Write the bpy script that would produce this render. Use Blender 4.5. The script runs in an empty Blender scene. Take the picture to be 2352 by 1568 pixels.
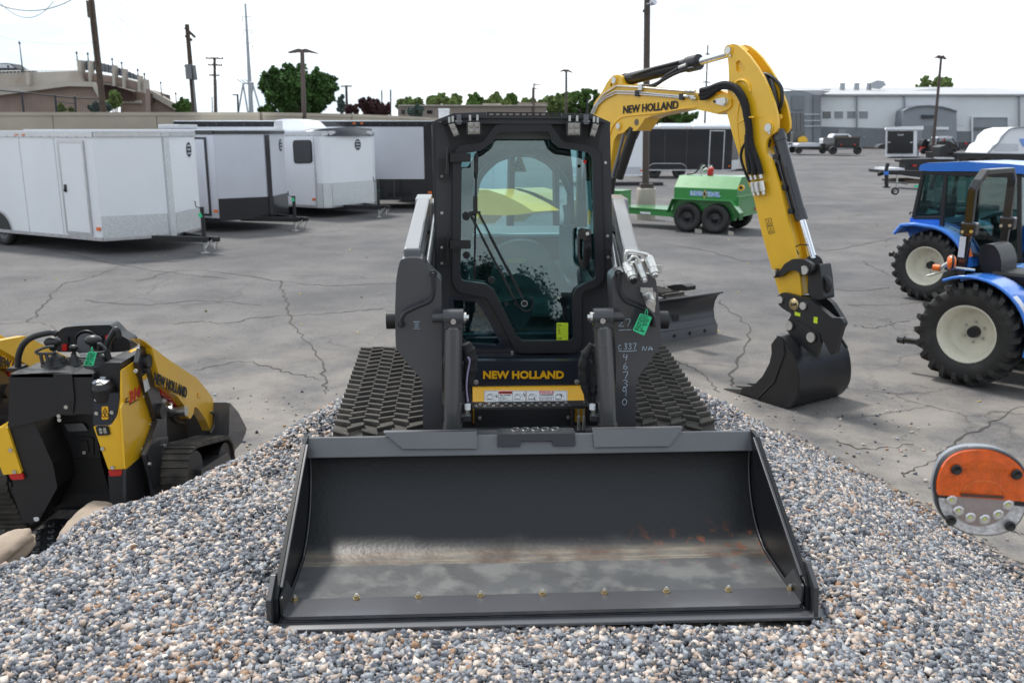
import bpy, bmesh, math, random
import numpy as np
from mathutils import Vector, Matrix
from mathutils.geometry import tessellate_polygon
random.seed(7); RNG = np.random.default_rng(7)
S = bpy.context.scene
COL = S.collection
PI = math.pi
# ---------------------------------------------------------------- camera
CZ = 1.85; PITCH = math.radians(13.2); FD = 2067.2
cam_d = bpy.data.cameras.new('camera'); cam = bpy.data.objects.new('camera', cam_d); COL.objects.link(cam)
cam.location = (0, 0, CZ); cam.rotation_euler = (PI/2 - PITCH, 0, 0)
cam_d.sensor_width = 36; cam_d.lens = 3600/4096*36; cam_d.clip_end = 3000; cam_d.clip_start = .05
cam_d.dof.use_dof = True; cam_d.dof.focus_distance = 4.6; cam_d.dof.aperture_fstop = 4.0
S.camera = cam
# ---------------------------------------------------------------- world and sun
SUN_EL, SUN_AZ = math.radians(58), math.radians(-35)      # azimuth from +Y towards +X
W = bpy.data.worlds.new('World'); S.world = W; W.use_nodes = True
nt = W.node_tree; nt.nodes.clear()
def NN(t, **k):
    n = nt.nodes.new(t)
    for a, b in k.items(): setattr(n, a, b)
    return n
o_ = NN('ShaderNodeOutputWorld'); bg = NN('ShaderNodeBackground'); sky = NN('ShaderNodeTexSky')
sky.sky_type = 'NISHITA'; sky.sun_disc = False; sky.sun_elevation = SUN_EL; sky.sun_rotation = SUN_AZ
sky.air_density = 1.0; sky.dust_density = 2.0; sky.ozone_density = 1.0
tc = NN('ShaderNodeTexCoord'); mp = NN('ShaderNodeMapping'); mp.inputs['Scale'].default_value = (1, 1, 2.6)
nz = NN('ShaderNodeTexNoise'); nz.inputs['Scale'].default_value = 2.6; nz.inputs['Detail'].default_value = 7; nz.inputs['Roughness'].default_value = .55
rp = NN('ShaderNodeValToRGB'); rp.color_ramp.elements[0].position = .38; rp.color_ramp.elements[1].position = .56
rp.color_ramp.elements[0].color = (.12, .12, .12, 1)
nz2 = NN('ShaderNodeTexNoise'); nz2.inputs['Scale'].default_value = 5; nz2.inputs['Detail'].default_value = 5
rp2 = NN('ShaderNodeValToRGB'); rp2.color_ramp.elements[0].position = .3; rp2.color_ramp.elements[1].position = .7
rp2.color_ramp.elements[0].color = (7.1, 8.4, 9.3, 1); rp2.color_ramp.elements[1].color = (12.6, 12.9, 13.2, 1)
mx = NN('ShaderNodeMix', data_type='RGBA')
L = nt.links.new
L(tc.outputs['Generated'], mp.inputs[0]); L(mp.outputs[0], nz.inputs[0]); L(mp.outputs[0], nz2.inputs[0])
L(nz.outputs['Fac'], rp.inputs[0]); L(nz2.outputs['Fac'], rp2.inputs[0])
sxyz = NN('ShaderNodeSeparateXYZ'); L(tc.outputs['Generated'], sxyz.inputs[0])
fm = NN('ShaderNodeMapRange'); fm.inputs[1].default_value = -.1; fm.inputs[2].default_value = .3; L(sxyz.outputs['Y'], fm.inputs[0])   # cloud cover is closed ahead, broken behind us
fx = NN('ShaderNodeMath', operation='MAXIMUM'); L(fm.outputs[0], fx.inputs[0]); L(rp.outputs[0], fx.inputs[1]); L(fx.outputs[0], mx.inputs['Factor']); L(sky.outputs[0], mx.inputs['A']); L(rp2.outputs[0], mx.inputs['B'])
L(mx.outputs['Result'], bg.inputs[0]); bg.inputs[1].default_value = .1; L(bg.outputs[0], o_.inputs[0])
sd = bpy.data.lights.new('sun', 'SUN'); sd.energy = 2.9; sd.angle = math.radians(7); sd.color = (1, .96, .9)
so = bpy.data.objects.new('sun', sd); COL.objects.link(so)
sdir = Vector((math.sin(SUN_AZ)*math.cos(SUN_EL), math.cos(SUN_AZ)*math.cos(SUN_EL), math.sin(SUN_EL)))
so.rotation_euler = sdir.to_track_quat('Z', 'Y').to_euler(); so.location = (0, 0, 30)
S.view_settings.view_transform = 'Standard'; S.view_settings.look = 'None'; S.view_settings.gamma = 1
S.view_settings.exposure = 0.31
S.cycles.max_bounces = 8; S.cycles.transparent_max_bounces = 16
S.cycles.caustics_reflective = False; S.cycles.caustics_refractive = False
# ---------------------------------------------------------------- rays
cp, sp = math.cos(PITCH), math.sin(PITCH)
def ray(u, v):
    a = (u - 1176)/FD; b = (784 - v)/FD
    return Vector((a, cp + b*sp, -sp + b*cp))
C0 = Vector((0, 0, CZ))
class Fr:                                   # a local frame: measures where a sight line meets a plane of the thing
    def __init__(s, loc=(0, 0, 0), rz=0):
        s.o = Vector(loc); s.M = Matrix.Translation(s.o) @ Matrix.Rotation(rz, 4, 'Z'); s.I = s.M.inverted()
    def _r(s, q):
        d = ray(*q); return s.I @ C0, (s.I.to_3x3() @ d)
    def _i(s, q, k, val):
        c, d = s._r(q); t = (val - c[k])/d[k]; return c + d*t
    def x(s, q, val): return s._i(q, 0, val)
    def y(s, q, val): return s._i(q, 1, val)
    def z(s, q, val): return s._i(q, 2, val)
    def Y(s, K, pts, val): return [s.y(K(*p), val) for p in pts]
WF = Fr()
def crop(ox, oy, sc):
    return lambda x, y: ((ox + x/sc)/1.7415, (oy + y/sc)/1.7415)
K1 = crop(0, 0, 2.24); K2 = crop(1000, 200, 2.24); K3 = crop(2000, 0, 2.194); K4 = crop(3072, 200, 2.24)
K5 = crop(3400, 600, 1.5675); K6 = crop(0, 1240, 1.568); K7 = crop(1300, 400, 1.12); K8 = crop(1000, 1600, .98)
E1 = crop(2300, 400, 1.2058); E2 = crop(2440, 600, 3.5636); E3 = crop(3650, 1700, 2.6143); E4 = crop(0, 450, 1.96)
E5 = crop(1750, 700, 1.96); E6 = crop(1750, 1350, 2.352); E7 = crop(3450, 480, 3.641); E8 = crop(2800, 100, 2.614)
KD = lambda x, y: (x, y)
# ---------------------------------------------------------------- materials
def mat(name, col, rough=.5, metal=0, var=.12, vs=3.0, bump=0, bs=60, coat=0, col2=None, c2lo=.45, c2hi=.7, c2s=4, spec=.5, alpha_dirt=0):
    m = bpy.data.materials.new(name); m.use_nodes = True
    t = m.node_tree; n = t.nodes; l = t.links; b = n['Principled BSDF']
    b.inputs['Roughness'].default_value = rough; b.inputs['Metallic'].default_value = metal
    b.inputs['Specular IOR Level'].default_value = spec
    if coat: b.inputs['Coat Weight'].default_value = coat; b.inputs['Coat Roughness'].default_value = .08
    g = n.new('ShaderNodeNewGeometry'); no = n.new('ShaderNodeTexNoise'); no.inputs['Scale'].default_value = vs
    no.inputs['Detail'].default_value = 6; no.inputs['Roughness'].default_value = .6
    l.new(g.outputs['Position'], no.inputs['Vector'])
    r = n.new('ShaderNodeValToRGB'); e = r.color_ramp.elements
    e[0].position = .3; e[1].position = .7
    e[0].color = tuple(max(0, c*(1 - var)) for c in col) + (1,); e[1].color = tuple(min(1, c*(1 + var)) for c in col) + (1,)
    l.new(no.outputs['Fac'], r.inputs[0]); out = r.outputs[0]
    if col2:
        n2 = n.new('ShaderNodeTexNoise'); n2.inputs['Scale'].default_value = c2s; n2.inputs['Detail'].default_value = 8
        l.new(g.outputs['Position'], n2.inputs['Vector'])
        mr = n.new('ShaderNodeMapRange'); mr.inputs[1].default_value = c2lo; mr.inputs[2].default_value = c2hi
        l.new(n2.outputs['Fac'], mr.inputs[0])
        mm = n.new('ShaderNodeMix'); mm.data_type = 'RGBA'; l.new(mr.outputs[0], mm.inputs['Factor'])
        l.new(out, mm.inputs['A']); mm.inputs['B'].default_value = tuple(col2) + (1,); out = mm.outputs['Result']
    l.new(out, b.inputs['Base Color'])
    rr = n.new('ShaderNodeMapRange'); rr.inputs[3].default_value = max(.02, rough*.85); rr.inputs[4].default_value = min(1, rough*1.18)
    l.new(no.outputs['Fac'], rr.inputs[0]); l.new(rr.outputs[0], b.inputs['Roughness'])
    if bump:
        bn = n.new('ShaderNodeTexNoise'); bn.inputs['Scale'].default_value = bs; bn.inputs['Detail'].default_value = 3
        l.new(g.outputs['Position'], bn.inputs['Vector'])
        bu = n.new('ShaderNodeBump'); bu.inputs['Strength'].default_value = bump; bu.inputs['Distance'].default_value = .01
        l.new(bn.outputs['Fac'], bu.inputs['Height']); l.new(bu.outputs[0], b.inputs['Normal'])
    return m
def glassmat(name, tint, refl=.12, rough=.0):
    m = bpy.data.materials.new(name); m.use_nodes = True; t = m.node_tree; n = t.nodes; l = t.links
    n.remove(n['Principled BSDF']); out = n['Material Output']
    tr = n.new('ShaderNodeBsdfTransparent'); tr.inputs[0].default_value = tuple(tint) + (1,)
    gl = n.new('ShaderNodeBsdfGlossy'); gl.inputs['Roughness'].default_value = rough
    fr = n.new('ShaderNodeLayerWeight'); fr.inputs[0].default_value = .35
    ma = n.new('ShaderNodeMath'); ma.operation = 'MULTIPLY_ADD'; ma.inputs[1].default_value = .6; ma.inputs[2].default_value = refl
    ma.use_clamp = True
    mi = n.new('ShaderNodeMixShader'); l.new(fr.outputs['Fresnel'], ma.inputs[0]); l.new(ma.outputs[0], mi.inputs[0])
    l.new(tr.outputs[0], mi.inputs[1]); l.new(gl.outputs[0], mi.inputs[2]); l.new(mi.outputs[0], out.inputs[0])
    return m
D = {}
D['charcoal'] = mat('charcoal_paint', (.046, .047, .053), .33, .25, .06, coat=.25, bump=.03, bs=400)
D['armgrey'] = mat('slate_grey_paint', (.080, .081, .090), .30, .2, .07, coat=.35, bump=.03, bs=400)
D['lipgrey'] = mat('worn_grey_paint', (.115, .117, .127), .34, .2, .08, coat=.2, bump=.04, bs=90)
D['charcoal2'] = mat('charcoal_matte', (.020, .021, .025), .45, .1, .1, bump=.03, bs=300)
D['black'] = mat('black_plastic', (.014, .014, .016), .42, 0, .15, bump=.03, bs=300)
D['blackgloss'] = mat('black_gloss', (.012, .012, .014), .14, 0, .1, coat=.6)
D['blackmetal'] = mat('black_metal', (.018, .018, .02), .38, .1, .15)
D['rubber'] = mat('rubber', (.052, .047, .042), .72, 0, .25, vs=14, bump=.25, bs=90, col2=(.12, .105, .088), c2lo=.5, c2hi=.85, c2s=7)
D['tyre'] = mat('tyre_rubber', (.02, .0195, .019), .62, 0, .2, vs=9, bump=.1, bs=80, col2=(.06, .053, .046), c2lo=.55, c2hi=.85, c2s=6)
D['yellow'] = mat('yellow_paint', (.86, .50, .018), .3, 0, .05, coat=.35, col2=(.72, .42, .03), c2lo=.62, c2hi=.9, c2s=3)
D['yellowdeep'] = mat('amber_paint', (.84, .44, .008), .35, 0, .05, coat=.3)
D['navy'] = mat('dark_blue_grey', (.018, .023, .036), .33, .1, .06, coat=.3)
D['chrome'] = mat('chrome', (.8, .82, .85), .12, 1, .05)
D['zinc'] = mat('zinc', (.62, .62, .6), .32, .9, .12, vs=20)
D['brass'] = mat('zinc_yellow', (.55, .43, .24), .35, .9, .2, vs=30)
D['grey'] = mat('grey_paint', (.16, .165, .18), .32, .3, .06, coat=.3)
D['steel'] = mat('worn_steel', (.09, .09, .088), .36, .5, .25, vs=5, bump=.06, bs=40, col2=(.2, .185, .16), c2lo=.5, c2hi=.8, c2s=3)
D['white'] = mat('white_paint', (.84, .86, .9), .35, 0, .03, coat=.3, vs=.8, bump=.5, bs=1.6)
D['silver'] = mat('silver_panel', (.58, .60, .66), .3, .25, .05, coat=.3, vs=.7, bump=.6, bs=1.5)
D['alu'] = mat('aluminium', (.6, .61, .63), .3, .85, .1, vs=8)
D['green'] = mat('green_paint', (.028, .23, .045), .28, 0, .06, coat=.5)
D['blue'] = mat('blue_paint', (.03, .19, .70), .22, 0, .06, coat=.7)
D['cream'] = mat('cream_paint', (.72, .69, .58), .4, 0, .07, vs=5, col2=(.5, .46, .33), c2lo=.62, c2hi=.85, c2s=8)
D['red'] = mat('red_plastic', (.55, .012, .01), .25, 0, .05, coat=.4)
D['orange'] = mat('orange_plastic', (.85, .16, .01), .25, 0, .08, coat=.5)
D['fabric'] = mat('black_fabric', (.013, .013, .015), .85, 0, .2, vs=30, bump=.6, bs=45)
D['lav'] = mat('lavender_stripe', (.3, .26, .4), .8, 0, .2, vs=60)
D['tagg'] = mat('green_tag', (.04, .62, .28), .5, 0, .05)
D['tagy'] = mat('yellow_sticker', (.62, .8, .03), .5, 0, .03)
D['paper'] = mat('white_label', (.72, .73, .75), .5, 0, .02)
D['ink'] = mat('black_ink', (.012, .012, .015), .6, 0, .02)
D['inkgrey'] = mat('grey_ink', (.2, .2, .22), .6, 0, .02)
D['decor'] = mat('red_label', (.62, .035, .03), .5, 0, .02)
D['decoo'] = mat('orange_label', (.75, .15, .06), .5, 0, .02)
D['chalk'] = mat('chalk', (.5, .62, .74), .9, 0, .2, vs=60)
D['wood'] = mat('weathered_wood', (.10, .075, .055), .85, 0, .3, vs=10, bump=.4, bs=30)
D['woodpole'] = mat('pole_wood', (.075, .055, .042), .9, 0, .3, vs=6, bump=.4, bs=30)
D['bronze'] = mat('bronze_post', (.085, .062, .055), .5, .3, .1)
D['seat'] = mat('grey_seat', (.17, .19, .19), .75, 0, .15, bump=.2, bs=60)
D['lens'] = mat('lamp_lens', (.34, .32, .29), .12, .2, .2, vs=60, coat=1, bump=.4, bs=200)
D['glass'] = glassmat('cab_glass', (.62, .86, .87), .06)
D['glassd'] = glassmat('tinted_glass', (.55, .72, .72), .16)
D['darkglass'] = mat('dark_window', (.012, .013, .015), .06, 0, .05, coat=1)
D['concrete'] = mat('concrete', (.42, .37, .30), .9, 0, .1, vs=.6, bump=.15, bs=25, col2=(.33, .29, .235), c2lo=.5, c2hi=.8, c2s=.5)
# ---------------------------------------------------------------- mesh builder
def roundp(pts, r, n=4):
    pts = [Vector(p) for p in pts]; N = len(pts); out = []
    for i in range(N):
        p, a, b = pts[i], pts[i-1], pts[(i+1) % N]
        da, db = a - p, b - p; rr = min(r, da.length*.45, db.length*.45)
        if rr < 1e-5: out.append(p); continue
        A = p + da.normalized()*rr; Bq = p + db.normalized()*rr
        for k in range(n + 1):
            t = k/n; out.append(A*(1-t)**2 + p*2*t*(1-t) + Bq*t*t)
    return out
def catmull(pts, n=6, closed=False):
    P = [Vector(p) for p in pts]
    if closed: Q = [P[-1]] + P + [P[0], P[1]]
    else: Q = [P[0]*2 - P[1]] + P + [P[-1]*2 - P[-2]]
    out = []
    for i in range(1, len(Q) - 2):
        for k in range(n):
            t = k/n; a, b, c, d = Q[i-1], Q[i], Q[i+1], Q[i+2]
            out.append(.5*((2*b) + (c-a)*t + (2*a-5*b+4*c-d)*t*t + (3*b-a-3*c+d)*t**3))
    if not closed: out.append(P[-1])
    return out
def perp(d):
    d = d.normalized(); a = Vector((0, 0, 1)) if abs(d.z) < .9 else Vector((1, 0, 0))
    u = d.cross(a).normalized(); return u, d.cross(u).normalized()
class MB:
    def __init__(s): s.v = []; s.f = []; s.m = []; s.s = []
    def add(s, v, f, mi=0, sm=False):
        o = len(s.v); s.v += [tuple(q) for q in v]; s.f += [tuple(i + o for i in q) for q in f]
        s.m += [mi]*len(f); s.s += [sm]*len(f); return s
    def bx(s, x0, x1, y0, y1, z0, z1, mi=0, R=None, c=None):
        v = [Vector((x, y, z)) for z in (z0, z1) for y in (y0, y1) for x in (x0, x1)]
        if R is not None:
            c = Vector(c) if c is not None else Vector(((x0+x1)/2, (y0+y1)/2, (z0+z1)/2)); v = [R @ (q - c) + c for q in v]
        return s.add(v, [(0, 2, 3, 1), (4, 5, 7, 6), (0, 1, 5, 4), (2, 6, 7, 3), (0, 4, 6, 2), (1, 3, 7, 5)], mi)
    def box(s, c, z, mi=0, R=None):
        return s.bx(c[0]-z[0]/2, c[0]+z[0]/2, c[1]-z[1]/2, c[1]+z[1]/2, c[2]-z[2]/2, c[2]+z[2]/2, mi, R)
    def beam(s, p0, p1, w, h, mi=0, up=(0, 0, 1)):
        p0, p1 = Vector(p0), Vector(p1); d = (p1 - p0).normalized(); u = Vector(up)
        sd_ = d.cross(u).normalized() if abs(d.dot(u)) < .99 else perp(d)[0]; u2 = sd_.cross(d)
        v = [p + sd_*a*w/2 + u2*b*h/2 for p in (p0, p1) for a, b in ((-1, -1), (1, -1), (1, 1), (-1, 1))]
        return s.add(v, [(0, 3, 2, 1), (4, 5, 6, 7), (0, 1, 5, 4), (1, 2, 6, 5), (2, 3, 7, 6), (3, 0, 4, 7)], mi)
    def prism(s, pts, vec, mi=0, holes=(), sm=False):
        vec = Vector(vec); loops = [[Vector(p) for p in pts]] + [[Vector(p) for p in h] for h in holes]
        tri = tessellate_polygon(loops); flat = [p for l_ in loops for p in l_]; n = len(flat)
        s.add(flat, [tuple(t) for t in tri], mi); s.add([p + vec for p in flat], [tuple(reversed(t)) for t in tri], mi)
        for l_ in loops:
            k = len(l_); v = l_ + [p + vec for p in l_]
            s.add(v, [(i, (i+1) % k, k + (i+1) % k, k + i) for i in range(k)], mi, sm)
        return s
    def cyl(s, p0, p1, r, r1=None, n=16, mi=0, caps=True, sm=True):
        p0, p1 = Vector(p0), Vector(p1); r1 = r if r1 is None else r1; u, w = perp(p1 - p0)
        a = [p0 + (u*math.cos(2*PI*i/n) + w*math.sin(2*PI*i/n))*r for i in range(n)]
        b = [p1 + (u*math.cos(2*PI*i/n) + w*math.sin(2*PI*i/n))*r1 for i in range(n)]
        s.add(a + b, [(i, (i+1) % n, n + (i+1) % n, n + i) for i in range(n)], mi, sm)
        if caps: s.add(a, [tuple(reversed(range(n)))], mi); s.add(b, [tuple(range(n))], mi)
        return s
    def tube(s, path, r, n=8, mi=0, rf=None, flat=1.0):
        P = [Vector(p) for p in path]; m = len(P); V = []; u = None
        for i, p in enumerate(P):
            d = (P[min(i+1, m-1)] - P[max(i-1, 0)]).normalized()
            if u is None: u, w = perp(d)
            else: u = (u - d*u.dot(d)).normalized(); w = d.cross(u)
            rr = r*(rf(i/(m-1)) if rf else 1)
            V += [p + (u*math.cos(2*PI*k/n) + w*math.sin(2*PI*k/n)*flat)*rr for k in range(n)]
        s.add(V, [(i*n + k, i*n + (k+1) % n, (i+1)*n + (k+1) % n, (i+1)*n + k) for i in range(m-1) for k in range(n)], mi, True)
        s.add(V[:n], [tuple(reversed(range(n)))], mi); s.add(V[-n:], [tuple(range(n))], mi); return s
    def lathe(s, c, ax, prof, n=24, mi=0, sm=True, a0=0, a1=2*PI):
        c = Vector(c); ax = Vector(ax).normalized(); u, w = perp(ax); m = len(prof); full = abs(a1 - a0 - 2*PI) < 1e-6
        k = n if full else n + 1; V = []
        for r, h in prof:
            V += [c + ax*h + (u*math.cos(a0 + (a1-a0)*i/n) + w*math.sin(a0 + (a1-a0)*i/n))*r for i in range(k)]
        F = [(j*k + i, j*k + (i+1) % k, (j+1)*k + (i+1) % k, (j+1)*k + i) for j in range(m-1) for i in range(k if full else k-1)]
        return s.add(V, F, mi, sm)
    def sph(s, c, r, n=12, m=8, mi=0):
        r = (r, r, r) if isinstance(r, (int, float)) else r; c = Vector(c); V = []
        for j in range(m+1):
            th = PI*j/m
            V += [c + Vector((r[0]*math.sin(th)*math.cos(2*PI*i/n), r[1]*math.sin(th)*math.sin(2*PI*i/n), r[2]*math.cos(th))) for i in range(n)]
        return s.add(V, [(j*n + i, j*n + (i+1) % n, (j+1)*n + (i+1) % n, (j+1)*n + i) for j in range(m) for i in range(n)], mi, True)
    def loft(s, A, Bp, mi=0, closed=False, sm=False):
        k = len(A); rng = range(k if closed else k-1)
        return s.add(list(A) + list(Bp), [(i, (i+1) % k, k + (i+1) % k, k + i) for i in rng], mi, sm)
    def sheet(s, pts, vec, th, mi=0, sm=True):
        """a bent plate: polyline pts swept by vec, thickness vectors th per point"""
        pts = [Vector(p) for p in pts]; vec = Vector(vec); q = [p + t for p, t in zip(pts, th)]; k = len(pts)
        for a in (pts, q): s.add(a + [p + vec for p in a], [(i, i+1, k+i+1, k+i) for i in range(k-1)], mi, sm)
        for o in (Vector(), vec):
            s.add([p + o for p in pts] + [p + o for p in q], [(i, i+1, k+i+1, k+i) for i in range(k-1)], mi)
        for i in (0, k-1): s.add([pts[i], q[i], q[i] + vec, pts[i] + vec], [(0, 1, 2, 3)], mi)
        return s
def setp(o, label=None, cat=None, group=None, kind=None):
    if label: o['label'] = label
    if cat: o['category'] = cat
    if group: o['group'] = group
    if kind: o['kind'] = kind
    return o
def mkmesh(mb, name, mats, recalc=True):
    me = bpy.data.meshes.new(name); me.from_pydata(mb.v, [], mb.f)
    for m in (mats if isinstance(mats, (list, tuple)) else [mats]): me.materials.append(D[m] if isinstance(m, str) else m)
    me.polygons.foreach_set('material_index', mb.m); me.polygons.foreach_set('use_smooth', mb.s)
    if recalc:
        b = bmesh.new(); b.from_mesh(me); bmesh.ops.recalc_face_normals(b, faces=b.faces); b.to_mesh(me); b.free()
    me.update(); return me
def part(mb, name, mats, parent=None, bevel=0, label=None, recalc=True, **k):
    o = bpy.data.objects.new(name, mkmesh(mb, name, mats, recalc)); COL.objects.link(o)
    if parent is not None: o.parent = parent
    if bevel:
        b = o.modifiers.new('bevel', 'BEVEL'); b.width = bevel; b.segments = 2; b.limit_method = 'ANGLE'; b.angle_limit = math.radians(35)
    setp(o, label, k.get('cat'), k.get('group'), k.get('kind')); return o
def thing(name, label, cat, loc=(0, 0, 0), rz=0, group=None):
    o = bpy.data.objects.new(name, None); COL.objects.link(o); o.location = loc; o.rotation_euler = (0, 0, rz)
    o.empty_display_size = .2
    return setp(o, label, cat, group)
def copy_tree(o, parent=None):
    c = o.copy(); COL.objects.link(c); c.parent = parent
    for ch in list(o.children): copy_tree(ch, c)
    return c
_tc = {}
def text(body, org, xv, yv, w, h, name, m, parent, depth=.002, bold=.0, shear=0, font_space=1.0):
    """lettering filling a w x h rectangle at org along xv / yv"""
    cu = bpy.data.curves.new('t', 'FONT'); cu.body = body; cu.extrude = .01; cu.offset = bold; cu.shear = shear
    cu.space_character = font_space; cu.resolution_u = 3
    ob = bpy.data.objects.new('t', cu); COL.objects.link(ob); dg = bpy.context.evaluated_depsgraph_get(); dg.update()
    me = bpy.data.meshes.new_from_object(ob.evaluated_get(dg)); bpy.data.objects.remove(ob)
    n = len(me.vertices); a = np.empty(n*3); me.vertices.foreach_get('co', a); a = a.reshape(-1, 3)
    lo, hi = a.min(0), a.max(0)
    fx = (a[:, 0] - lo[0])/(hi[0] - lo[0])*w; fy = (a[:, 1] - lo[1])/max(1e-6, hi[1] - lo[1])*h
    fz = (a[:, 2] - lo[2])/(hi[2] - lo[2])*depth
    xv = Vector(xv).normalized(); yv = Vector(yv).normalized(); zv = xv.cross(yv).normalized()
    R = np.array([xv, yv, zv]); q = np.stack([fx, fy, fz], 1) @ R + np.array(org)
    me.vertices.foreach_set('co', q.ravel()); me.materials.clear(); me.materials.append(D[m] if isinstance(m, str) else m); me.update()
    o = bpy.data.objects.new(name, me); COL.objects.link(o)
    if parent is not None: o.parent = parent
    return o
def textquad(body, a, b, c, name, m, parent, depth=.003, **k):
    """a lower left, b lower right, c upper left"""
    a, b, c = Vector(a), Vector(b), Vector(c); xv = b - a; yv = (c - a); yv = yv - xv.normalized()*yv.dot(xv.normalized())
    return text(body, a, xv, yv, xv.length, yv.length, name, m, parent, depth, **k)
# ================================================================ the ground
LOT = -.75
PA = np.array([(-2.6,-3),(-2.32,3.0),(-2.24,3.5),(-2.0,3.68),(-1.98,4.05),(-1.75,4.35),(-1.45,4.9),(-1.25,5.6),(-1.1,6.1),(1.15,6.2),(1.25,5),(1.3,3),(1.35,-3)])
PB = np.array([(-3.7,-3),(-3.3,3.0),(-2.75,3.95),(-2.55,4.45),(-2.3,4.8),(-2.12,6.0),(-2.12,7.4),(-1.8,8.3),(1.8,8.5),(2.5,7.5),(3.0,6),(3.3,4.5),(3.8,-3)])
def pdist(P, x, y):
    x = np.asarray(x, float); y = np.asarray(y, float); d = np.full(x.shape, 1e9); ins = np.zeros(x.shape, bool); n = len(P)
    for i in range(n):
        ax, ay = P[i]; bx_, by = P[(i+1) % n]; ex, ey = bx_-ax, by-ay
        t = np.clip(((x-ax)*ex + (y-ay)*ey)/(ex*ex+ey*ey), 0, 1); d = np.minimum(d, np.hypot(x-ax-t*ex, y-ay-t*ey))
        c = ((ay > y) != (by > y)) & (x < (bx_-ax)*(y-ay)/((by-ay) if by != ay else 1e-9) + ax); ins ^= c
    return d, ins
def wob(x, y):
    return (.022*np.sin(x*1.7+y*.9+1) + .018*np.sin(x*3.1-y*2.3+.5) + .012*np.sin(x*6.3+y*5.1) + .008*np.sin(11*x-9*y+2))
def gz(x, y):
    dA, iA = pdist(PA, x, y); dB, iB = pdist(PB, x, y)
    t = np.where(iA, 0, np.where(iB, dA/(dA + dB + 1e-9), 1)); s = t*t*(3-2*t)
    z = LOT*s + wob(x, y)*(1 - t); rect = (np.abs(x - .12) < 1.04) & (y > 3.03) & (y < 5.7)
    return np.where(rect, np.minimum(z, -.035), z), t
def g1(x, y): return float(gz(np.array([x]), np.array([y]))[0][0])
def asphalt_mat():
    m = bpy.data.materials.new('asphalt'); m.use_nodes = True; t = m.node_tree; n = t.nodes; l = t.links; b = n['Principled BSDF']
    g = n.new('ShaderNodeNewGeometry'); P = g.outputs['Position']
    def noise(sc, det=6, rgh=.6, vec=P):
        q = n.new('ShaderNodeTexNoise'); q.inputs['Scale'].default_value = sc; q.inputs['Detail'].default_value = det
        q.inputs['Roughness'].default_value = rgh; l.new(vec, q.inputs['Vector']); return q
    def ramp(f, *st):
        r = n.new('ShaderNodeValToRGB'); e = r.color_ramp.elements
        while len(e) < len(st): e.new(.5)
        for i, (p, c) in enumerate(st): e[i].position = p; e[i].color = tuple(c) + (1,) if len(c) == 3 else c
        l.new(f, r.inputs[0]); return r.outputs[0]
    def mixc(fac, A, B_, mode='MIX'):
        q = n.new('ShaderNodeMix'); q.data_type = 'RGBA'; q.blend_type = mode
        for s_, v in (('Factor', fac), ('A', A), ('B', B_)):
            if isinstance(v, (int, float)): q.inputs[s_].default_value = v
            elif isinstance(v, tuple): q.inputs[s_].default_value = v + (1,)
            else: l.new(v, q.inputs[s_])
        return q.outputs['Result']
    big = noise(.16, 4); mid = noise(.9, 6); fine = noise(70, 3, .7)
    base = ramp(big.outputs['Fac'], (.35, (.092, .091, .098)), (.65, (.148, .143, .143)))
    patch = ramp(mid.outputs['Fac'], (.35, (.70, .70, .72)), (.68, (1.15, 1.13, 1.11)))
    c = mixc(1.0, base, patch, 'MULTIPLY')
    c = mixc(1.0, c, ramp(fine.outputs['Fac'], (.3, (.5, .5, .5)), (.7, (1.45, 1.44, 1.42))), 'MULTIPLY')
    # sandy dirt near the gravel bed and in patches
    sx = n.new('ShaderNodeSeparateXYZ'); l.new(P, sx.inputs[0])
    mr = n.new('ShaderNodeMapRange'); mr.inputs[1].default_value = 14; mr.inputs[2].default_value = 7.5; l.new(sx.outputs['Y'], mr.inputs[0])
    dn = noise(1.3, 8, .65); dm = n.new('ShaderNodeMapRange'); dm.inputs[1].default_value = .34; dm.inputs[2].default_value = .60; l.new(dn.outputs['Fac'], dm.inputs[0])
    mu = n.new('ShaderNodeMath'); mu.operation = 'MULTIPLY'; l.new(mr.outputs[0], mu.inputs[0]); l.new(dm.outputs[0], mu.inputs[1])
    mu2 = n.new('ShaderNodeMath'); mu2.operation = 'MULTIPLY'; l.new(mu.outputs[0], mu2.inputs[0]); mu2.inputs[1].default_value = .7
    c = mixc(mu2.outputs[0], c, (.29, .262, .228))
    # crack networks: warped voronoi edges
    wn = noise(1.1, 5, .6); va = n.new('ShaderNodeVectorMath'); va.operation = 'MULTIPLY_ADD'
    l.new(wn.outputs['Color'], va.inputs[0]); va.inputs[1].default_value = (1.1, 1.1, 0); l.new(P, va.inputs[2])
    def crack(sc, w, lo, hi, ms):
        v = n.new('ShaderNodeTexVoronoi'); v.feature = 'DISTANCE_TO_EDGE'; v.inputs['Scale'].default_value = sc
        l.new(va.outputs[0], v.inputs['Vector'])
        r = n.new('ShaderNodeMapRange'); r.inputs[1].default_value = 0; r.inputs[2].default_value = w; r.inputs[3].default_value = 1; r.inputs[4].default_value = 0
        l.new(v.outputs['Distance'], r.inputs[0])
        k = noise(ms, 4); kr = n.new('ShaderNodeMapRange'); kr.inputs[1].default_value = lo; kr.inputs[2].default_value = hi; l.new(k.outputs['Fac'], kr.inputs[0])
        q = n.new('ShaderNodeMath'); q.operation = 'MULTIPLY'; l.new(r.outputs[0], q.inputs[0]); l.new(kr.outputs[0], q.inputs[1]); return q.outputs[0]
    c1 = crack(.34, .010, .44, .58, .25); c2 = crack(1.5, .022, .58, .66, .35)
    mxn = n.new('ShaderNodeMath'); mxn.operation = 'MAXIMUM'; l.new(c1, mxn.inputs[0]); l.new(c2, mxn.inputs[1])
    c = mixc(mxn.outputs[0], c, (.065, .060, .057))
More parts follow.
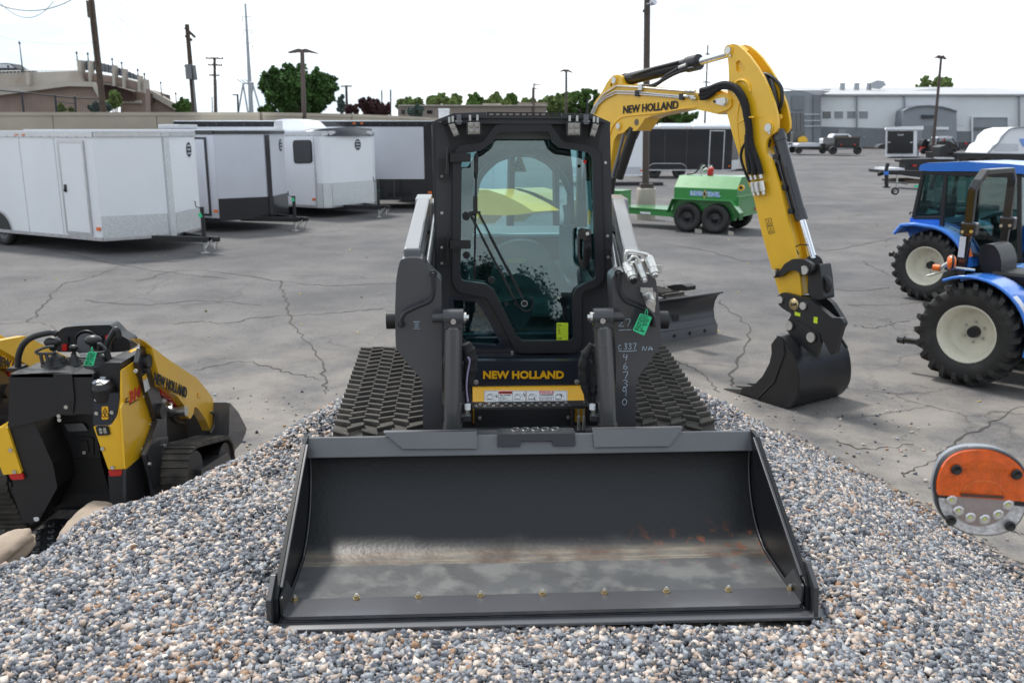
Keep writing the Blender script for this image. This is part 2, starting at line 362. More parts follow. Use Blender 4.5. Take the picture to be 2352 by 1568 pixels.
    l.new(c, b.inputs['Base Color']); b.inputs['Roughness'].default_value = .88
    bu = n.new('ShaderNodeBump'); bu.inputs['Strength'].default_value = .5; bu.inputs['Distance'].default_value = .006
    sub = n.new('ShaderNodeMath'); sub.operation = 'SUBTRACT'; l.new(fine.outputs['Fac'], sub.inputs[0]); l.new(mxn.outputs[0], sub.inputs[1])
    l.new(sub.outputs[0], bu.inputs['Height']); l.new(bu.outputs[0], b.inputs['Normal']); return m
D['asphalt'] = asphalt_mat()
# the lot reaches the horizon; its sheet starts under the gravel bed
mb = MB(); X = [-900, -60, -20, 20, 60, 900]; Y = [-60, 0, 12, 40, 160, 1500]
for i in range(5):
    for j in range(5):
        mb.add([(X[i], Y[j], LOT), (X[i+1], Y[j], LOT), (X[i+1], Y[j+1], LOT), (X[i], Y[j+1], LOT)], [(0, 1, 2, 3)])
part(mb, 'asphalt_lot', 'asphalt', kind='structure')
# traced long cracks
mb = MB()
D['crackm'] = mat('crack_fill', (.052, .046, .042), .95, 0, .3, vs=20)
cr = [[(0,745),(70,735),(100,700),(145,652),(200,640),(300,605),(420,600)], [(400,745),(455,738),(520,742),(600,728),(740,720),(880,708)],
      [(320,645),(420,620),(560,632),(640,645),(760,655),(910,650)], [(640,645),(655,690),(668,740),(720,800),(745,870),(740,905)],
      [(1300+440,540),(1850,552),(1900,575),(2060,545)], [(1560,500),(1640,520),(1750,535)], [(1520,560),(1620,575),(1720,600),(1800,590)],
      [(1950,700),(2040,700),(2150,690)], [(1960,745),(2010,752),(2090,735)], [(2070,1092),(2140,1055),(2230,995),(2352,930)],
      [(1650,690),(1720,760),(1680,860),(1700,905)], [(2190,1160),(2300,1210),(2352,1225)], [(1530,820),(1600,850),(1650,900)],
      [(1980,600),(2060,640),(2100,650)], [(1900,660),(1960,668),(2045,660)], [(60,560),(300,612),(520,640)], [(1920,1010),(1990,1030),(2100,1020)],
      [(450,850),(560,830),(640,850),(735,870)], [(190,690),(330,700),(450,690),(600,700)]]
for line in cr:
    P = [WF.z(q, LOT + .004) for q in line]; P = catmull(P, 10); pl = []
    ph = random.random()*9
    for i, p in enumerate(P):
        d = (P[min(i+1, len(P)-1)] - P[max(0, i-1)]).normalized(); s_ = Vector((d.y, -d.x, 0))
        j = random.uniform(-.03, .03)*min(1.6, p.length/8); w = (.005 + .009*random.random()**2)*(1 + .4*math.sin(i*.3 + ph))*min(1.6, max(.8, p.length/10))
        pl.append((p + s_*(j - w), p + s_*(j + w)))
    for a, b_ in zip(pl, pl[1:]): mb.add([a[0], a[1], b_[1], b_[0]], [(0, 1, 2, 3)])
part(mb, 'pavement_crack', 'crackm', kind='structure')
# gravel bed
def gravel_base():
    m = bpy.data.materials.new('gravel_base'); m.use_nodes = True; t = m.node_tree; n = t.nodes; l = t.links; b = n['Principled BSDF']
    g = n.new('ShaderNodeNewGeometry')
    v = n.new('ShaderNodeTexVoronoi'); v.inputs['Scale'].default_value = 42; l.new(g.outputs['Position'], v.inputs['Vector'])
    r = n.new('ShaderNodeValToRGB'); e = r.color_ramp.elements; e[0].color = (.035, .037, .043, 1); e[1].color = (.30, .25, .21, 1); e[0].position = .2; e[1].position = .95
    sx = n.new('ShaderNodeSeparateColor'); l.new(v.outputs['Color'], sx.inputs[0]); l.new(sx.outputs[0], r.inputs[0]); 
    n2 = n.new('ShaderNodeTexNoise'); n2.inputs['Scale'].default_value = .9; n2.inputs['Detail'].default_value = 5; l.new(g.outputs['Position'], n2.inputs['Vector'])
    mr = n.new('ShaderNodeMapRange'); mr.inputs[1].default_value = .5; mr.inputs[2].default_value = .62; l.new(n2.outputs['Fac'], mr.inputs[0])
    mm = n.new('ShaderNodeMix'); mm.data_type = 'RGBA'; l.new(mr.outputs[0], mm.inputs['Factor']); l.new(r.outputs[0], mm.inputs['A']); mm.inputs['B'].default_value = (.2, .16, .12, 1)
    l.new(mm.outputs['Result'], b.inputs['Base Color']); b.inputs['Roughness'].default_value = .9
    bu = n.new('ShaderNodeBump'); bu.inputs['Strength'].default_value = .8; bu.inputs['Distance'].default_value = .012; bu.invert = True
    l.new(v.outputs['Distance'], bu.inputs['Height']); l.new(bu.outputs[0], b.inputs['Normal']); return m
D['gbase'] = gravel_base()
xs = np.arange(-4.6, 4.3, .06); ys = np.arange(-1.0, 9.3, .06)
GX, GY = np.meshgrid(xs, ys); GZ, GT = gz(GX, GY)
edge = .93 + .05*np.sin(GX*2.1 + GY*1.7) + .04*np.sin(GX*5 - GY*4.1)
GZ = np.where(GT < 1, GZ, LOT) + .012 - .03*(GT > 0.985)
me = bpy.data.meshes.new('gravel_bed'); nx, ny = len(xs), len(ys)
idx = np.arange(nx*ny).reshape(ny, nx); keep = (GT[:-1, :-1] < 1)
q = np.stack([idx[:-1, :-1], idx[:-1, 1:], idx[1:, 1:], idx[1:, :-1]], -1)[keep]
me.from_pydata(np.stack([GX, GY, GZ], -1).reshape(-1, 3).tolist(), [], q.tolist()); me.materials.append(D['gbase'])
me.polygons.foreach_set('use_smooth', [True]*len(me.polygons)); me.update()
o = bpy.data.objects.new('gravel_bed', me); COL.objects.link(o); setp(o, kind='structure')
# loose stones: one numpy mesh of angular chips
def stone_mat():
    m = bpy.data.materials.new('gravel_stone'); m.use_nodes = True; t = m.node_tree; n = t.nodes; l = t.links; b = n['Principled BSDF']
    g = n.new('ShaderNodeNewGeometry'); r = n.new('ShaderNodeValToRGB'); r.color_ramp.interpolation = 'CONSTANT'; e = r.color_ramp.elements
    cols = [(0, (.055, .06, .072)), (.08, (.12, .13, .155)), (.22, (.19, .205, .235)), (.40, (.30, .32, .35)), (.54, (.10, .108, .128)),
            (.63, (.40, .31, .255)), (.70, (.50, .41, .35)), (.79, (.58, .51, .45)), (.87, (.36, .29, .24)), (.90, (.33, .33, .34)), (.965, (.65, .60, .55)), (.993, (.30, .18, .11))]
    while len(e) < len(cols): e.new(.5)
    for i, (p, c) in enumerate(cols): e[i].position = p; e[i].color = c + (1,)
    no = n.new('ShaderNodeTexNoise'); no.inputs['Scale'].default_value = 1.3; no.inputs['Detail'].default_value = 3; l.new(g.outputs['Position'], no.inputs['Vector'])
    mr = n.new('ShaderNodeMapRange'); mr.inputs[1].default_value = .35; mr.inputs[2].default_value = .65; mr.inputs[3].default_value = -.16; mr.inputs[4].default_value = .16
    l.new(no.outputs['Fac'], mr.inputs[0])
    # nearer the camera the mix holds more of the pale stones
    ad = n.new('ShaderNodeMath'); ad.operation = 'ADD'; ad.use_clamp = True; l.new(g.outputs['Random Per Island'], ad.inputs[0]); l.new(mr.outputs[0], ad.inputs[1])
    l.new(ad.outputs[0], r.inputs[0])
    f = n.new('ShaderNodeTexNoise'); f.inputs['Scale'].default_value = 90; l.new(g.outputs['Position'], f.inputs['Vector'])
    fr = n.new('ShaderNodeMapRange'); fr.inputs[3].default_value = .7; fr.inputs[4].default_value = 1.3; l.new(f.outputs['Fac'], fr.inputs[0])
    mu = n.new('ShaderNodeVectorMath'); mu.operation = 'SCALE'; l.new(r.outputs[0], mu.inputs[0]); l.new(fr.outputs[0], mu.inputs['Scale'])
    l.new(mu.outputs[0], b.inputs['Base Color']); b.inputs['Roughness'].default_value = .72; return m
D['stone'] = stone_mat()
def stones(name, x, y, z, size, mt, label, flat=1.0):
    N = len(x); cube = np.array([(a, b, c) for c in (-1, 1) for b in (-1, 1) for a in (-1, 1)], float)
    V = cube[None]*(1 + RNG.uniform(-.6, .35, (N, 8, 3))); V *= (size*RNG.uniform(.5, 1.25, N))[:, None, None]*.5
    V[:, :, 1] *= RNG.uniform(.55, 1, N)[:, None]; V[:, :, 2] *= (RNG.uniform(.35, .8, N)*flat)[:, None]
    top = V[:, 4:, :2]*RNG.uniform(.5, 1.1, (N, 1, 2)); V[:, 4:, :2] = top
    a, b, c = RNG.uniform(0, 2*PI, N), RNG.normal(0, .5, N), RNG.normal(0, .5, N)
    ca, sa, cb, sb, cc, sc = np.cos(a), np.sin(a), np.cos(b), np.sin(b), np.cos(c), np.sin(c); O = np.zeros(N); I = np.ones(N)
    Rz = np.stack([ca, -sa, O, sa, ca, O, O, O, I], -1).reshape(N, 3, 3); Rx = np.stack([I, O, O, O, cb, -sb, O, sb, cb], -1).reshape(N, 3, 3)
    Ry = np.stack([cc, O, sc, O, I, O, -sc, O, cc], -1).reshape(N, 3, 3); R = Rz @ Rx @ Ry
    V = np.einsum('nij,nkj->nki', R, V) + np.stack([x, y, z], -1)[:, None, :]
    F = np.array([(0, 2, 3, 1), (4, 5, 7, 6), (0, 1, 5, 4), (2, 6, 7, 3), (0, 4, 6, 2), (1, 3, 7, 5)])
    F = (F[None] + (np.arange(N)*8)[:, None, None]).reshape(-1)
    me = bpy.data.meshes.new(name); me.vertices.add(N*8); me.vertices.foreach_set('co', V.ravel())
    me.loops.add(N*24); me.loops.foreach_set('vertex_index', F.astype(np.int32)); me.polygons.add(N*6)
    me.polygons.foreach_set('loop_start', np.arange(0, N*24, 4, dtype=np.int32)); me.materials.append(mt); me.update(calc_edges=True)
    o = bpy.data.objects.new(name, me); COL.objects.link(o); setp(o, label, 'gravel', None, 'stuff'); return o
def scatter(n, x0, x1, y0, y1):
    return RNG.uniform(x0, x1, n), RNG.uniform(y0, y1, n)
x, y = scatter(600000, -4.3, 3.9, 1.4, 9.0)
z, t = gz(x, y)
cz = (x/np.maximum(y, .1)); keepm = (np.abs(cz) < .80) 
dens = np.where(t < .72, 1.0, np.clip((1.0 - t)/.28, 0, 1)**1.5*.95 + .004)
dens = np.where(y > 4.6, dens*.62, dens)
dens = np.where((np.abs(x - .11) < 1.05) & (y > 3.12) & (y < 5.7), .0, dens)
dens = np.where((np.abs(x - .13) < 1.04) & (y > 3.12) & (y < 3.3), .0, dens)      # under the machine nothing shows
k = keepm & (RNG.random(len(x)) < dens)
x, y, z, t = x[k], y[k], z[k], t[k]
sz = np.where(y > 4.6, .0225, .0215)*RNG.uniform(.75, 1.45, len(x))
z = np.where(t >= .999, LOT, z) + .014 + sz*.16 + RNG.uniform(0, .012, len(x))*(t < .9) - .012*(t >= .95)
stones('gravel_stones', x, y, z, sz, D['stone'], 'loose grey, pink and white crushed stones covering the ground around the loader bucket')
# fallen leaves and crumbs on the asphalt
D['leaf'] = mat('dry_leaf', (.42, .33, .10), .8, 0, .3, vs=8)
n_ = 520; x = RNG.uniform(-16, 17, n_); y = RNG.uniform(7, 34, n_); kk = (np.abs(x/y) < .62) & ~((np.abs(x) < 1.9) & (y < 8.5)); x, y = x[kk], y[kk]
stones('fallen_leaves', x, y, np.full(len(x), LOT + .008), RNG.uniform(.02, .045, len(x)), D['leaf'], 'small yellow fallen leaves scattered over the asphalt', .15)['category'] = 'leaves'
# ================================================================ the compact track loader
T = thing('compact_track_loader', 'large charcoal compact track loader facing us with its wide bucket down on the gravel', 'track loader', (.13, 3.15, 0), math.radians(2.7))
F = Fr((.13, 3.15, 0), math.radians(2.7))
def PY(K, pts, y): return [F.y(K(*p), y) for p in pts]
D['cylpaint'] = mat('cylinder_paint', (.10, .10, .105), .26, .45, .05, coat=.4)
VY = lambda d: Vector((0, d, 0))
# ---- bucket
HW = 1.02
prof = [(-.005, .022), (.42, .03)] + [(.42 + .36*math.sin(a), .39 - .36*math.cos(a)) for a in np.linspace(.08, 1.56, 16)] + [(.775, .402)]
D['bucketin'] = mat('bucket_steel', (.008, .009, .011), .28, 0, .12, vs=4, spec=.3, bump=.03, bs=60)
def floor_mat():
    m = mat('bucket_floor', (.082, .085, .089), .42, .3, .25, vs=3.2, bump=.12, bs=50, col2=(.15, .152, .15), c2lo=.48, c2hi=.66, c2s=9)
    t = m.node_tree; n = t.nodes; l = t.links; b = n['Principled BSDF']; src = b.inputs['Base Color'].links[0].from_socket
    tc_ = n.new('ShaderNodeTexCoord'); sx = n.new('ShaderNodeSeparateXYZ'); l.new(tc_.outputs['Object'], sx.inputs[0])
    # a settled line of dried mud and rust along the back of the floor
    no = n.new('ShaderNodeTexNoise'); no.inputs['Scale'].default_value = 3; no.inputs['Detail'].default_value = 9; no.inputs['Roughness'].default_value = .7
    mp_ = n.new('ShaderNodeMapping'); mp_.inputs['Scale'].default_value = (1, 9, 9); l.new(tc_.outputs['Object'], mp_.inputs[0]); l.new(mp_.outputs[0], no.inputs[0])
    ad = n.new('ShaderNodeMath'); ad.operation = 'MULTIPLY_ADD'; ad.inputs[1].default_value = .10; l.new(no.outputs['Fac'], ad.inputs[0]); l.new(sx.outputs['Y'], ad.inputs[2])
    r = n.new('ShaderNodeValToRGB'); e = r.color_ramp.elements
    st = [(.475, 0), (.481, .8), (.493, .15), (.508, .8), (.525, .2), (.545, .7), (.565, .3), (.60, 0)]
    while len(e) < len(st): e.new(.5)
    for i, (p, v) in enumerate(st): e[i].position = p; e[i].color = (v, v, v, 1)
    l.new(ad.outputs[0], r.inputs[0])
    n3 = n.new('ShaderNodeTexNoise'); n3.inputs['Scale'].default_value = 6; n3.inputs['Detail'].default_value = 8; l.new(tc_.outputs['Object'], n3.inputs[0])
    rr = n.new('ShaderNodeValToRGB'); e = rr.color_ramp.elements; e[0].position = .38; e[0].color = (.27, .235, .18, 1); e[1].position = .66; e[1].color = (.10, .045, .018, 1)
    l.new(n3.outputs['Fac'], rr.inputs[0])
    mm = n.new('ShaderNodeMix'); mm.data_type = 'RGBA'; l.new(r.outputs[0], mm.inputs['Factor']); l.new(src, mm.inputs['A']); l.new(rr.outputs[0], mm.inputs['B'])
    # rust spots at the right rear corner
    g_ = n.new('ShaderNodeMapRange'); g_.inputs[1].default_value = .25; g_.inputs[2].default_value = 1.0; l.new(sx.outputs['X'], g_.inputs[0])
    yr = n.new('ShaderNodeMapRange'); yr.inputs[1].default_value = .30; yr.inputs[2].default_value = .55; l.new(sx.outputs['Y'], yr.inputs[0])
    n4 = n.new('ShaderNodeTexNoise'); n4.inputs['Scale'].default_value = 17; n4.inputs['Detail'].default_value = 6; l.new(tc_.outputs['Object'], n4.inputs[0])
    nr = n.new('ShaderNodeMapRange'); nr.inputs[1].default_value = .56; nr.inputs[2].default_value = .66; l.new(n4.outputs['Fac'], nr.inputs[0])
    yr2 = n.new('ShaderNodeMapRange'); yr2.inputs[1].default_value = .66; yr2.inputs[2].default_value = .54; l.new(sx.outputs['Y'], yr2.inputs[0]); yq = n.new('ShaderNodeMath'); yq.operation = 'MULTIPLY'; l.new(yr.outputs[0], yq.inputs[0]); l.new(yr2.outputs[0], yq.inputs[1])
    q = n.new('ShaderNodeMath'); q.operation = 'MULTIPLY'; l.new(g_.outputs[0], q.inputs[0]); l.new(yq.outputs[0], q.inputs[1])
    q2 = n.new('ShaderNodeMath'); q2.operation = 'MULTIPLY'; l.new(q.outputs[0], q2.inputs[0]); l.new(nr.outputs[0], q2.inputs[1])
    m3 = n.new('ShaderNodeMix'); m3.data_type = 'RGBA'; l.new(q2.outputs[0], m3.inputs['Factor']); l.new(mm.outputs['Result'], m3.inputs['A']); m3.inputs['B'].default_value = (.23, .055, .015, 1)
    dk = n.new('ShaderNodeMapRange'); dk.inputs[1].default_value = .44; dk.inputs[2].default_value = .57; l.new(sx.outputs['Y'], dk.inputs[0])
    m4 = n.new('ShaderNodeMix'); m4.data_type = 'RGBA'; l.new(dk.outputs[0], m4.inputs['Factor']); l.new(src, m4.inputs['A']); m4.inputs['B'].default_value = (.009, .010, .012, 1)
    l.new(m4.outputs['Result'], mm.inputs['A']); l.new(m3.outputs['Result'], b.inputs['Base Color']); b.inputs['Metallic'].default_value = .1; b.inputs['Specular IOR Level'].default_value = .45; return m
D['bfloor'] = floor_mat()
mb = MB()
pts = [Vector((-HW, y, z)) for y, z in prof]; th = []
for i in range(len(pts)):
    d = pts[min(i+1, len(pts)-1)] - pts[max(i-1, 0)]; th.append(Vector((0, d.z, -d.y)).normalized()*.014)
mb.sheet(pts, (2*HW, 0, 0), th)
bucket = part(mb, 'bucket', 'bucketin', T)
mb = MB(); mb.sheet([Vector((-HW+.012, y, z + .003)) for y, z in prof], (2*HW-.024, 0, 0), [Vector((0, 0, -.001))]*19)
part(mb, 'floor_plate', 'bfloor', bucket, label='scuffed floor of the bucket with a line of dried mud and rust')
mb = MB()                                                 # top lip: folded channel
mb.prism([(-HW-.03, .755, .40), (-HW-.03, .80, .485), (-HW-.03, .815, .483), (-HW-.03, .80, .40)], (2*HW+.06, 0, 0))
lip = part(mb, 'top_lip', 'lipgrey', bucket, .006)
side = [(-.01, .004), (.01, .115), (.05, .15), (.71, .485), (.80, .492), (.86, .45), (.87, .33), (.82, .12), (.74, .03), (.5, .004)]
for s_ in (-1, 1):
    mb = MB(); mb.prism([(s_*(HW + .002), y, z) for y, z in side], (s_*.016, 0, 0))
    o = part(mb, 'side_plate', 'bucketin', bucket, .004)
    mb = MB(); mb.prism([(s_*(HW - .012), y, z) for y, z in [(.02, .03), (.02, .11), (.12, .135), (.22, .03)]], (s_*.010, 0, 0)); 
    mb.prism([(s_*(HW + .019), y, z) for y, z in [(-.045, .0), (-.03, .13), (.07, .185), (.3, .12), (.34, .0)]], (s_*.018, 0, 0))
    mb.beam((s_*(HW - .004), .72, .478), (s_*(HW - .004), .05, .138), .014, .012)
    part(mb, 'side_cutter', 'charcoal', o, .003)
    mb = MB(); mb.tube(catmull([Vector((s_*(HW-.004), y, z + .004)) for y, z in prof[::2]], 3), .006, 6); part(mb, 'weld_bead', 'charcoal', o)
mb = MB(); mb.prism([(-HW-.05, -.045, .0), (-HW-.035, .02, .012), (-HW-.035, .02, .026), (-HW-.05, -.045, .014)], (2*HW+.10, 0, 0), 0)
mb.bx(-HW-.035, HW+.035, .02, .30, -.005, .012)
edge_o = part(mb, 'cutting_edge', 'armgrey', bucket, .003)
mb = MB(); mb.prism([(x, y, .0325) for x, y in roundp([(-HW+.02, -.035, 0), (HW-.02, -.035, 0), (HW-.02, .125, 0), (-HW+.02, .125, 0)], .05) for x, y in [(x, y)]] if False else [(p.x, p.y, .0325) for p in roundp([(-HW+.01, -.005, 0), (HW-.01, -.005, 0), (HW-.01, .13, 0), (-HW+.01, .13, 0)], .03)], (0, 0, .014))
part(mb, 'edge_strip', 'armgrey', bucket, .003)
for k in range(9):
    u = 677 + (1815 - 677)*k/8; v = 1377 - 25*k/8; p = F.z((u, v), .047)
    mb = MB(); mb.cyl(p + Vector((0, 0, -.002)), p + Vector((0, 0, .003)), .014, n=14); mb.cyl(p + Vector((0, 0, .003)), p + Vector((0, 0, .014)), .011, n=6, sm=False)
    part(mb, 'bolt', 'brass', bucket, .001).name = 'bolt'
    mb = MB(); mb.cyl(p + Vector((0, 0, .014)), p + Vector((0, 0, .021)), .007, .006, n=10); part(mb, 'stud_end', 'zinc', bucket)
# plates on the lip
def lipP(K, pl, y0): return [Vector((p.x, y0 + (p.z - .40)*.53, p.z)) for p in PY(K, pl, .775)]
for pl in ([(522, 132), (888, 127), (890, 184), (600, 186)], [(1345, 120), (1700, 114), (1640, 174), (1348, 178)]):
    mb = MB(); mb.prism(lipP(K8, pl, .738), VY(.016)); a_ = lipP(K8, pl[:2], .738)
    mb.add([a_[0], a_[1], a_[1] + Vector((0, .03, .0)), a_[0] + Vector((0, .03, .0))], [(0, 1, 2, 3)])
    part(mb, 'wear_plate', 'lipgrey', bucket, .003)
pl = [(970, 136), (1275, 132), (1275, 172), (1187, 172), (1185, 157), (1062, 158), (1060, 174), (970, 176)]
mb = MB(); mb.prism(lipP(K8, pl, .735), VY(.012)); a_ = lipP(K8, [(970, 136), (1275, 132)], .735)
mb.add([a_[0], a_[1], a_[1] + Vector((0, .07, .003)), a_[0] + Vector((0, .07, .003))], [(0, 1, 2, 3)])
stp = part(mb, 'step_plate', 'charcoal2', bucket)
for k in range(5):
    p = a_[0].lerp(a_[1], .24 + .13*k) + Vector((0, .05, .004)); mb = MB(); mb.lathe(p, (0, -.1, 1), [(.024, 0), (.02, .004), (.014, .004), (.012, -.004)], 14); part(mb, 'grip_ring', 'charcoal', bucket)
# ---- tracks
def belt(cs):
    """outline of a belt round circles (y, z, r), counter-clockwise seen from the side; returns a dense closed path"""
    pts = []
    n = len(cs)
    for i in range(n):
        (ay, az, ar), (by, bz, br) = cs[i], cs[(i+1) % n]; (py, pz, pr) = cs[i-1]
        def out(c0, c1):
            d = Vector((c1[0]-c0[0], c1[1]-c0[1])); L_ = d.length; ang = math.atan2(d.y, d.x); off = math.acos(max(-1, min(1, (c0[2]-c1[2])/L_)))
            return ang + off
        a0 = out(cs[i-1], cs[i]); a1 = out(cs[i], cs[(i+1) % n])
        while a1 > a0: a1 -= 2*PI
        if a0 - a1 > 1.9*PI: a1 += 2*PI*0
        k = max(2, int((a0-a1)/.2))
        for j in range(k+1):
            a = a0 + (a1-a0)*j/k; pts.append(Vector((ay + ar*math.cos(a), az + ar*math.sin(a))))
    return pts
def resample(P, step):
    P = P + [P[0]]; seg = [(P[i+1]-P[i]).length for i in range(len(P)-1)]; Ltot = sum(seg); n = int(Ltot/step); out = []; i = 0; acc = 0
    for k in range(n):
        s_ = Ltot*k/n
        while acc + seg[i] < s_: acc += seg[i]; i += 1
        d = (P[i+1]-P[i]).normalized(); out.append((P[i] + d*(s_-acc), d))
    return out
def track_mesh(cs, x0, x1, th=.03, pitch=.07, lugh=.028, nb=6, style='zig'):
    mb = MB(); R = resample(belt(cs), pitch/2); n = len(R)
    ring = []
    for p, d in R:
        nn = Vector((-d.y, d.x))
        # outward normal (path runs clockwise in y,z): pick side away from centroid
        ring.append((p, nn))
    c = sum((p for p, _ in R), Vector((0, 0)))/n
    ring = [(p, nn if nn.dot(p-c) > 0 else -nn) for p, nn in ring]
    for j, rad in ((0, 0), (1, -th)):
        V = []
        for p, nn in ring:
            q_ = p + nn*rad; V += [(x0, q_.x, q_.y), (x1, q_.x, q_.y)]
        mb.add(V, [(2*i, 2*i+1, (2*i+3) % (2*n), (2*i+2) % (2*n)) for i in range(n)], 0, True)
    for xs_ in (x0, x1):
        V = []
        for p, nn in ring: V += [(xs_, p.x, p.y), (xs_, p.x - nn.x*th, p.y - nn.y*th)]
        mb.add(V, [(2*i, 2*i+1, (2*i+3) % (2*n), (2*i+2) % (2*n)) for i in range(n)])
    w = x1 - x0
    for i in range(0, n - (n % 2), 2):
        for b in range(nb):
            off = (b % 2); p, nn = ring[(i + off*1) % n]; d = R[(i + off) % n][1]
            if style == 'bar' and b: continue
            bw = w/nb; xa = x0 + bw*b - (.004 if b else 0); xb = xa + bw*1.12
            if style == 'bar': xa, xb = x0, x1
            xb = min(xb, x1 + .004); t_ = pitch*.17; sk = pitch*.20*(1 if b % 2 else -1) if style == 'zig' else 0
            V = []
            for hh, sh in ((0, 1), (lugh, .72)):
                for xx, k_ in ((xa, -1), (xb, 1)):
                    for q_ in (-1, 1):
                        pt = p + nn*hh + d*(q_*t_*sh + sk*k_); V.append((xx, pt.x, pt.y))
            mb.add(V, [(0, 1, 3, 2), (4, 6, 7, 5), (0, 4, 5, 1), (2, 3, 7, 6), (0, 2, 6, 4), (1, 5, 7, 3)])
    return mb
cs = [(1.36, .20, .18), (2.50, .285, .19), (2.40, .11, .09), (1.6, .11, .09)]
for s_ in (-1, 1):
    x0, x1 = (.53, .985) if s_ > 0 else (-.985, -.53)
    tr = part(track_mesh(cs, x0, x1, .03, .074, .020, 6), 'track', 'rubber', T, .003)
    mb = MB(); xm = (x0+x1)/2
    for (y, z, r) in cs: mb.cyl((xm-.12, y, z), (xm+.12, y, z), r-.035, n=24); mb.cyl((xm-.2, y, z), (xm+.2, y, z), .05, n=12)
    for k in range(3): mb.cyl((xm-.16, 1.8+.25*k, .1), (xm+.16, 1.8+.25*k, .1), .075, n=16)
    part(mb, 'track_roller', 'charcoal2', tr); mb = MB(); mb.bx(xm-.1, xm+.1, 1.45, 2.6, .15, .33); part(mb, 'track_frame', 'yellowdeep', tr, .01)
# ---- chassis and rear body
mb = MB(); mb.bx(-.50, .50, 1.72, 3.25, .14, .60); mb.bx(-.47, .47, 3.06, 3.95, .35, 1.12); mb.bx(-.49, .49, 3.0, 3.9, .3, .55)
chassis = part(mb, 'chassis', 'charcoal2', T, .02)
for s_ in (-1, 1):
    mb = MB(); mb.prism([(s_*.50, y, z) for y, z in [(3.0, .5), (3.0, .95), (3.3, 1.35), (3.75, 1.35), (3.95, 1.0), (3.95, .5)]], (s_*.16, 0, 0)); part(mb, 'rear_tower', 'charcoal', T, .02)
# ---- cab
mb = MB()
outer = PY(K7, [(497, 100), (1277, 104), (1285, 500), (1292, 760), (1300, 1152), (520, 1152), (505, 900), (499, 700)], 1.86)
door_in = [(775, 145), (1000, 140), (1020, 190), (1050, 215), (1180, 235), (1200, 262), (1214, 802), (1180, 815), (1125, 845), (1112, 875), (1113, 1078), (884, 1080), (860, 1060), (790, 920), (755, 850), (720, 825), (613, 810), (606, 790), (610, 290), (625, 240), (700, 228), (750, 190)]
low_in = [(575, 895), (680, 905), (712, 950), (782, 1085), (770, 1098), (640, 1090), (590, 1040)]
door_out = [(765, 112), (880, 103), (1010, 106), (1040, 150), (1068, 188), (1190, 203), (1236, 240), (1252, 800), (1215, 842), (1165, 852), (1150, 880), (1152, 1090), (1118, 1131), (882, 1134), (850, 1115), (755, 935), (722, 885), (600, 862), (570, 818), (573, 250), (600, 205), (705, 190), (735, 150)]
mb.prism(outer, VY(.06), 0, [PY(K7, door_in, 1.86), PY(K7, low_in, 1.86)])
xl, xr = -.475, .475
for X_ in (xl, xr - .03):
    w_ = [(1.98, .95), (1.98, 1.78), (2.9, 1.78), (2.9, 1.0)]
    mb.prism([(X_, 1.92, .58), (X_, 1.92, 1.9), (X_, 3.0, 1.9), (X_, 3.0, .58)], (.03, 0, 0), 0, [[(X_, y, z) for y, z in w_]])
cab = part(mb, 'cab', 'charcoal', T, .006)
mb = MB(); mb.prism(PY(K7, [(530, 108), (1240, 110), (1222, 228), (1180, 202), (1070, 186), (1010, 104), (765, 110), (735, 148), (700, 188), (600, 203), (570, 235)], 1.852), VY(.006)); part(mb, 'header_panel', 'black', cab)
hole = roundp(PY(K7, [(672, 400), (700, 345), (765, 285), (840, 256), (925, 256), (990, 288), (1045, 345), (1085, 400), (1085, 600), (672, 600)], 3.0), .03, 3)
mb = MB(); mb.prism([(xl, 3.0, .6), (xr, 3.0, .6), (xr, 3.0, 1.9), (xl, 3.0, 1.9)], VY(.04), 0, [hole, PY(K7, [(600, 215), (690, 215), (640, 300), (600, 300)], 3.0), PY(K7, [(1100, 215), (1180, 215), (1180, 560), (1120, 560), (1110, 330)], 3.0)])
part(mb, 'rear_wall', 'charcoal2', cab, .004)
arch = catmull(PY(K7, [(668, 430), (690, 350), (755, 278), (835, 236), (925, 236), (1000, 270), (1060, 335), (1100, 420)], 2.86), 5)
mb = MB(); mb.tube(arch, .022, 8, flat=1); part(mb, 'roll_hoop', 'grey', cab)
mb = MB(); mb.tube(PY(K7, [(660, 606), (1060, 604)], 2.84), .012, 8); part(mb, 'rear_crossbar', 'white', cab)
mb = MB(); mb.bx(xl+.03, xr-.03, 1.93, 3.0, 1.80, 1.86); mb.bx(-.2, .2, 2.3, 2.8, 1.74, 1.80); part(mb, 'headliner', 'seat', cab, .01)
mb = MB(); mb.bx(xl+.035, xr-.035, 1.93, 3.0, .6, .72); mb.bx(xl+.035, -.27, 1.95, 2.9, .72, 1.02); mb.bx(.28, xr-.035, 1.95, 2.9, .72, 1.0); part(mb, 'cab_floor', 'navy', cab, .02)
mb = MB(); mb.prism(roundp(PY(K7, [(765, 665), (850, 628), (950, 636), (1010, 690), (1040, 800), (1040, 1030), (735, 1030), (740, 800)], 2.62), .05), VY(.12)); mb.bx(-.2, .24, 2.2, 2.64, .74, .86)
seat = part(mb, 'seat', 'seat', cab, .03)
mb = MB(); a_, b_ = PY(K7, [(816, 730), (903, 710)], 2.612); mb.bx(a_.x, b_.x, 2.61, 2.615, a_.z, b_.z); part(mb, 'seat_label', 'yellowdeep', seat)
mb = MB(); mb.tube(catmull(PY(K7, [(1085, 560), (1085, 700), (1095, 800), (1090, 920)], 2.35), 4), .05, 10); mb.tube(catmull(PY(K7, [(1078, 470), (1085, 520), (1080, 560)], 2.4), 4), .02, 8); mb.sph(F.y(K7(1110, 720), 2.3), (.05, .07, .1))
mb.tube(catmull(PY(K7, [(660, 700), (640, 760), (650, 850)], 2.3), 4), .03, 8); mb.sph(F.y(K7(655, 690), 2.3), (.03, .03, .05))
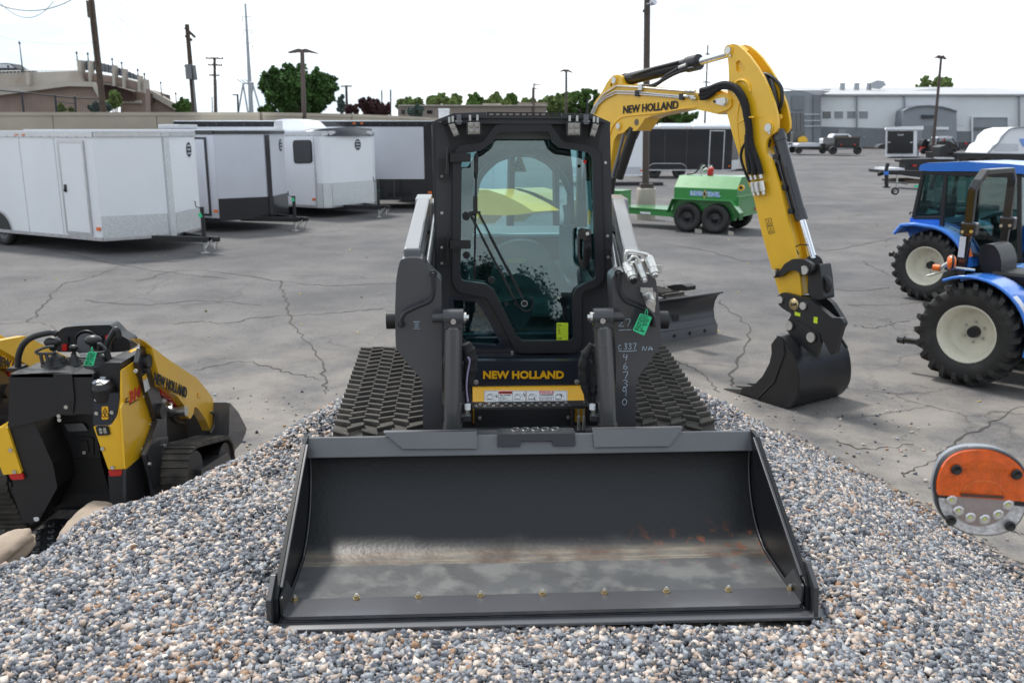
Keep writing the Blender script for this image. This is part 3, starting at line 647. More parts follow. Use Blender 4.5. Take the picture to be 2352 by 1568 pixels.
part(mb, 'joystick_console', 'seat', cab)
mb = MB(); mb.prism(roundp(PY(K7, [(865, 253), (878, 253), (904, 322), (830, 322)], 2.99), .01), VY(-.003)); tri = part(mb, 'warning_decal', 'tagy', cab); tri.data.materials[0] = D['yellow']
mb = MB(); mb.prism(PY(K7, [(866, 274), (882, 300), (850, 300)], 2.984), VY(-.002), 0, [PY(K7, [(866, 280), (877, 297), (856, 297)], 2.984)]); mb.prism(PY(K7, [(842, 306), (858, 306), (856, 309), (844, 309)], 2.984), VY(-.002)); mb.prism(PY(K7, [(870, 304), (888, 308), (886, 316), (872, 310)], 2.984), VY(-.002)); part(mb, 'decal_print', 'ink', tri)
mb = MB(); mb.prism(PY(K7, [(1166, 365), (1190, 362), (1195, 492), (1172, 495)], 2.0), VY(-.002)); part(mb, 'instruction_sheet', 'paper', cab)
mb = MB(); mb.prism(PY(K7, [(665, 210), (690, 210), (690, 230), (665, 230)], 2.99), VY(.002))
# glass
mb = MB(); mb.prism(PY(K7, [(x + (8 if x > 900 else -8), y) for x, y in door_in], 1.835), VY(.006)); 
# ---- roof
mb = MB(); mb.prism(PY(K7, [(492, 92), (576, 60), (722, 55), (722, 73), (1060, 76), (1060, 59), (1192, 61), (1279, 100), (1279, 110), (1190, 84), (580, 80), (492, 104)], 1.76), VY(.03)); mb.prism(PY(K7, [(520, 92), (580, 70), (1190, 72), (1255, 100), (1250, 108), (520, 106)], 1.79), VY(1.25))
roof = part(mb, 'cab_roof', 'charcoal', T, .004)
hs = []
for k in range(11):
    x_ = 737 + k*29.2; hs.append([(x_, 61), (x_+18, 61), (x_+16, 69), (x_-2, 69)])
mb = MB(); mb.prism(PY(K7, [(724, 54), (1058, 57), (1058, 77), (724, 75)], 1.765), VY(.004), 0, [PY(K7, h, 1.765) for h in hs]); part(mb, 'roof_visor', 'black', roof)
# ---- door
mb = MB(); mb.prism(roundp(PY(K7, door_out, 1.80), .012, 2), VY(.05), 0, [roundp(PY(K7, door_in, 1.80), .012, 2)])
door = part(mb, 'door', 'charcoal2', T, .009)
mb = MB(); mb.prism(PY(K7, [(868 + (x-868)*1.018, 620 + (y-620)*1.012) for x, y in door_out], 1.845), VY(.012), 0, [PY(K7, [(868 + (x-868)*.96, 620 + (y-620)*.97) for x, y in door_out], 1.845)]); part(mb, 'door_seal', 'black', door)
mb = MB(); gp = [(868 + (x-868)*1.02, 620 + (y-620)*1.015) for x, y in door_in]; gz_ = [F.y(K7(*q), 1.85) for q in gp]; zlo_, zhi_ = min(p.z for p in gz_), max(p.z for p in gz_); mb.prism([Vector((p.x*1.01, 1.825 + .15*(p.z - zlo_)/(zhi_ - zlo_), p.z)) for p in gz_], VY(.005)); part(mb, 'door_glass', 'glass', door)
mb = MB(); mb.prism(PY(K7, [(600, 800), (720, 812), (752, 838), (785, 905), (900, 880), (932, 900), (930, 960), (905, 1000), (870, 1030), (848, 1030), (780, 900), (745, 850), (700, 826), (606, 812)], 1.9), VY(.01)); mb.prism(PY(K7, [(606, 690), (680, 690), (660, 740), (620, 745), (606, 800)], 1.9), VY(.01)); part(mb, 'wiper_motor_cover', 'navy', door)
mb = MB(); mb.prism(roundp(PY(K7, [(555, 878), (690, 884), (735, 950), (818, 1108), (800, 1118), (600, 1112), (556, 1000)], 1.85), .01), VY(.008), 0, [PY(K7, low_in, 1.85)]); fr_ = part(mb, 'side_window_frame', 'navy', T)
mb = MB(); mb.prism(PY(K7, [(568, 890), (684, 900), (716, 948), (790, 1090), (772, 1103), (635, 1096), (582, 1042)], 1.866), VY(.005)); part(mb, 'window_pane', 'glass', fr_)
for X_ in (xl + .012, xr - .018):
    mb = MB(); mb.prism([(X_, y, z) for y, z in [(1.97, .94), (1.97, 1.79), (2.91, 1.79), (2.91, .99)]], (.005, 0, 0)); part(mb, 'side_glass', 'glassd', cab)
# hinges
for y0, y1, ay0, ay1, py0, py1 in ((262, 356, 240, 278, 220, 332), (618, 745, 630, 667, 618, 712)):
    mb = MB(); mb.prism(PY(K7, [(511, y0), (545, y0), (558, y0+20), (558, y1), (511, y1)], 1.835), VY(.022)); 
    p, q_ = PY(K7, [(551, py0), (549, py1)], 1.80); mb.cyl(p, q_, .010, n=10); mb.cyl(p + Vector((0, 0, .008)), p, .004, .006, n=8)
    h_ = part(mb, 'hinge', 'blackmetal', door, .003)
    mb = MB(); mb.prism(roundp(PY(K7, [(560, ay0), (653, ay0), (653, ay1), (560, ay1)], 1.772), .006), VY(.03)); mb.cyl(F.y(K7(596, (ay0+ay1)/2), 1.772), F.y(K7(596, (ay0+ay1)/2), 1.765), .006, n=8); part(mb, 'hinge_arm', 'black', door, .004)
    for bx_ in (y0 + 80 if y0 < 300 else y0 + 42, y1 - 14):
        p = F.y(K7(523, bx_), 1.835); mb = MB(); mb.cyl(p, p + VY(-.008), .008, .007, n=10); part(mb, 'bolt', 'zinc', door)
for x_, y_ in ((524, 506), (1256, 281), (1266, 609), (1268, 704), (650, 1129), (838, 1129), (1152, 1127)):
    p = F.y(K7(x_, y_), 1.86); mb = MB(); mb.cyl(p, p + VY(-.006), .0095, .008, n=12); mb.cyl(p + VY(-.006), p + VY(-.009), .005, n=6, sm=False); part(mb, 'bolt', 'zinc', cab)
for x_, y_ in ((632, 518), (634, 695), (745, 806)):
    p = F.y(K7(x_, y_), 1.828); mb = MB(); mb.cyl(p, p + VY(-.014), .021, .018, n=20); mb.sph(p + VY(-.014), (.007, .004, .007)); part(mb, 'glass_knob', 'black', door)
# handle
mb = MB(); mb.prism(roundp(PY(K7, [(1134, 578), (1150, 573), (1192, 580), (1193, 690), (1180, 745), (1158, 752), (1140, 738), (1132, 700)], 1.765), .01), VY(.06), 0, [roundp(PY(K7, [(1142, 622), (1156, 622), (1160, 640), (1158, 725), (1146, 715), (1141, 690)], 1.765), .004)]); hd = part(mb, 'door_handle', 'blackgloss', door, .006)
p = F.y(K7(1175, 599), 1.765); mb = MB(); mb.cyl(p, p + VY(-.006), .010, n=14); part(mb, 'lock', 'chrome', door)
# wiper
mb = MB(); mb.tube(PY(K7, [(680, 237), (676, 400), (673, 600), (669, 806)], 1.812), .008, 6, flat=.7); mb.tube(PY(K7, [(678, 240), (677, 330)], 1.805), .012, 6); mb.bx(*(lambda a, b: (a.x, b.x, 1.80, 1.812, b.z, a.z))(*PY(K7, [(664, 430), (684, 505)], 1.8)))
mb.beam(*PY(K7, [(650, 505), (845, 886)], 1.795), .012, .010); mb.beam(*PY(K7, [(690, 505), (886, 890)], 1.795), .012, .010)
for k in (0, 1): mb.beam(*PY(K7, [(775 + 40*k, 745), (848 + 38*k, 890)], 1.790), .018, .012)
mb.beam(*PY(K7, [(645, 505), (697, 503)], 1.79), .014, .012)
wp = part(mb, 'wiper', 'black', door)
p = F.y(K7(893, 911), 1.80); mb = MB(); mb.cyl(p + VY(.02), p + VY(-.004), .014, n=14); 
for x_ in (812, 853): q_ = F.y(K7(x_, 912), 1.82); mb.cyl(q_, q_ + VY(-.01), .010, n=12)
mb.tube(catmull(PY(K7, [(924, 882), (932, 905), (925, 935), (900, 946), (872, 930), (852, 900)], 1.80), 5), .005, 6); part(mb, 'wiper_pivot', 'black', wp)
mb = MB(); mb.lathe(p + VY(-.002), (0, -1, 0), [(.0155, 0), (.0175, 0), (.0175, .002), (.0155, .002), (.0155, 0)], 22); part(mb, 'pivot_ring', 'paper', wp)
# stickers
mb = MB(); mb.prism(roundp(PY(K7, [(1037, 997), (1089, 997), (1089, 1075), (1037, 1075)], 1.820), .004), VY(-.001)); st = part(mb, 'price_sticker', 'tagy', door)
# red dot
p = F.y(K7(1164, 277), 1.822); mb = MB(); mb.cyl(p, p + VY(-.001), .010, n=12); part(mb, 'red_dot_sticker', 'red', door)
# handwriting
GL = {'0': [[(.5, 1), (.15, .7), (.1, .3), (.45, 0), (.85, .3), (.85, .75), (.5, 1)]], '1': [[(.4, .8), (.55, 1), (.5, 0)]],
 '2': [[(.1, .8), (.4, 1), (.75, .8), (.5, .4), (.05, .05), (.9, .05)]], '3': [[(.1, .95), (.6, 1), (.8, .8), (.35, .55), (.85, .35), (.55, .02), (.1, .08)]],
 '4': [[(.3, 1), (.1, .5), (.85, .55)], [(.8, .95), (.6, 0)]], '5': [[(.85, 1), (.2, .95), (.15, .55), (.7, .5), (.75, .1), (.1, .02)]],
 '6': [[(.65, 1), (.2, .6), (.15, .15), (.55, 0), (.8, .25), (.5, .5), (.2, .3)]], '7': [[(.05, .95), (.9, 1), (.45, 0)]],
 '8': [[(.75, .85), (.4, 1), (.25, .75), (.75, .3), (.5, 0), (.15, .25), (.75, .85)]], '9': [[(.8, .8), (.4, 1), (.15, .75), (.4, .5), (.8, .75), (.7, 0)]],
 'C': [[(.85, .9), (.3, .95), (.1, .4), (.4, .02), (.9, .1)]], 'c': [[(.7, .7), (.3, .75), (.1, .4), (.35, .1), (.8, .15)]], 'N': [[(.05, 0), (.2, 1), (.65, .05), (.95, 1)]], 'A': [[(.05, 0), (.5, 1), (.85, 0)], [(.15, .4), (.95, .45)]],
 'U': [[(.1, 1), (.15, .1), (.6, .05), (.75, 1)]], 'T': [[(.0, 1), (1, .95)], [(.5, 1), (.45, 0)]], 'H': [[(.1, 1), (.1, 0)], [(.8, 1), (.75, 0)], [(.1, .5), (.8, .55)]],
 'E': [[(.8, 1), (.1, .95), (.1, .05), (.85, 0)], [(.1, .5), (.7, .5)]], 'S': [[(.8, .95), (.2, .9), (.3, .55), (.75, .4), (.6, 0), (.1, .08)]], '#': [[(.3, 0), (.4, 1)], [(.6, 0), (.7, 1)], [(.1, .35), (.9, .35)], [(.1, .65), (.9, .65)]],
 'W': [[(0, 1), (.25, 0), (.5, .7), (.7, 0), (1, 1)]], 'O': [[(.5, 1), (.1, .6), (.3, 0), (.8, .2), (.8, .8), (.5, 1)]], 'L': [[(.1, 1), (.1, 0), (.8, .05)]], 'D': [[(.1, 1), (.1, 0), (.7, .15), (.8, .7), (.1, 1)]],
 '$': [[(.8, .9), (.2, .85), (.3, .55), (.75, .4), (.6, .1), (.1, .15)], [(.5, 1.1), (.4, -.1)]], 'M': [[(0, 0), (.15, 1), (.5, .3), (.85, 1), (1, 0)]], 'R': [[(.1, 0), (.1, 1), (.7, .8), (.1, .5), (.8, 0)]], 'P': [[(.1, 0), (.1, 1), (.7, .8), (.1, .5)]], ',': [[(.4, .1), (.25, -.2)]], ' ': []}
def hand(mb, s_, org, xv, yv, w, h, r=.0012):
    """handwritten strokes: each glyph in a cell of w x h"""
    xv, yv = Vector(xv).normalized(), Vector(yv).normalized(); org = Vector(org)
    for i, ch in enumerate(s_):
        for stq in GL.get(ch, []):
            P = catmull([org + xv*(w*(i*1.15 + x)) + yv*(h*y) for x, y in stq], 3); mb.tube(P, r, 5)
mb = MB(); a_, b_, c_ = PY(K7, [(1040, 1008), (1089, 1008), (1037, 1000)], 1.8175)
for i, s_ in enumerate(['UT9423', ' 25', ' NEW', ' C337', '', 'NH467390']): hand(mb, s_, F.y(K7(1041, 1010 + i*12), 1.8175), (1, 0, 0), (0, 0, 1), .0028 if len(s_) > 7 else .0034, .0055, .0006)
for k in range(5): p, q_ = PY(K7, [(1040, 1012.5 + 12*k), (1086, 1012.5 + 12*k)], 1.8178); mb.tube([p, q_], .0003, 4)
part(mb, 'sticker_writing', 'ink', door)
# ---- work lights
def worklight(quad, yy, cells):
    p = PY(K7, quad, yy); c = sum(p, Vector())/4; mb = MB(); mb.prism(roundp(p, .012), VY(.05)); mb.prism(roundp([q_.lerp(c, .28) for q_ in p], .01), VY(.075)); wl = part(mb, 'work_light', 'black', T, .004)
    mb = MB(); ins = [q_.lerp(c, .2) + VY(-.003) for q_ in p]; mb.prism(roundp(ins, .004), VY(.004))
    nx_, ny_ = cells
    for i in range(nx_):
        for j in range(ny_):
            a, b = (i+.5)/nx_, (j+.5)/ny_; q_ = ins[0]*(1-a)*(1-b) + ins[1]*a*(1-b) + ins[2]*a*b + ins[3]*(1-a)*b
            r_ = (ins[1]-ins[0]).length/nx_*.45; r_ = min(r_, (ins[3]-ins[0]).length/ny_*.45); mb.lathe(q_ + VY(-.001), (0, -1, 0), [(r_, 0), (r_*.95, .004), (r_*.5, .001), (.001, .0035)], 12)
    part(mb, 'lens', 'lens', wl); mb = MB()
    t_ = p[0].lerp(p[1], .25), p[0].lerp(p[1], .75)
    for q_ in t_: mb.beam(q_ + VY(.03), q_ + VY(.03) + Vector((0, 0, .03)), .006, .012)
    part(mb, 'bracket', 'zinc', wl)
worklight([(633, 94), (700, 92), (701, 158), (634, 160)], 1.70, (2, 2)); worklight([(1082, 96), (1149, 96), (1148, 163), (1081, 163)], 1.70, (2, 2))
worklight([(548, 104), (580, 97), (606, 160), (578, 172)], 1.715, (1, 2)); worklight([(1200, 98), (1233, 104), (1210, 172), (1182, 163)], 1.715, (1, 2))
for x_ in (600, 1170): mb = MB(); mb.cyl(*PY(K7, [(x_, 92), (x_, 100)], 1.72), .02, n=12); mb.bx(*(lambda p: (p.x-.012, p.x+.012, 1.71, 1.8, p.z-.02, p.z+.03))(F.y(K7(x_, 92), 1.72))); part(mb, 'light_mount', 'grey', roof)
# ---- front panel, yellow valve cover, step
mb = MB(); mb.prism(PY(K7, [(640, 1168), (1188, 1168), (1188, 1290), (650, 1290)], 1.57), VY(.05)); mb.prism(PY(K7, [(600, 1150), (1240, 1150), (1240, 1172), (600, 1172)], 1.76), VY(.08)); fp = part(mb, 'front_panel', 'navy', T, .006)
a_, b_, c_ = PY(K7, [(708, 1248), (1070, 1248), (708, 1212)], 1.567)
textquad('NEW HOLLAND', a_, b_, c_, 'lettering', 'yellowdeep', fp, .004, bold=.045)
for q_ in ((363, 418), (1310, 415)):
    p = F.y(E6(*q_), 1.57); mb = MB(); mb.cyl(p, p + VY(-.005), .0145, n=18); mb.cyl(p + VY(-.005), p + VY(-.013), .0095, n=6, sm=False); part(mb, 'bolt', 'zinc', fp)
a_, b_ = PY(E6, [(330, 474), (1368, 474)], 1.54); c_, d_ = PY(E6, [(322, 640), (1375, 640)], 1.43)
mb = MB(); mb.prism([Vector((a_.x, y, z)) for y, z in [(1.70, a_.z), (1.55, a_.z), (1.535, a_.z-.012), (1.43, c_.z-.02), (1.43, c_.z-.1), (1.70, c_.z-.1)]], (b_.x - a_.x, 0, 0)); yp = part(mb, 'valve_cover', 'yellowdeep', T, .004)
# decal on the sloping yellow face
nrm = Vector((0, -(a_.z - .012 - c_.z + .02), -(1.645 - 1.52)*-1)).normalized()
s0, s1 = Vector((0, 1.535, a_.z - .012)), Vector((0, 1.43, c_.z - .02)); sv = (s0 - s1); nv = Vector((0, -sv.z, sv.y)).normalized()
def onS(q_, lift=.002):
    c, d = F._r(E6(*q_)); base = s1 + nv*lift; t = (base - c).dot(nv)/d.dot(nv); return c + d*t
def sl(mb, x0, y0, x1, y1, lift, mi=0, rnd=.0): 
    P = [onS(q_, lift) for q_ in ((x0, y0), (x1, y0), (x1, y1), (x0, y1))]; P = roundp(P, rnd) if rnd else P; mb.prism(P, nv*-.001, mi)
mb = MB(); sl(mb, 440, 497, 831, 622, .003, 0, .004); sl(mb, 834, 497, 1222, 620, .003, 0, .004); dec = part(mb, 'warning_decal', 'paper', T)
mb = MB()
for x0, x1 in ((446, 574), (706, 827), (838, 958), (1092, 1216)):
    for a, b in (((x0, 503), (x1, 503)), ((x0, 614), (x1, 614)), ((x0, 503), (x0, 614)), ((x1, 503), (x1, 614))): mb.tube([onS(a, .0035), onS(b, .0035)], .0006, 4)
def pict(ox, flip, fall):
    P = lambda pts: [onS((ox + (x if not flip else 110 - x), 500 + y), .0036) for x, y in pts]
    mb.tube(P([(5, 85), (100, 85)]), .0006, 4); mb.tube(catmull(P([(12, 70), (15, 50), (35, 40), (60, 45), (70, 62), (62, 74), (20, 76), (12, 70)]), 3), .0008, 4)
    mb.tube(catmull(P([(15, 42), (40, 28), (70, 34), (92, 60)]), 3), .0008, 4); mb.tube(P([(30, 40), (32, 28), (48, 28), (52, 42)]), .0007, 4)
    for k in range(3): c = P([(22 + 16*k, 78)])[0]; mb.lathe(c, nv, [(.003, 0), (.0038, .0005)], 8)
    fx, fy = fall; mb.tube(P([(fx, fy), (fx+6, fy+12), (fx+2, fy+24)]), .0016, 5); mb.tube(P([(fx-8, fy+2), (fx+6, fy+10), (fx+12, fy-2)]), .001, 5); mb.tube(P([(fx+6, fy+12), (fx+14, fy+20)]), .001, 5); mb.sph(P([(fx-1, fy-5)])[0], .0022, 6, 4)
pict(452, False, (100, 42)); pict(712, False, (100, 30)); pict(843, False, (68, 68)); pict(1098, False, (62, 34))
part(mb, 'pictogram', 'ink', dec)
mb = MB(); sl(mb, 576, 502, 704, 528, .0036); sl(mb, 962, 500, 1088, 527, .0036); bn = part(mb, 'red_banner', 'decor', dec)
def stext(s_, x0, y1, x1, y0, m, name='label_text', bold=.02): textquad(s_, onS((x0, y1), .0045), onS((x1, y1), .0045), onS((x0, y0), .0045), name, m, dec, .0006, bold=bold)
stext('WARNING', 600, 524, 698, 507, 'ink'); stext('DANGER', 992, 523, 1084, 505, 'paper')
mb = MB(); mb.prism([onS(q_, .0045) for q_ in ((580, 524), (598, 524), (589, 507))], nv*-.0006); mb.prism([onS(q_, .0045) for q_ in ((968, 523), (988, 523), (978, 505))], nv*-.0006, 1); part(mb, 'alert_triangle', ['ink', 'paper'], dec)
stext('FALL HAZARD', 588, 546, 692, 534, 'ink', bold=.01); stext('CRUSH HAZARD', 966, 543, 1084, 531, 'ink', bold=.01)
for x0, L_ in ((582, ['NO Riders.', 'Not a manlift or', 'work platform.', 'Failure to comply could', 'result in death or', 'serious injury.']), (966, ['Keep out of this area when', 'lift arm is raised unless', 'lift arm is supported.', 'Failure to comply could', 'result in death or', 'serious injury.'])):
    for i, s_ in enumerate(L_): y_ = 560 + i*10.5 - (3 if x0 > 900 else 0); stext(s_, x0, y_, x0 + min(118, 5.0*len(s_)), y_ - 7, 'inkgrey', 'fine_print', bold=0)
# step
a_, b_ = PY(E6, [(345, 668), (1253, 662)], 1.33); c_ = F.y(E6(345, 850), 1.33)
mb = MB(); mb.bx(a_.x, b_.x, 1.33, 1.36, c_.z, a_.z - .001); mb.bx(a_.x - .01, b_.x + .10, 1.33, 1.415, a_.z - .001, a_.z + .006); step = part(mb, 'step', 'black', T, .003)
mb = MB()
for r_ in range(2):
    for k in range(13):
        p = Vector((a_.x + .012 + (b_.x + .08 - a_.x)*(k + .5*(r_ % 2))/13, 1.352 + r_*.036, a_.z + .006)); mb.lathe(p, (0, 0, 1), [(.010, 0), (.008, .005), (.004, .006), (.002, .003)], 10)
part(mb, 'grip_stud', 'zinc', step, kind='stuff') if False else part(mb, 'grip_tread', 'grey', step)
for q_ in ((399, 756), (1229, 750)):
    p = F.y(E6(*q_), 1.33); mb = MB(); mb.cyl(p, p + VY(-.006), .010, n=14); mb.cyl(p + VY(-.006), p + VY(-.012), .006, n=8); part(mb, 'bolt', 'zinc', step)
mb = MB(); mb.bx(-.5, .5, 1.45, 1.7, .12, c_.z + .10); mb.cyl((-.5, 1.3, .30), (.5, 1.3, .30), .05, n=20); part(mb, 'cross_tube', 'charcoal', T, .01)
# couplers by the step
mb = MB()
for x_ in (1328, 1376):
    P = PY(E6, [(x_ - 4, 668), (x_, 700), (x_, 740)], 1.26); mb.tube(catmull(P, 4), .005, 8); p, q_ = PY(E6, [(x_, 738), (x_, 800)], 1.26); mb.cyl(p, q_, .0095, n=6, sm=False); p, q_ = PY(E6, [(x_, 800), (x_, 868)], 1.26); mb.cyl(p, q_, .0085, .010, n=10)
part(mb, 'hydraulic_fitting', 'zinc', T)
mb = MB(); P = PY(E6, [(1275, 670), (1270, 760), (1268, 870)], 1.28); mb.tube(P, .011, 10); mb.bx(*(lambda a, b: (a.x, b.x, 1.24, 1.32, b.z, a.z))(*PY(E6, [(1255, 636), (1385, 660)], 1.25))); part(mb, 'hose_bracket', 'black', T)
# ---- loader arms
GR = Vector((0, .17, 0))
armL = [(340, 712), (400, 706), (440, 712), (452, 740), (488, 780), (520, 805), (524, 1130), (526, 1560), (440, 1560), (437, 1280), (425, 1242), (345, 1150), (317, 1110), (313, 960), (319, 800), (330, 740)]
armR = [(1285, 792), (1312, 772), (1350, 768), (1460, 780), (1482, 800), (1492, 870), (1502, 960), (1505, 1085), (1498, 1110), (1402, 1242), (1393, 1290), (1393, 1560), (1305, 1560), (1303, 1130), (1287, 860)]
for nm, P, s_ in (('l', armL, -1), ('r', armR, 1)):
    mb = MB(); mb.prism(roundp(PY(K7, P, 1.16), .03, 3), VY(.16)); arm = part(mb, 'loader_arm', 'armgrey', T, .008)
    if s_ < 0: hr = [(484, 785), (486, 860), (470, 900), (415, 925), (362, 952), (343, 980), (340, 1012)]; p0, p1 = F.y(K7(392, 722), 1.25), F.y(K7(442, 478), 3.1)
    else: hr = [(1320, 782), (1320, 850), (1345, 898), (1400, 922), (1452, 946), (1472, 975), (1474, 1008)]; p0, p1 = F.y(K7(1375, 745), 1.25), F.y(K7(1313, 478), 3.1)
    mb = MB(); mb.tube(catmull(PY(K7, hr, 1.115), 5), .0105, 10)
    for q_ in (hr[0], hr[-1]): p = F.y(K7(*q_), 1.115); mb.cyl(p, p + VY(.05), .0105, n=10); mb.cyl(p + VY(.035), p + VY(.048), .018, n=12)
    part(mb, 'grab_rail', 'charcoal2', arm)
    mb = MB(); up = (0, 0, 1); mb.beam(p0, p1, .085, .13, up=up); mb.prism([p1 + Vector((x, y, z)) for x, y, z in [(-.05, -.25, -.14), (-.05, .3, -.22), (-.05, .38, -.02), (-.05, .2, .07), (-.05, -.1, .06)]], (.10, 0, 0)); mb.beam(p0 + Vector((0, .05, -.16)), p1 + Vector((0, .1, -.20)), .06, .08)
    part(mb, 'upper_arm', 'grey', arm, .012)
    mb = MB(); q0 = p0 + Vector((-s_*.07, .05, -.02)); q1 = p1 + Vector((-s_*.07, 0, -.06)); mb.cyl(q0, q1, .012, n=8); mb.cyl(q0 + Vector((0, 0, -.05)), q1 + Vector((0, 0, -.06)), .010, n=8); part(mb, 'hydraulic_pipe', 'alu', arm)
    px_ = 303 if s_ < 0 else 1508; p = F.y(K7(px_, 985), 1.25); mb = MB(); mb.cyl(p - Vector((.03, 0, 0)), p + Vector((.03, 0, 0)), .045, n=20); part(mb, 'pivot_pin', 'black', arm, .004)
    # tilt cylinder
    (tx, ty), (bx_, by_) = ((575, 975), (571, 1478)) if s_ < 0 else ((1244, 972), (1268, 1476))
    a_, b_ = F.y(K7(tx, ty + 40), 1.10), F.y(K7(bx_, by_), 1.04); mb = MB(); mb.cyl(a_, b_, .0445, n=32); mb.cyl(b_ + (a_-b_).normalized()*.035, b_, .049, n=32)
    mb.cyl(a_ + (a_-b_).normalized()*-.01, a_ + (a_-b_).normalized()*.02, .0475, .03, n=32)
    cyl_ = part(mb, 'tilt_cylinder', 'cylpaint', T)
    mb = MB(); d = (b_ - a_).normalized(); mb.cyl(b_, b_ + d*.12, .016, n=16); part(mb, 'rod', 'chrome', cyl_)
    h0 = F.y(K7(tx, ty), 1.10); mb = MB(); mb.cyl(h0 + Vector((-.048, 0, 0)), h0 + Vector((.048, 0, 0)), .044, n=24); mb.bx(h0.x-.045, h0.x+.045, h0.y-.04, h0.y+.04, h0.z-.05, h0.z-.002); mb.cyl(h0 + Vector((-s_*.0, 0, 0)), h0 + Vector((s_*.10, 0, 0)), .024, n=16); part(mb, 'clevis', 'charcoal', cyl_, .006)
    mb = MB(); e_ = h0 + Vector((-s_*.05, 0, 0)); mb.cyl(e_, e_ + Vector((-s_*.012, 0, 0)), .026, n=16); mb.cyl(e_ + Vector((-s_*.012, 0, 0)), e_ + Vector((-s_*.024, 0, 0)), .014, n=6, sm=False); p = F.y(K7(tx, ty + 17), 1.05); mb.cyl(p, p + VY(-.008), .013, n=12); part(mb, 'pin_bolt', 'zinc', cyl_)
    # elbow at the foot
    p = F.y(K7(bx_ - s_*0 + (65 if s_ < 0 else -62), 1418), 1.06); mb = MB(); mb.bx(p.x-.02, p.x+.02, p.y-.018, p.y+.018, p.z-.02, p.z+.012); mb.cyl(p, p + Vector((s_*.05, 0, 0)), .014, n=12); part(mb, 'elbow', 'charcoal', cyl_, .004)
    p2 = F.y(K7(bx_ + (68 if s_ < 0 else -70), 1385), 1.06); mb = MB(); mb.cyl(p, F.y(K7(bx_ + (68 if s_ < 0 else -70), 1368), 1.06), .012, n=12); part(mb, 'hose_end', 'zinc', cyl_)
    mb = MB(); mb.cyl(p2, F.y(K7(bx_ + (68 if s_ < 0 else -70), 1362), 1.06), .0155, n=14); part(mb, 'white_band', 'white', cyl_)
# hose sleeves
random.seed(3)
def sleeve(P, r, ph):
    path = catmull(PY(K7, P, 1.12), 8); mb = MB(); mb.tube(path, r, 14, rf=lambda t: (.45 + .55*math.sin(PI*min(1, t*1.15 + .06))**.5)*(1 + .07*math.sin(t*38 + ph) + .05*math.sin(t*71)), flat=.8); return mb
o = part(sleeve([(628, 1092), (645, 1130), (652, 1190), (640, 1270), (638, 1358)], .044, 0), 'hose_sleeve', 'fabric', T)
mb = MB(); mb.tube(catmull(PY(K7, [(640, 1150), (648, 1170), (638, 1230), (634, 1290), (640, 1350)], 1.075), 6), .010, 6, flat=.5); part(mb, 'stripe', 'lav', o)
part(sleeve([(1198, 1095), (1168, 1140), (1155, 1200), (1162, 1270), (1180, 1330), (1192, 1360)], .030, 1), 'hose_sleeve', 'fabric', T)
part(sleeve([(1200, 1100), (1220, 1150), (1216, 1230), (1204, 1300), (1200, 1362)], .034, 4), 'hose_sleeve', 'fabric', T)
# ---- quick couplers on the right arm
yq = 1.08; mb = MB()
mb.tube(catmull(PY(K7, [(1346, 745), (1345, 705), (1350, 682), (1372, 680), (1430, 690), (1450, 700), (1452, 722)], yq), 5), .010, 8)
mb.tube(catmull(PY(K7, [(1362, 720), (1378, 702), (1398, 706), (1404, 730)], yq - .02), 5), .007, 8)
for a, b, r_ in (((1355, 742), (1382, 806), .024), ((1402, 728), (1434, 812), .017), ((1452, 715), (1480, 790), .021)):
    p, q_ = F.y(K7(*a), yq), F.y(K7(*b), yq - .07); mb.cyl(p, p.lerp(q_, .55), r_*1.12, r_*1.12, n=8, sm=False); mb.cyl(p.lerp(q_, .5), p.lerp(q_, .85), r_, n=20); mb.cyl(p.lerp(q_, .8), q_, r_*.72, n=16); mb.sph(p, r_*1.15, 10, 6)
mb.prism(PY(K7, [(1478, 738), (1512, 742), (1508, 780), (1488, 778)], yq + .01), VY(.01)); mb.prism(PY(K7, [(1350, 735), (1470, 712), (1480, 765), (1360, 790)], yq + .02), VY(.05))
part(mb, 'quick_coupler', 'zinc', T, .002)
mb = MB(); mb.cyl(*[F.y(K7(1379, 800), yq - .06), F.y(K7(1384, 812), yq - .08)], .017, n=16); part(mb, 'coupler_cap', 'black', T)
mb = MB(); mb.prism(PY(K7, [(1414, 840), (1470, 843), (1470, 862), (1484, 863), (1482, 885), (1424, 880), (1422, 862), (1414, 860)], 1.12), VY(.03)); mb.prism(PY(K7, [(1420, 862), (1482, 865), (1478, 950), (1462, 952)], 1.14), VY(.015)); 
p, q_ = F.y(K7(1448, 880), 1.12), F.y(K7(1460, 912), 1.02); mb.cyl(p, q_, .024, n=20); mb.cyl(q_, q_ + (q_-p)*.2, .019, n=20); part(mb, 'case_drain_coupler', 'zinc', T, .002)
# arm icon and chalk marks
mb = MB()
for a, b in (((396, 994), (424, 994)), ((403, 1000), (403, 1018)), ((417, 1000), (417, 1018)), ((403, 1000), (417, 1000)), ((394, 1024), (426, 1024)), ((404, 1018), (416, 1018))): mb.tube(PY(K7, [a, b], 1.158), .0009, 4)
for k in range(7): mb.tube(PY(K7, [(397 + 4.3*k, 990), (399 + 4.3*k, 995)], 1.158), .0008, 4)
mb.tube(catmull(PY(K7, [(408, 1006), (413, 1003), (412, 1010), (407, 1012), (412, 1015)], 1.158), 3), .0009, 4); part(mb, 'tie_down_icon', 'chalk', T)
mb = MB()
def ch(s_, x, y, w, h, r=.0018):
    o_, a, b = PY(K7, [(x, y), (x + w, y), (x, y - h)], 1.1575); hand(mb, s_, o_, a - o_, b - o_, (a - o_).length, (b - o_).length, r)
ch('27', 1314, 1014, 26, 32); ch('c', 1312, 1118, 20, 26); ch('337', 1338, 1116, 17, 26); ch('NA', 1420, 1122, 23, 18)
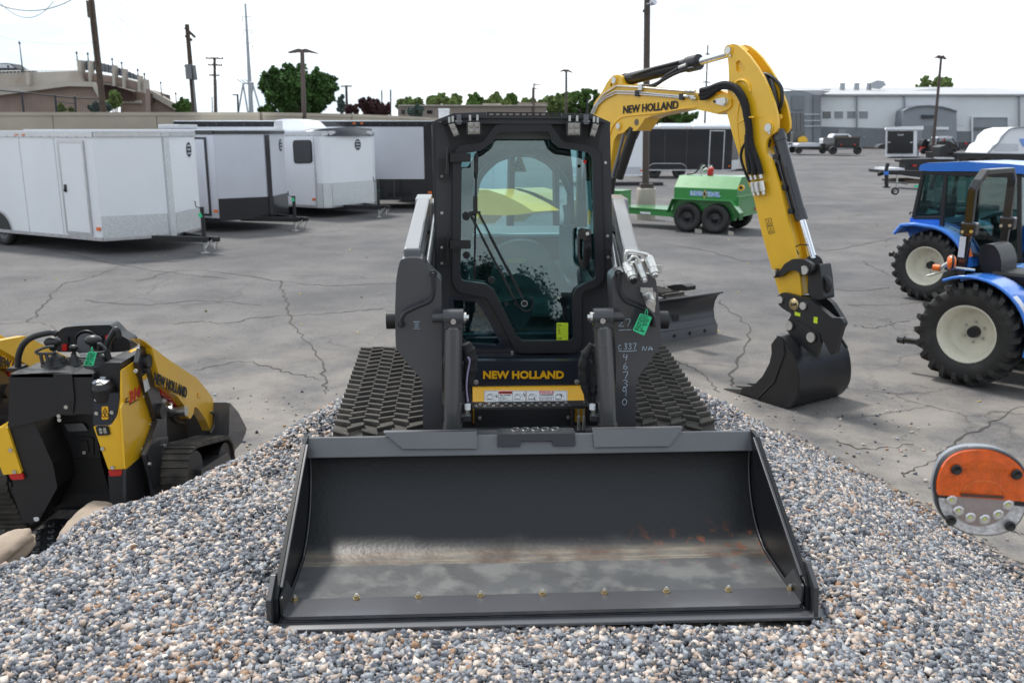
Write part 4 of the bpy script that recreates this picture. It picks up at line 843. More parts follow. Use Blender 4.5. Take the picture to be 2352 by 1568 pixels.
for c_, y_, h_ in (('4', 1166, 30), ('6', 1206, 30), ('7', 1247, 30), ('3', 1286, 32), ('9', 1326, 40), ('0', 1366, 28)): ch(c_, 1330 - (0 if c_ in '90' else -4), y_, 24, h_)
mb.tube(catmull(PY(K7, [(1316, 1031), (1340, 1029), (1371, 1029)], 1.1575), 3), .0018, 5); mb.tube(catmull(PY(K7, [(1314, 1124), (1350, 1125), (1397, 1121)], 1.1575), 3), .0018, 5)
part(mb, 'chalk_number', 'chalk', T)
# ---- paper tags: hang from the arm, things of their own
def paper_tag(quad, loc, label, lines, frame, K, yy, nrm=(0, -1, 0)):
    t = thing('price_tag', label, 'tag', loc, 0, 'green price tags'); inv = Matrix.Translation(-Vector(loc))
    P = [inv @ (frame.M @ frame.y(K(*q_), yy)) for q_ in quad]; mb = MB(); n_ = Vector((0, .003, 0)); mb.prism(roundp(P, .006), n_*.5); part(mb, 'card', 'tagg', t)
    mb = MB(); xv = (P[1]-P[0]); yv = (P[0]-P[3]); W_ = xv.length; H_ = yv.length
    for i, s_ in enumerate(lines): hand(mb, s_, P[0].lerp(P[3], (i+1.25)/(len(lines)+.9)) + xv*.1 + Vector((0, -.001, 0)), xv, yv, W_*.8/(max(4, len(s_))*1.15), H_/(len(lines)+1)*.7, .0009)
    part(mb, 'handwriting', 'ink', t)
    top = P[0].lerp(P[1], .5); mb = MB(); mb.tube(catmull([top + Vector((0, -.002, -.012)), top + Vector((.006, -.006, .012)), top + Vector((0, .0, .03)), top + Vector((-.006, -.002, .008)), top + Vector((0, -.002, -.012))], 4), .002, 5); part(mb, 'tie', 'tagg', t); return t
q_ = [(1412, 955), (1466, 972), (1430, 1056), (1378, 1031)]; c_ = F.M @ F.y(K7(1440, 950), 1.09)
paper_tag(q_, c_, 'green handwritten card tied to the right arm of the large loader', ['STOCK', 'UT9423', 'MSRP', '83,500', '337', 'NEW', 'HOLLAND'], F, K7, 1.09)
# ================================================================ trees
D['leafg'] = mat('leaf_green', (.095, .17, .045), .7, 0, .45, vs=.9, spec=.2)
D['leafd'] = mat('leaf_dark_green', (.055, .115, .032), .7, 0, .45, vs=.8, spec=.2)
D['leafp'] = mat('leaf_plum', (.11, .055, .06), .7, 0, .4, vs=.8, spec=.2)
D['leafb'] = mat('leaf_blue_green', (.13, .18, .16), .7, 0, .3, vs=.8, spec=.2)
D['leafl'] = mat('leaf_pale_green', (.20, .27, .10), .7, 0, .4, vs=.8, spec=.2)
D['bark'] = mat('bark', (.08, .06, .045), .9, 0, .3, vs=4)
def crown(blobs, n, leaf, seed, squash=1.0):
    r = np.random.default_rng(seed); B_ = np.array(blobs, float); vol = (B_[:, 3])**2; pr = vol/vol.sum()
    # each blob holds clumps, each clump holds leaves
    nc = max(12, n//45); bi = r.choice(len(B_), nc, p=pr); d = r.normal(size=(nc, 3)); d /= np.linalg.norm(d, axis=1)[:, None]
    cc = B_[bi, :3] + d*B_[bi, 3:4]*(r.random((nc, 1))**.35)*np.array([1, 1, squash])
    cr = B_[bi, 3]*r.uniform(.16, .34, nc)
    ci = r.integers(0, nc, n); d = r.normal(size=(n, 3)); d /= np.linalg.norm(d, axis=1)[:, None]
    p = cc[ci] + d*cr[ci][:, None]*(r.random((n, 1))**.5)
    a = r.normal(size=(n, 3)); a /= np.linalg.norm(a, axis=1)[:, None]; b = np.cross(a, r.normal(size=(n, 3))); b /= np.linalg.norm(b, axis=1)[:, None]
    s = leaf*r.uniform(.6, 1.4, (n, 1)); V = np.stack([p - a*s, p + b*s*.55, p + a*s, p - b*s*.55], 1).reshape(-1, 3)
    return V, n
def crown_obj(V, n, name, m, parent):
    me = bpy.data.meshes.new(name); me.vertices.add(n*4); me.vertices.foreach_set('co', V.ravel()); me.loops.add(n*4)
    me.loops.foreach_set('vertex_index', np.arange(n*4, dtype=np.int32)); me.polygons.add(n); me.polygons.foreach_set('loop_start', np.arange(0, n*4, 4, dtype=np.int32))
    me.materials.append(D[m]); me.update(calc_edges=True); o = bpy.data.objects.new(name, me); COL.objects.link(o); o.parent = parent; return o
def tree(name, label, cat, loc, blobs, n, leaf, m, seed, trunk_r=.15, group=None, squash=1.0):
    t = thing(name, label, cat, loc, 0, group); V, n = crown(blobs, n, leaf, seed, squash); crown_obj(V, n, 'crown', m, t)
    mb = MB(); r = random.Random(seed); h = min(b[2] - b[3]*.2 for b in blobs)
    mb.tube(catmull([(0, 0, 0), (r.uniform(-.1, .1)*trunk_r*4, 0, h*.6), (0, 0, h + .2)], 4), trunk_r, 8, rf=lambda q: 1 - .4*q)
    for b in blobs: mb.tube(catmull([(0, 0, h*.55), (b[0]*.45, b[1]*.45, (h*.6 + b[2])/2), (b[0]*.9, b[1]*.9, b[2])], 3), trunk_r*.5, 6, rf=lambda q: 1 - .75*q)
    part(mb, 'trunk', 'bark', t); return t
def at(u, v, y): return WF.y((u, v), y)
def bbl(u0, v0, u1, v1, y, k, seed, base=LOT):
    """blobs filling the sight box u0..u1, v0..v1 at distance y, relative to the tree's foot"""
    r = random.Random(seed); a, b = at(u0, v1, y), at(u1, v0, y); cx = (a.x + b.x)/2; W_, H_ = b.x - a.x, b.z - a.z; out = []
    m = min(W_, H_); k = max(k, int(k*max(W_, H_)/m)); zc = (a.z + b.z)/2 - base
    for i in range(k):
        for _ in range(40):
            x, z = r.uniform(-1, 1), r.uniform(-1, 1)
            if x*x + z*z < 1 and (x*x + z*z > .3 or i % 3 == 0): break
        rr = m*r.uniform(.17, .30); out.append((x*(W_/2 - rr*.9), r.uniform(-.4, .4)*W_/2, zc + z*(H_/2 - rr*.9), rr))
    out.append((0, 0, zc, m*.36)); out.append((W_*.2, 0, zc - H_*.25, m*.28)); out.append((-W_*.2, 0, zc - H_*.25, m*.28)); return (cx, y, base), out
def ptree(name, label, cat, box, y, k, n, leaf, m, seed, tr=.15, group=None):
    loc, bl = bbl(*box, y, k, seed); return tree(name, label, cat, loc, bl, n, leaf, m, seed, tr, group)
ptree('leafy_tree', 'big dark green round-crowned tree behind the concrete wall', 'tree', (601, 137, 770, 262), 62, 16, 34000, .15, 'leafd', 11, .3)
ptree('plum_tree', 'dark plum-coloured round tree behind the concrete wall', 'tree', (820, 222, 908, 268), 70, 6, 9000, .16, 'leafp', 12)
ptree('plum_tree', 'small plum shrub tree left of the two thin poles by the round plum tree', 'tree', (790, 238, 826, 262), 72, 4, 2500, .15, 'leafp', 13, .08)
ptree('poplar_tree', 'narrow pale grey-green poplar behind the concrete wall', 'tree', (775, 215, 793, 262), 80, 4, 2500, .15, 'leafb', 14, .1)
ptree('shrub', 'low dark green bush growing left of the big round tree', 'bush', (586, 240, 640, 262), 66, 5, 3500, .14, 'leafg', 15, .08)
ptree('leafy_tree', 'small green tree behind the second wooden utility pole', 'tree', (400, 224, 452, 262), 75, 5, 5000, .15, 'leafg', 16, .15)
ptree('spruce_tree', 'rounded blue-green spruce in front of the tan building', 'tree', (937, 240, 977, 270), 68, 5, 4500, .12, 'leafb', 17, .1)
far = [((915, 226, 968, 252), 'leafl', 'green tree rising over the left end of the tan building'), ((984, 218, 1058, 246), 'leafl', 'pale green broad tree behind the tan building above the blue spruce'),
       ((1072, 218, 1112, 262), 'leafg', 'green tree right behind the left corner of the loader roof'), ((1108, 218, 1165, 246), 'leafl', 'pale green tree over the middle of the flat-roofed building'),
       ((1160, 220, 1190, 244), 'leafg', 'small green tree behind the flat-roofed building'), ((1252, 218, 1310, 262), 'leafl', 'pale leafy tree left of the distant light pole'),
       ((1285, 208, 1376, 268), 'leafg', 'wide green tree beside the yellow boom'), ((2106, 176, 2182, 206), 'leafl', 'treetop showing above the white dealership roof'),
       ((1195, 228, 1252, 250), 'leafl', 'low green treetops right of the flat-roofed building')]
for i, (b, m, l_) in enumerate(far):
    w_ = (b[2]-b[0])*.16; ptree('leafy_tree', l_, 'tree', (b[0]-w_, b[1]-3, b[2]+w_, b[3]+6), 130 if b[0] < 2000 else 175, 8, 6500, .30, m, 20 + i, .3, 'trees on the skyline')
ptree('hedge_tree', 'dark green bushy tree seen below the yellow boom', 'tree', (1475, 250, 1610, 286), 95, 8, 9000, .25, 'leafg', 40, .3)
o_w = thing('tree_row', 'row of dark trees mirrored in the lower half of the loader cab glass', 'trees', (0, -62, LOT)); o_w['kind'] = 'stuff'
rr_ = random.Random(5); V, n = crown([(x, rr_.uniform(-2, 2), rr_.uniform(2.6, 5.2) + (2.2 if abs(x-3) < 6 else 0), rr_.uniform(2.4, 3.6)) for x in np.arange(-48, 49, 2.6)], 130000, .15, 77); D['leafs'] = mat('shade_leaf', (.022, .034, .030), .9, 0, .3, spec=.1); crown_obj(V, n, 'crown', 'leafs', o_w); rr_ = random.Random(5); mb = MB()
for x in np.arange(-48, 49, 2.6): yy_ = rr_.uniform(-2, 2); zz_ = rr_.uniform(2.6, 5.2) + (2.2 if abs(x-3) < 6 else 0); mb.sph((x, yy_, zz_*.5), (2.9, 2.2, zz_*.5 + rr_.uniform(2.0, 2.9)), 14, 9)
part(mb, 'sky_gap_filler', 'leafs', o_w, kind='stuff')  # dark solid cores added to stop sky showing through the mirrored crowns
# shrubs by the overpass
ptree('young_tree', 'young yellow-green upright tree in front of the overpass', 'tree', K1(960, 775) + K1(1082, 985), 45, 6, 3500, .085, 'leafl', 41, .04)
ptree('shrub', 'silvery grey-green shrub beside the first wooden pole', 'bush', K1(775, 905) + K1(900, 1000), 44, 5, 2500, .08, 'leafb', 42, .04)
ptree('shrub', 'silvery shrub between the wooden pole and the young tree', 'bush', K1(925, 900) + K1(1000, 1000), 44.5, 4, 1500, .08, 'leafb', 43, .04)
ptree('shrub', 'small yellow-green shrub behind the chain-link fence', 'bush', K1(500, 925) + K1(590, 1000), 43, 4, 1500, .07, 'leafl', 44, .04)
ptree('shrub', 'low green shrub at the last post of the chain-link fence', 'bush', K1(610, 955) + K1(665, 1000), 43.2, 3, 900, .07, 'leafl', 45, .04)
# ================================================================ concrete wall
t = thing('concrete_wall', 'long beige panelled concrete wall behind the row of white trailers', 'wall', (-9, 33, LOT))
base = [(-34, 33.5), (-20, 33), (-9, 33.2), (-6.4, 36.5), (-4.6, 44), (-3.0, 60), (-1.0, 85)]
for i, (a, b) in enumerate(zip(base, base[1:])):
    L_ = math.hypot(b[0]-a[0], b[1]-a[1]); n = max(1, round(L_/3.6))
    for k in range(n):
        p = Vector((a[0] + (b[0]-a[0])*k/n + 9, a[1] + (b[1]-a[1])*k/n - 33, 0)); q = Vector((a[0] + (b[0]-a[0])*(k+1)/n + 9, a[1] + (b[1]-a[1])*(k+1)/n - 33, 0))
        d = (q-p).normalized(); p2, q2 = p + d*.012, q - d*.012; mb = MB(); mb.beam(p2 + Vector((0, 0, 1.55)), q2 + Vector((0, 0, 1.55)), .22, 3.1); 
        mb.beam(p + Vector((0, .01, 3.16)), q + Vector((0, .01, 3.16)), .30, .12); part(mb, 'wall_panel', 'concrete', t)
# ================================================================ overpass
D['conc2'] = mat('pale_concrete', (.46, .42, .37), .9, 0, .12, vs=.4, col2=(.36, .30, .25), c2lo=.5, c2hi=.75, c2s=.6)
D['block'] = mat('brown_block_wall', (.27, .20, .165), .95, 0, .15, vs=.7, bump=.3, bs=4)
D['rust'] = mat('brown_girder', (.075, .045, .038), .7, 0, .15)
D['slate'] = mat('fence_panels', (.22, .24, .27), .6, 0, .2, vs=4)
D['darkpost'] = mat('dark_post', (.03, .035, .045), .6, 0, .1)
OY = 70
t = thing('overpass', 'beige concrete road overpass with pillars and a tall screen fence', 'bridge', at(*K1(700, 1000), OY))
ol = Vector(t.location)
def tr(name, pts, m, y=OY, d=.6, par=None, off=0, K=K1):
    mb = MB(); mb.prism([WF.y(K(*p), y) - ol for p in pts], (0, d, 0)); return part(mb, name, m, par or t)
tr('approach_wall', [(-60, 660), (690, 635), (735, 735), (735, 760), (-60, 810)], 'conc2', 72)
tr('coping', [(-60, 800), (600, 742), (745, 732), (835, 736), (900, 870), (885, 880), (828, 778), (600, 774), (-60, 862)], 'conc2', 71, .5)
tr('block_wall', [(-60, 855), (600, 770), (830, 774), (890, 880), (905, 1120), (-60, 1120)], 'block', 71.5)
tr('deck_girder', [(730, 640), (1000, 680), (1110, 700), (1240, 735), (1262, 745), (1262, 832), (1110, 790), (1020, 770), (850, 745), (730, 725)], 'conc2', 73, 1.0)
tr('deck_panel', [(735, 662), (1010, 690), (1240, 745), (1240, 805), (1110, 765), (1010, 745), (735, 715)], 'block', 72.8, .15)
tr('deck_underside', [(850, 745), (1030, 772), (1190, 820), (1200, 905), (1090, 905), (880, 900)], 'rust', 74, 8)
tr('abutment', [(1190, 820), (1262, 822), (1300, 790), (1310, 1120), (1080, 1120), (1080, 900), (1190, 900)], 'block', 74.5, 1); tr('abutment_cap', [(1075, 900), (1255, 900), (1262, 928), (1075, 925)], 'conc2', 74.2, .3)
tr('ramp_wall', [(1300, 785), (1400, 835), (1560, 925), (1680, 1005), (1600, 1005), (1460, 925), (1300, 832)], 'conc2', 78, .5)
tr('ramp_block_wall', [(1295, 830), (1460, 925), (1605, 1003), (1605, 1120), (1295, 1120)], 'block', 78.3)
tr('screen_fence', [(735, 545), (850, 550), (1005, 590), (1105, 622), (1245, 682), (1292, 712), (1292, 745), (1240, 722), (1105, 690), (1005, 660), (850, 632), (735, 630)], 'slate', 73.2, .05)
for k in range(34):
    x = 742 + k*16.2; yt = np.interp(x, [735, 850, 1005, 1105, 1245, 1292], [543, 548, 588, 620, 680, 710]); yb = np.interp(x, [735, 850, 1005, 1105, 1245, 1292], [632, 634, 662, 692, 724, 747])
    if k % 2: continue
    tr('fence_bar', [(x, yt-2), (x+3, yt-2), (x+3, yb), (x, yb)], 'darkpost', 73.05, .06)
for i, (x, y0, y1) in enumerate(((710, 540, 730), (800, 545, 738), (1015, 585, 772), (1105, 618, 790), (1243, 678, 825), (1298, 712, 800))):
    tr('pillar', [(x-14, y0), (x+8, y0), (x+14, y1), (x-8, y1)] if i else [(x-24, y0), (x+12, y0), (x+26, y1), (x-6, y1)], 'conc2', 72.5, .7)
tr('pillar', [(222, 648), (258, 648), (266, 765), (236, 765)], 'conc2', 71.6, .5)
mb = MB(); mb.tube([WF.y(K1(*p), 72.3) - ol for p in ((-60, 640), (350, 632), (690, 628))], .035, 6)
for k in range(22): mb.tube([WF.y(K1(k*33-20, 640 - k*.5), 72.3) - ol, WF.y(K1(k*33-16, 655), 72.3) - ol], .025, 5)
part(mb, 'guard_rail', 'zinc', t)
# street lamps along the overpass
def bridge_lamp(x, y0, y1, yy, label):
    top, bot = WF.y(K1(x, y0), yy), WF.y(K1(x, y1), yy); t = thing('street_lamp', label, 'street lamp', bot, 0, 'lantern lamps along the overpass'); h = top.z - bot.z; s = h/3
    r_ = .05 if h < 3 else .09; mb = MB(); mb.lathe((0, 0, 0), (0, 0, 1), [(r_*2.5, 0), (r_*2, .12*s), (r_, .35*s), (r_*.7, h*.86)], 8); part(mb, 'post', 'darkpost', t)
    l_ = .17 if h < 3 else .30; mb = MB(); mb.lathe((0, 0, h*.86), (0, 0, 1), [(r_, 0), (l_*.5, l_*.4), (l_*.55, l_*.7), (l_*.1, l_*1.2), (.01, l_*1.5)], 8); part(mb, 'lantern', 'darkpost', t)
for a in ((205, 357, 645, 71.9, 'tall lantern lamp on the approach wall of the overpass'), (80, 600, 652, 74, 'small distant lantern left of the tall lamp by the parked car'), (693, 478, 542, 72.8, 'lantern on the first wide pillar of the overpass'),
          (792, 487, 548, 72.8, 'lantern on the second pillar, just left of the wooden pole'), (1010, 537, 588, 72.8, 'lantern on the pillar right of the wooden pole'), (1094, 570, 620, 72.8, 'lantern on the fourth pillar of the overpass'),
          (1238, 634, 680, 72.8, 'lantern on the fifth pillar near the end of the span'), (1297, 671, 713, 72.8, 'lantern on the last pillar of the overpass'), (1450, 735, 870, 78.2, 'lamp halfway down the descending ramp'), (1582, 836, 940, 78.2, 'lamp near the foot of the descending ramp')): bridge_lamp(*a)
mb = MB(); c = WF.y(K1(30, 640), 74); t = thing('car', 'dark blue car top passing on the approach road at the left edge', 'car', c)
mb.prism(roundp([(-1.9, 0, -.2), (-1.8, 0, .15), (-1.0, 0, .25), (-.5, 0, .62), (.6, 0, .62), (1.1, 0, .22), (1.9, 0, .1), (1.9, 0, -.2)], .15), (0, 1.6, 0)); part(mb, 'body', 'darkpost', t, .05); mb = MB(); mb.prism([(-.85, -.01, .25), (-.42, -.01, .55), (.55, -.01, .55), (.95, -.01, .25)], (0, .005, 0)); part(mb, 'side_window', 'silver', t)
# chain-link fence
D['mesh'] = glassmat('chain_link', (.62, .6, .58), 0.0)
t = thing('chain_link_fence', 'black chain-link fence with a gate below the overpass', 'fence', at(*K1(200, 1000), 42)); ol2 = Vector(t.location); fp_ = lambda x, y, d=42: WF.y(K1(x, y), d) - ol2
for x0, y0, x1, y1 in ((193, 835, 218, 1060), (492, 860, 512, 1060), (671, 872, 684, 1060)): mb = MB(); mb.tube([fp_(x0, y0), fp_(x1, y1)], .045, 8); mb.sph(fp_(x0, y0), .06, 8, 5); part(mb, 'fence_post', 'darkpost', t)
mb = MB(); mb.tube([fp_(-40, 808), fp_(193, 828), fp_(492, 862), fp_(671, 880), fp_(905, 885)], .03, 6); part(mb, 'top_rail', 'darkpost', t); mb = MB(); mb.tube([fp_(500, 908), fp_(675, 930)], .025, 6); part(mb, 'gate_rail', 'darkpost', t)
for i in range(60):
    pass
mb = MB()
for k in range(46):
    x = -40 + k*21; y = np.interp(x, [-40, 193, 492, 671, 905], [808, 828, 862, 880, 885])
    mb.tube([fp_(x, y), fp_(x + 14, 1060)], .005, 3)
part(mb, 'chain_mesh', 'darkpost', t)
# ================================================================ poles
def wpole(name, label, cat, p0, p1, y, r0, r1, m='woodpole', group=None, foot=LOT):
    a, b = WF.y(p0, y), WF.y(p1, y); d = (a - b); f = (b.z - foot)/d.z; bot = b - d*f; t = thing(name, label, cat, bot, 0, group); mb = MB(); mb.cyl((0, 0, 0), a - bot, r1, r0, n=14); part(mb, 'pole', m, t); return t, bot
L1 = lambda p, y, o: WF.y(p, y) - o
t, o_ = wpole('utility_pole', 'thick brown wooden utility pole rising past the top of the photo at left', 'utility pole', K1(812, -60), K1(925, 985), 36, .105, .135, group='wooden utility poles')
mb = MB(); mb.tube([L1(K1(800, -10), 35.85, o_), L1(K1(815, 200), 35.85, o_), L1(K1(860, 600), 35.85, o_)], .03, 6); mb.bx(*(lambda q: (q.x-.05, q.x+.07, q.y-.1, q.y+.05, q.z-.4, q.z+.2))(L1(K1(797, 60), 35.9, o_))); part(mb, 'cable_conduit', 'wood', t)
t, o_ = wpole('utility_pole', 'dark wooden utility pole carrying a grey transformer', 'utility pole', K1(1675, 220), K1(1742, 1000), 60, .13, .20, group='wooden utility poles')
for a, b in (((1657, 250), (1748, 335)), ((1663, 325), (1718, 362)), ((1655, 590), (1745, 640))): mb = MB(); mb.beam(L1(K1(*a), 59.8, o_), L1(K1(*b), 60.4, o_), .12, .12); part(mb, 'crossarm', 'woodpole', t)
c = L1(K1(1712, 645), 59.6, o_); mb = MB(); mb.cyl(c - Vector((.12, 0, .45)), c + Vector((-.12, 0, .45)), .24, n=16); part(mb, 'transformer', 'grey', t); mb = MB(); mb.cyl(c + Vector((.25, 0, -.5)), c + Vector((.2, 0, .4)), .13, n=12); part(mb, 'insulator_pot', 'grey', t)
mb = MB(); mb.tube([L1(K1(1730, 700), 59.7, o_), L1(K1(1752, 1000), 59.7, o_)], .05, 6); part(mb, 'cable_conduit', 'grey', t)
t, o_ = wpole('utility_pole', 'slim dark wooden utility pole with two wide crossarms near the steel tower', 'utility pole', K1(1922, 515), K1(1930, 1000), 100, .14, .17, group='wooden utility poles')
for x0, x1, y in ((1842, 2000, 523), (1862, 1990, 583), (1875, 1965, 675)): mb = MB(); mb.beam(L1(K1(x0, y), 99.7, o_), L1(K1(x1, y+3), 99.7, o_), .12, .14); [mb.cyl(L1(K1(q, y-12), 99.7, o_), L1(K1(q, y), 99.7, o_), .05, n=6) for q in np.linspace(x0+4, x1-4, 4)]; part(mb, 'crossarm', 'woodpole', t)
t, o_ = wpole('utility_pole', 'short dark wooden pole with one crossarm left of the plum tree', 'utility pole', K2(862, 318), K2(870, 560), 95, .12, .16, group='wooden utility poles'); mb = MB(); mb.beam(L1(K2(815, 327), 94.8, o_), L1(K2(915, 325), 94.8, o_), .1, .12); part(mb, 'crossarm', 'woodpole', t)
wpole('post', 'left of two thin dark posts over the plum tree', 'post', K2(1180, 362), K2(1182, 560), 90, .06, .07); wpole('post', 'right of two thin dark posts over the plum tree', 'post', K2(1260, 357), K2(1261, 540), 90, .07, .08)
wpole('post', 'thin pale pole beside the slim wooden utility pole', 'post', K1(1938, 720), K1(1945, 1000), 90, .05, .05, 'grey'); wpole('post', 'thin short mast between the two dark utility poles', 'post', K1(1900, 870), K1(1903, 1000), 90, .05, .05, 'grey')
D['galv'] = mat('galvanised_steel', (.36, .38, .41), .5, .4, .08, vs=1)
t, o_ = wpole('power_tower', 'very tall tapering pale steel power pole', 'power tower', K1(2198, 35), K1(2252, 1000), 150, .14, .46, 'galv')
for y0 in (150, 270, 385):
    xc = 2200 + (y0-35)*.055
    for s_ in (-1, 1): mb = MB(); mb.tube([L1(K1(xc, y0+10), 150, o_), L1(K1(xc + s_*36, y0-5), 150, o_), L1(K1(xc + s_*40 + 8, y0 + 45), 150, o_)], .06, 5); part(mb, 'arm', 'galv', t)
t = thing('substation_frame', 'pale steel substation frame at the foot of the tall power tower', 'steel frame', at(*K1(2210, 1000), 140)); so_ = Vector(t.location); q = lambda x, y: WF.y(K1(x, y), 140) - so_
for a, b in (((2178, 755), (2135, 1010)), ((2178, 755), (2222, 1010)), ((2268, 745), (2235, 1010)), ((2262, 745), (2330, 980))): mb = MB(); mb.tube([q(*a), q(*b)], .13, 6); part(mb, 'leg', 'galv', t)
mb = MB(); mb.tube([q(2175, 752), q(2270, 742)], .13, 6); part(mb, 'crossbeam', 'galv', t)
for a, b in (((2125, 712), (2180, 750)), ((2158, 712), (2208, 748)), ((2190, 710), (2240, 745))): mb = MB(); mb.tube([q(*a), q(*b)], .07, 5); part(mb, 'insulator', 'galv', t)
t, o_ = wpole('light_pole', 'thin dark lamp post with a short arm near the substation frame', 'light pole', K1(2128, 848), K1(2135, 1010), 100, .1, .12, 'darkpost'); mb = MB(); mb.beam(L1(K1(2085, 852), 100, o_), L1(K1(2130, 850), 100, o_), .25, .12); part(mb, 'lamp_head', 'darkpost', t)
# parking lot light poles
def lightpole(label, p0, p1, y, r0, r1, heads, hp, m='bronze', K=KD, grp='tall bronze parking lot light poles'):
    t, o_ = wpole('light_pole', label, 'light pole', p0, p1, y, r0, r1, m, grp)
    for a, b in heads:
        A, B_ = WF.y(K(*a), y) - o_, WF.y(K(*b), y) - o_; d = B_ - A; mb = MB(); n_ = Vector((0, 0, 1)); w = d.length
        mb.prism([A + n_*hp*.6, A + d*.25 + n_*hp*.9, B_ + n_*hp*.1, B_ - n_*hp*.15, A + d*.25 - n_*hp*.2, A - n_*hp*.5], (0, .35, 0)); part(mb, 'lamp_head', m, t, .02)
    return t, o_
lightpole('bronze light pole with two flat lamp heads in front of the big round tree', K2(467, -2), K2(485, 590), 34.6, .075, .10, [((460, 8), (335, 22)), ((474, 8), (600, 28))], .10, K=K2)
t, o_ = lightpole('near bronze light pole standing in a round concrete base, its top out of the photo', (1488, -160), (1483, 415), 27.1, .085, .105, [], .1)
q = WF.y((1495, 8), 27) - o_; mb = MB(); mb.cyl(q, q + Vector((.09, -.1, .04)), .07, .10, n=14); mb.beam(q + Vector((-.12, 0, -.02)), q, .03, .03); part(mb, 'floodlight', 'silver', t)
q = WF.y(K3(1272, 108), 27) - o_; mb = MB(); mb.beam(q + Vector((-.05, 0, .06)), q + Vector((.08, 0, -.02)), .05, .10); part(mb, 'bracket', 'bronze', t)
mb = MB(); mb.lathe((0, 0, 0), (0, 0, 1), [(.30, 0), (.285, .5), (.285, .88), (.26, .93), (0.01, .93)], 28); part(mb, 'concrete_base', 'conc2', t); mb = MB(); mb.bx(-.19, .19, -.19, .19, .925, 1.06); part(mb, 'base_cover', 'bronze', t, .01)
lightpole('slim distant light pole with two lamp heads left of the boom', K3(582, 612), K3(580, 1000), 75, .09, .11, [((578, 622), (522, 628)), ((586, 622), (640, 638))], .15, K=K3)
lightpole('leftmost thin distant light pole of a close pair, its one arm pointing right', K3(287, 770), K3(284, 1000), 110, .08, .09, [((290, 780), (345, 784))], .1, K=K3)
lightpole('taller thin distant light pole of a close pair, its one arm pointing right', K3(298, 732), K3(299, 1000), 105, .08, .09, [((300, 743), (370, 746))], .1, K=K3)
t, o_ = lightpole('dark light pole with a cross of lamp heads in front of the white dealership', K4(1553, 60), K4(1470, 955), 80, .10, .15, [((1545, 66), (1505, 68)), ((1560, 66), (1602, 82))], .22, K=K4, m='bronze')
t, o_ = wpole('utility_pole', 'thin distant wooden pole with small crossarms seen under the arm cylinder', 'utility pole', K3(1824, 395), K3(1805, 880), 150, .10, .16, group='wooden utility poles')
for y in (722, 475): mb = MB(); mb.beam(L1(K3(1780 if y > 600 else 1800, y), 149.7, o_), L1(K3(1845 if y > 600 else 1842, y+2), 149.7, o_), .15, .15); part(mb, 'crossarm', 'woodpole', t)
wpole('post', 'short thin dark post right of the distant light pole', 'post', K3(768, 865), K3(768, 1000), 90, .07, .07, 'darkpost')
# wires
D['wire'] = mat('wire', (.25, .26, .28), .7, 0, .02)
def wire(a, b, ya, yb, sag, label, K=K1, r=.012):
    A, B_ = WF.y(K(*a), ya), WF.y(K(*b), yb); P = [A.lerp(B_, i/14) - Vector((0, 0, sag*4*(i/14)*(1 - i/14))) for i in range(15)]; mb = MB(); mb.tube([p - A for p in P], r, 4); o = part(mb, 'overhead_wire', 'wire', None); o.location = A; setp(o, label, 'wire', 'overhead wires')
wire((885, -5), (1470, 490), 36, 60, .1, 'left wire of the set slanting down to the right from the first wooden pole', r=.008); wire((970, -5), (1470, 478), 36, 60, .1, 'middle wire of the set slanting down right of the first wooden pole', r=.008); wire((1050, -5), (1450, 462), 36, 60, .1, 'right wire of the set slanting down right of the first wooden pole', r=.008)
wire((-20, 8), (480, 12), 36, 36, .6, 'upper sagging wire in the top left corner'); wire((-20, 42), (640, 0), 36, 36, .3, 'lower dark sagging wire in the top left corner', r=.018); wire((-20, 322), (850, 382), 50, 40, .2, 'thin pale wire crossing left of the first wooden pole', r=.006)
wire((842, 40), (1300, 470), 36, 60, .1, 'lowest wire leaving the first wooden pole to the right', r=.007)
# ================================================================ tan building, far
D['tan'] = mat('tan_wall', (.26, .22, .19), .9, 0, .06, vs=.3)
t = thing('tan_building', 'low flat-roofed tan building beyond the concrete wall', 'building', at(1000, 262, 110)); tb = Vector(t.location)
def tb_(name, u0, v0, u1, v1, y, d, m): a, b = WF.y((u0, v1), y) - tb, WF.y((u1, v0), y) - tb; mb = MB(); mb.bx(a.x, b.x, a.y, a.y + d, a.z, b.z); return part(mb, name, m, t)
tb_('wall', 915, 243, 1255, 300, 110, 20, 'tan'); tb_('parapet', 915, 241, 1255, 243.8, 109.7, 20.6, 'conc2'); tb_('upper_storey', 1190, 236, 1258, 246, 114, 12, 'tan'); tb_('window', 981, 254, 993, 261, 109.9, .1, 'darkglass'); tb_('window', 922, 252, 930, 262, 109.9, .1, 'darkglass'); tb_('roof_unit', 1108, 238, 1150, 243, 112, 5, 'conc2')
t = thing('utility_cabinet', 'small white box standing above the wall just left of the loader cab', 'box', at(1010, 262, 50)); q = Vector(t.location); a, b = WF.y(K2(1690, 600), 50) - q, WF.y(K2(1782, 524), 50) - q
mb = MB(); mb.bx(a.x, b.x, 0, .5, a.z - 3.0, b.z); mb.bx(a.x-.02, b.x+.02, -.02, .52, b.z-.12, b.z-.02); part(mb, 'housing', 'white', t)
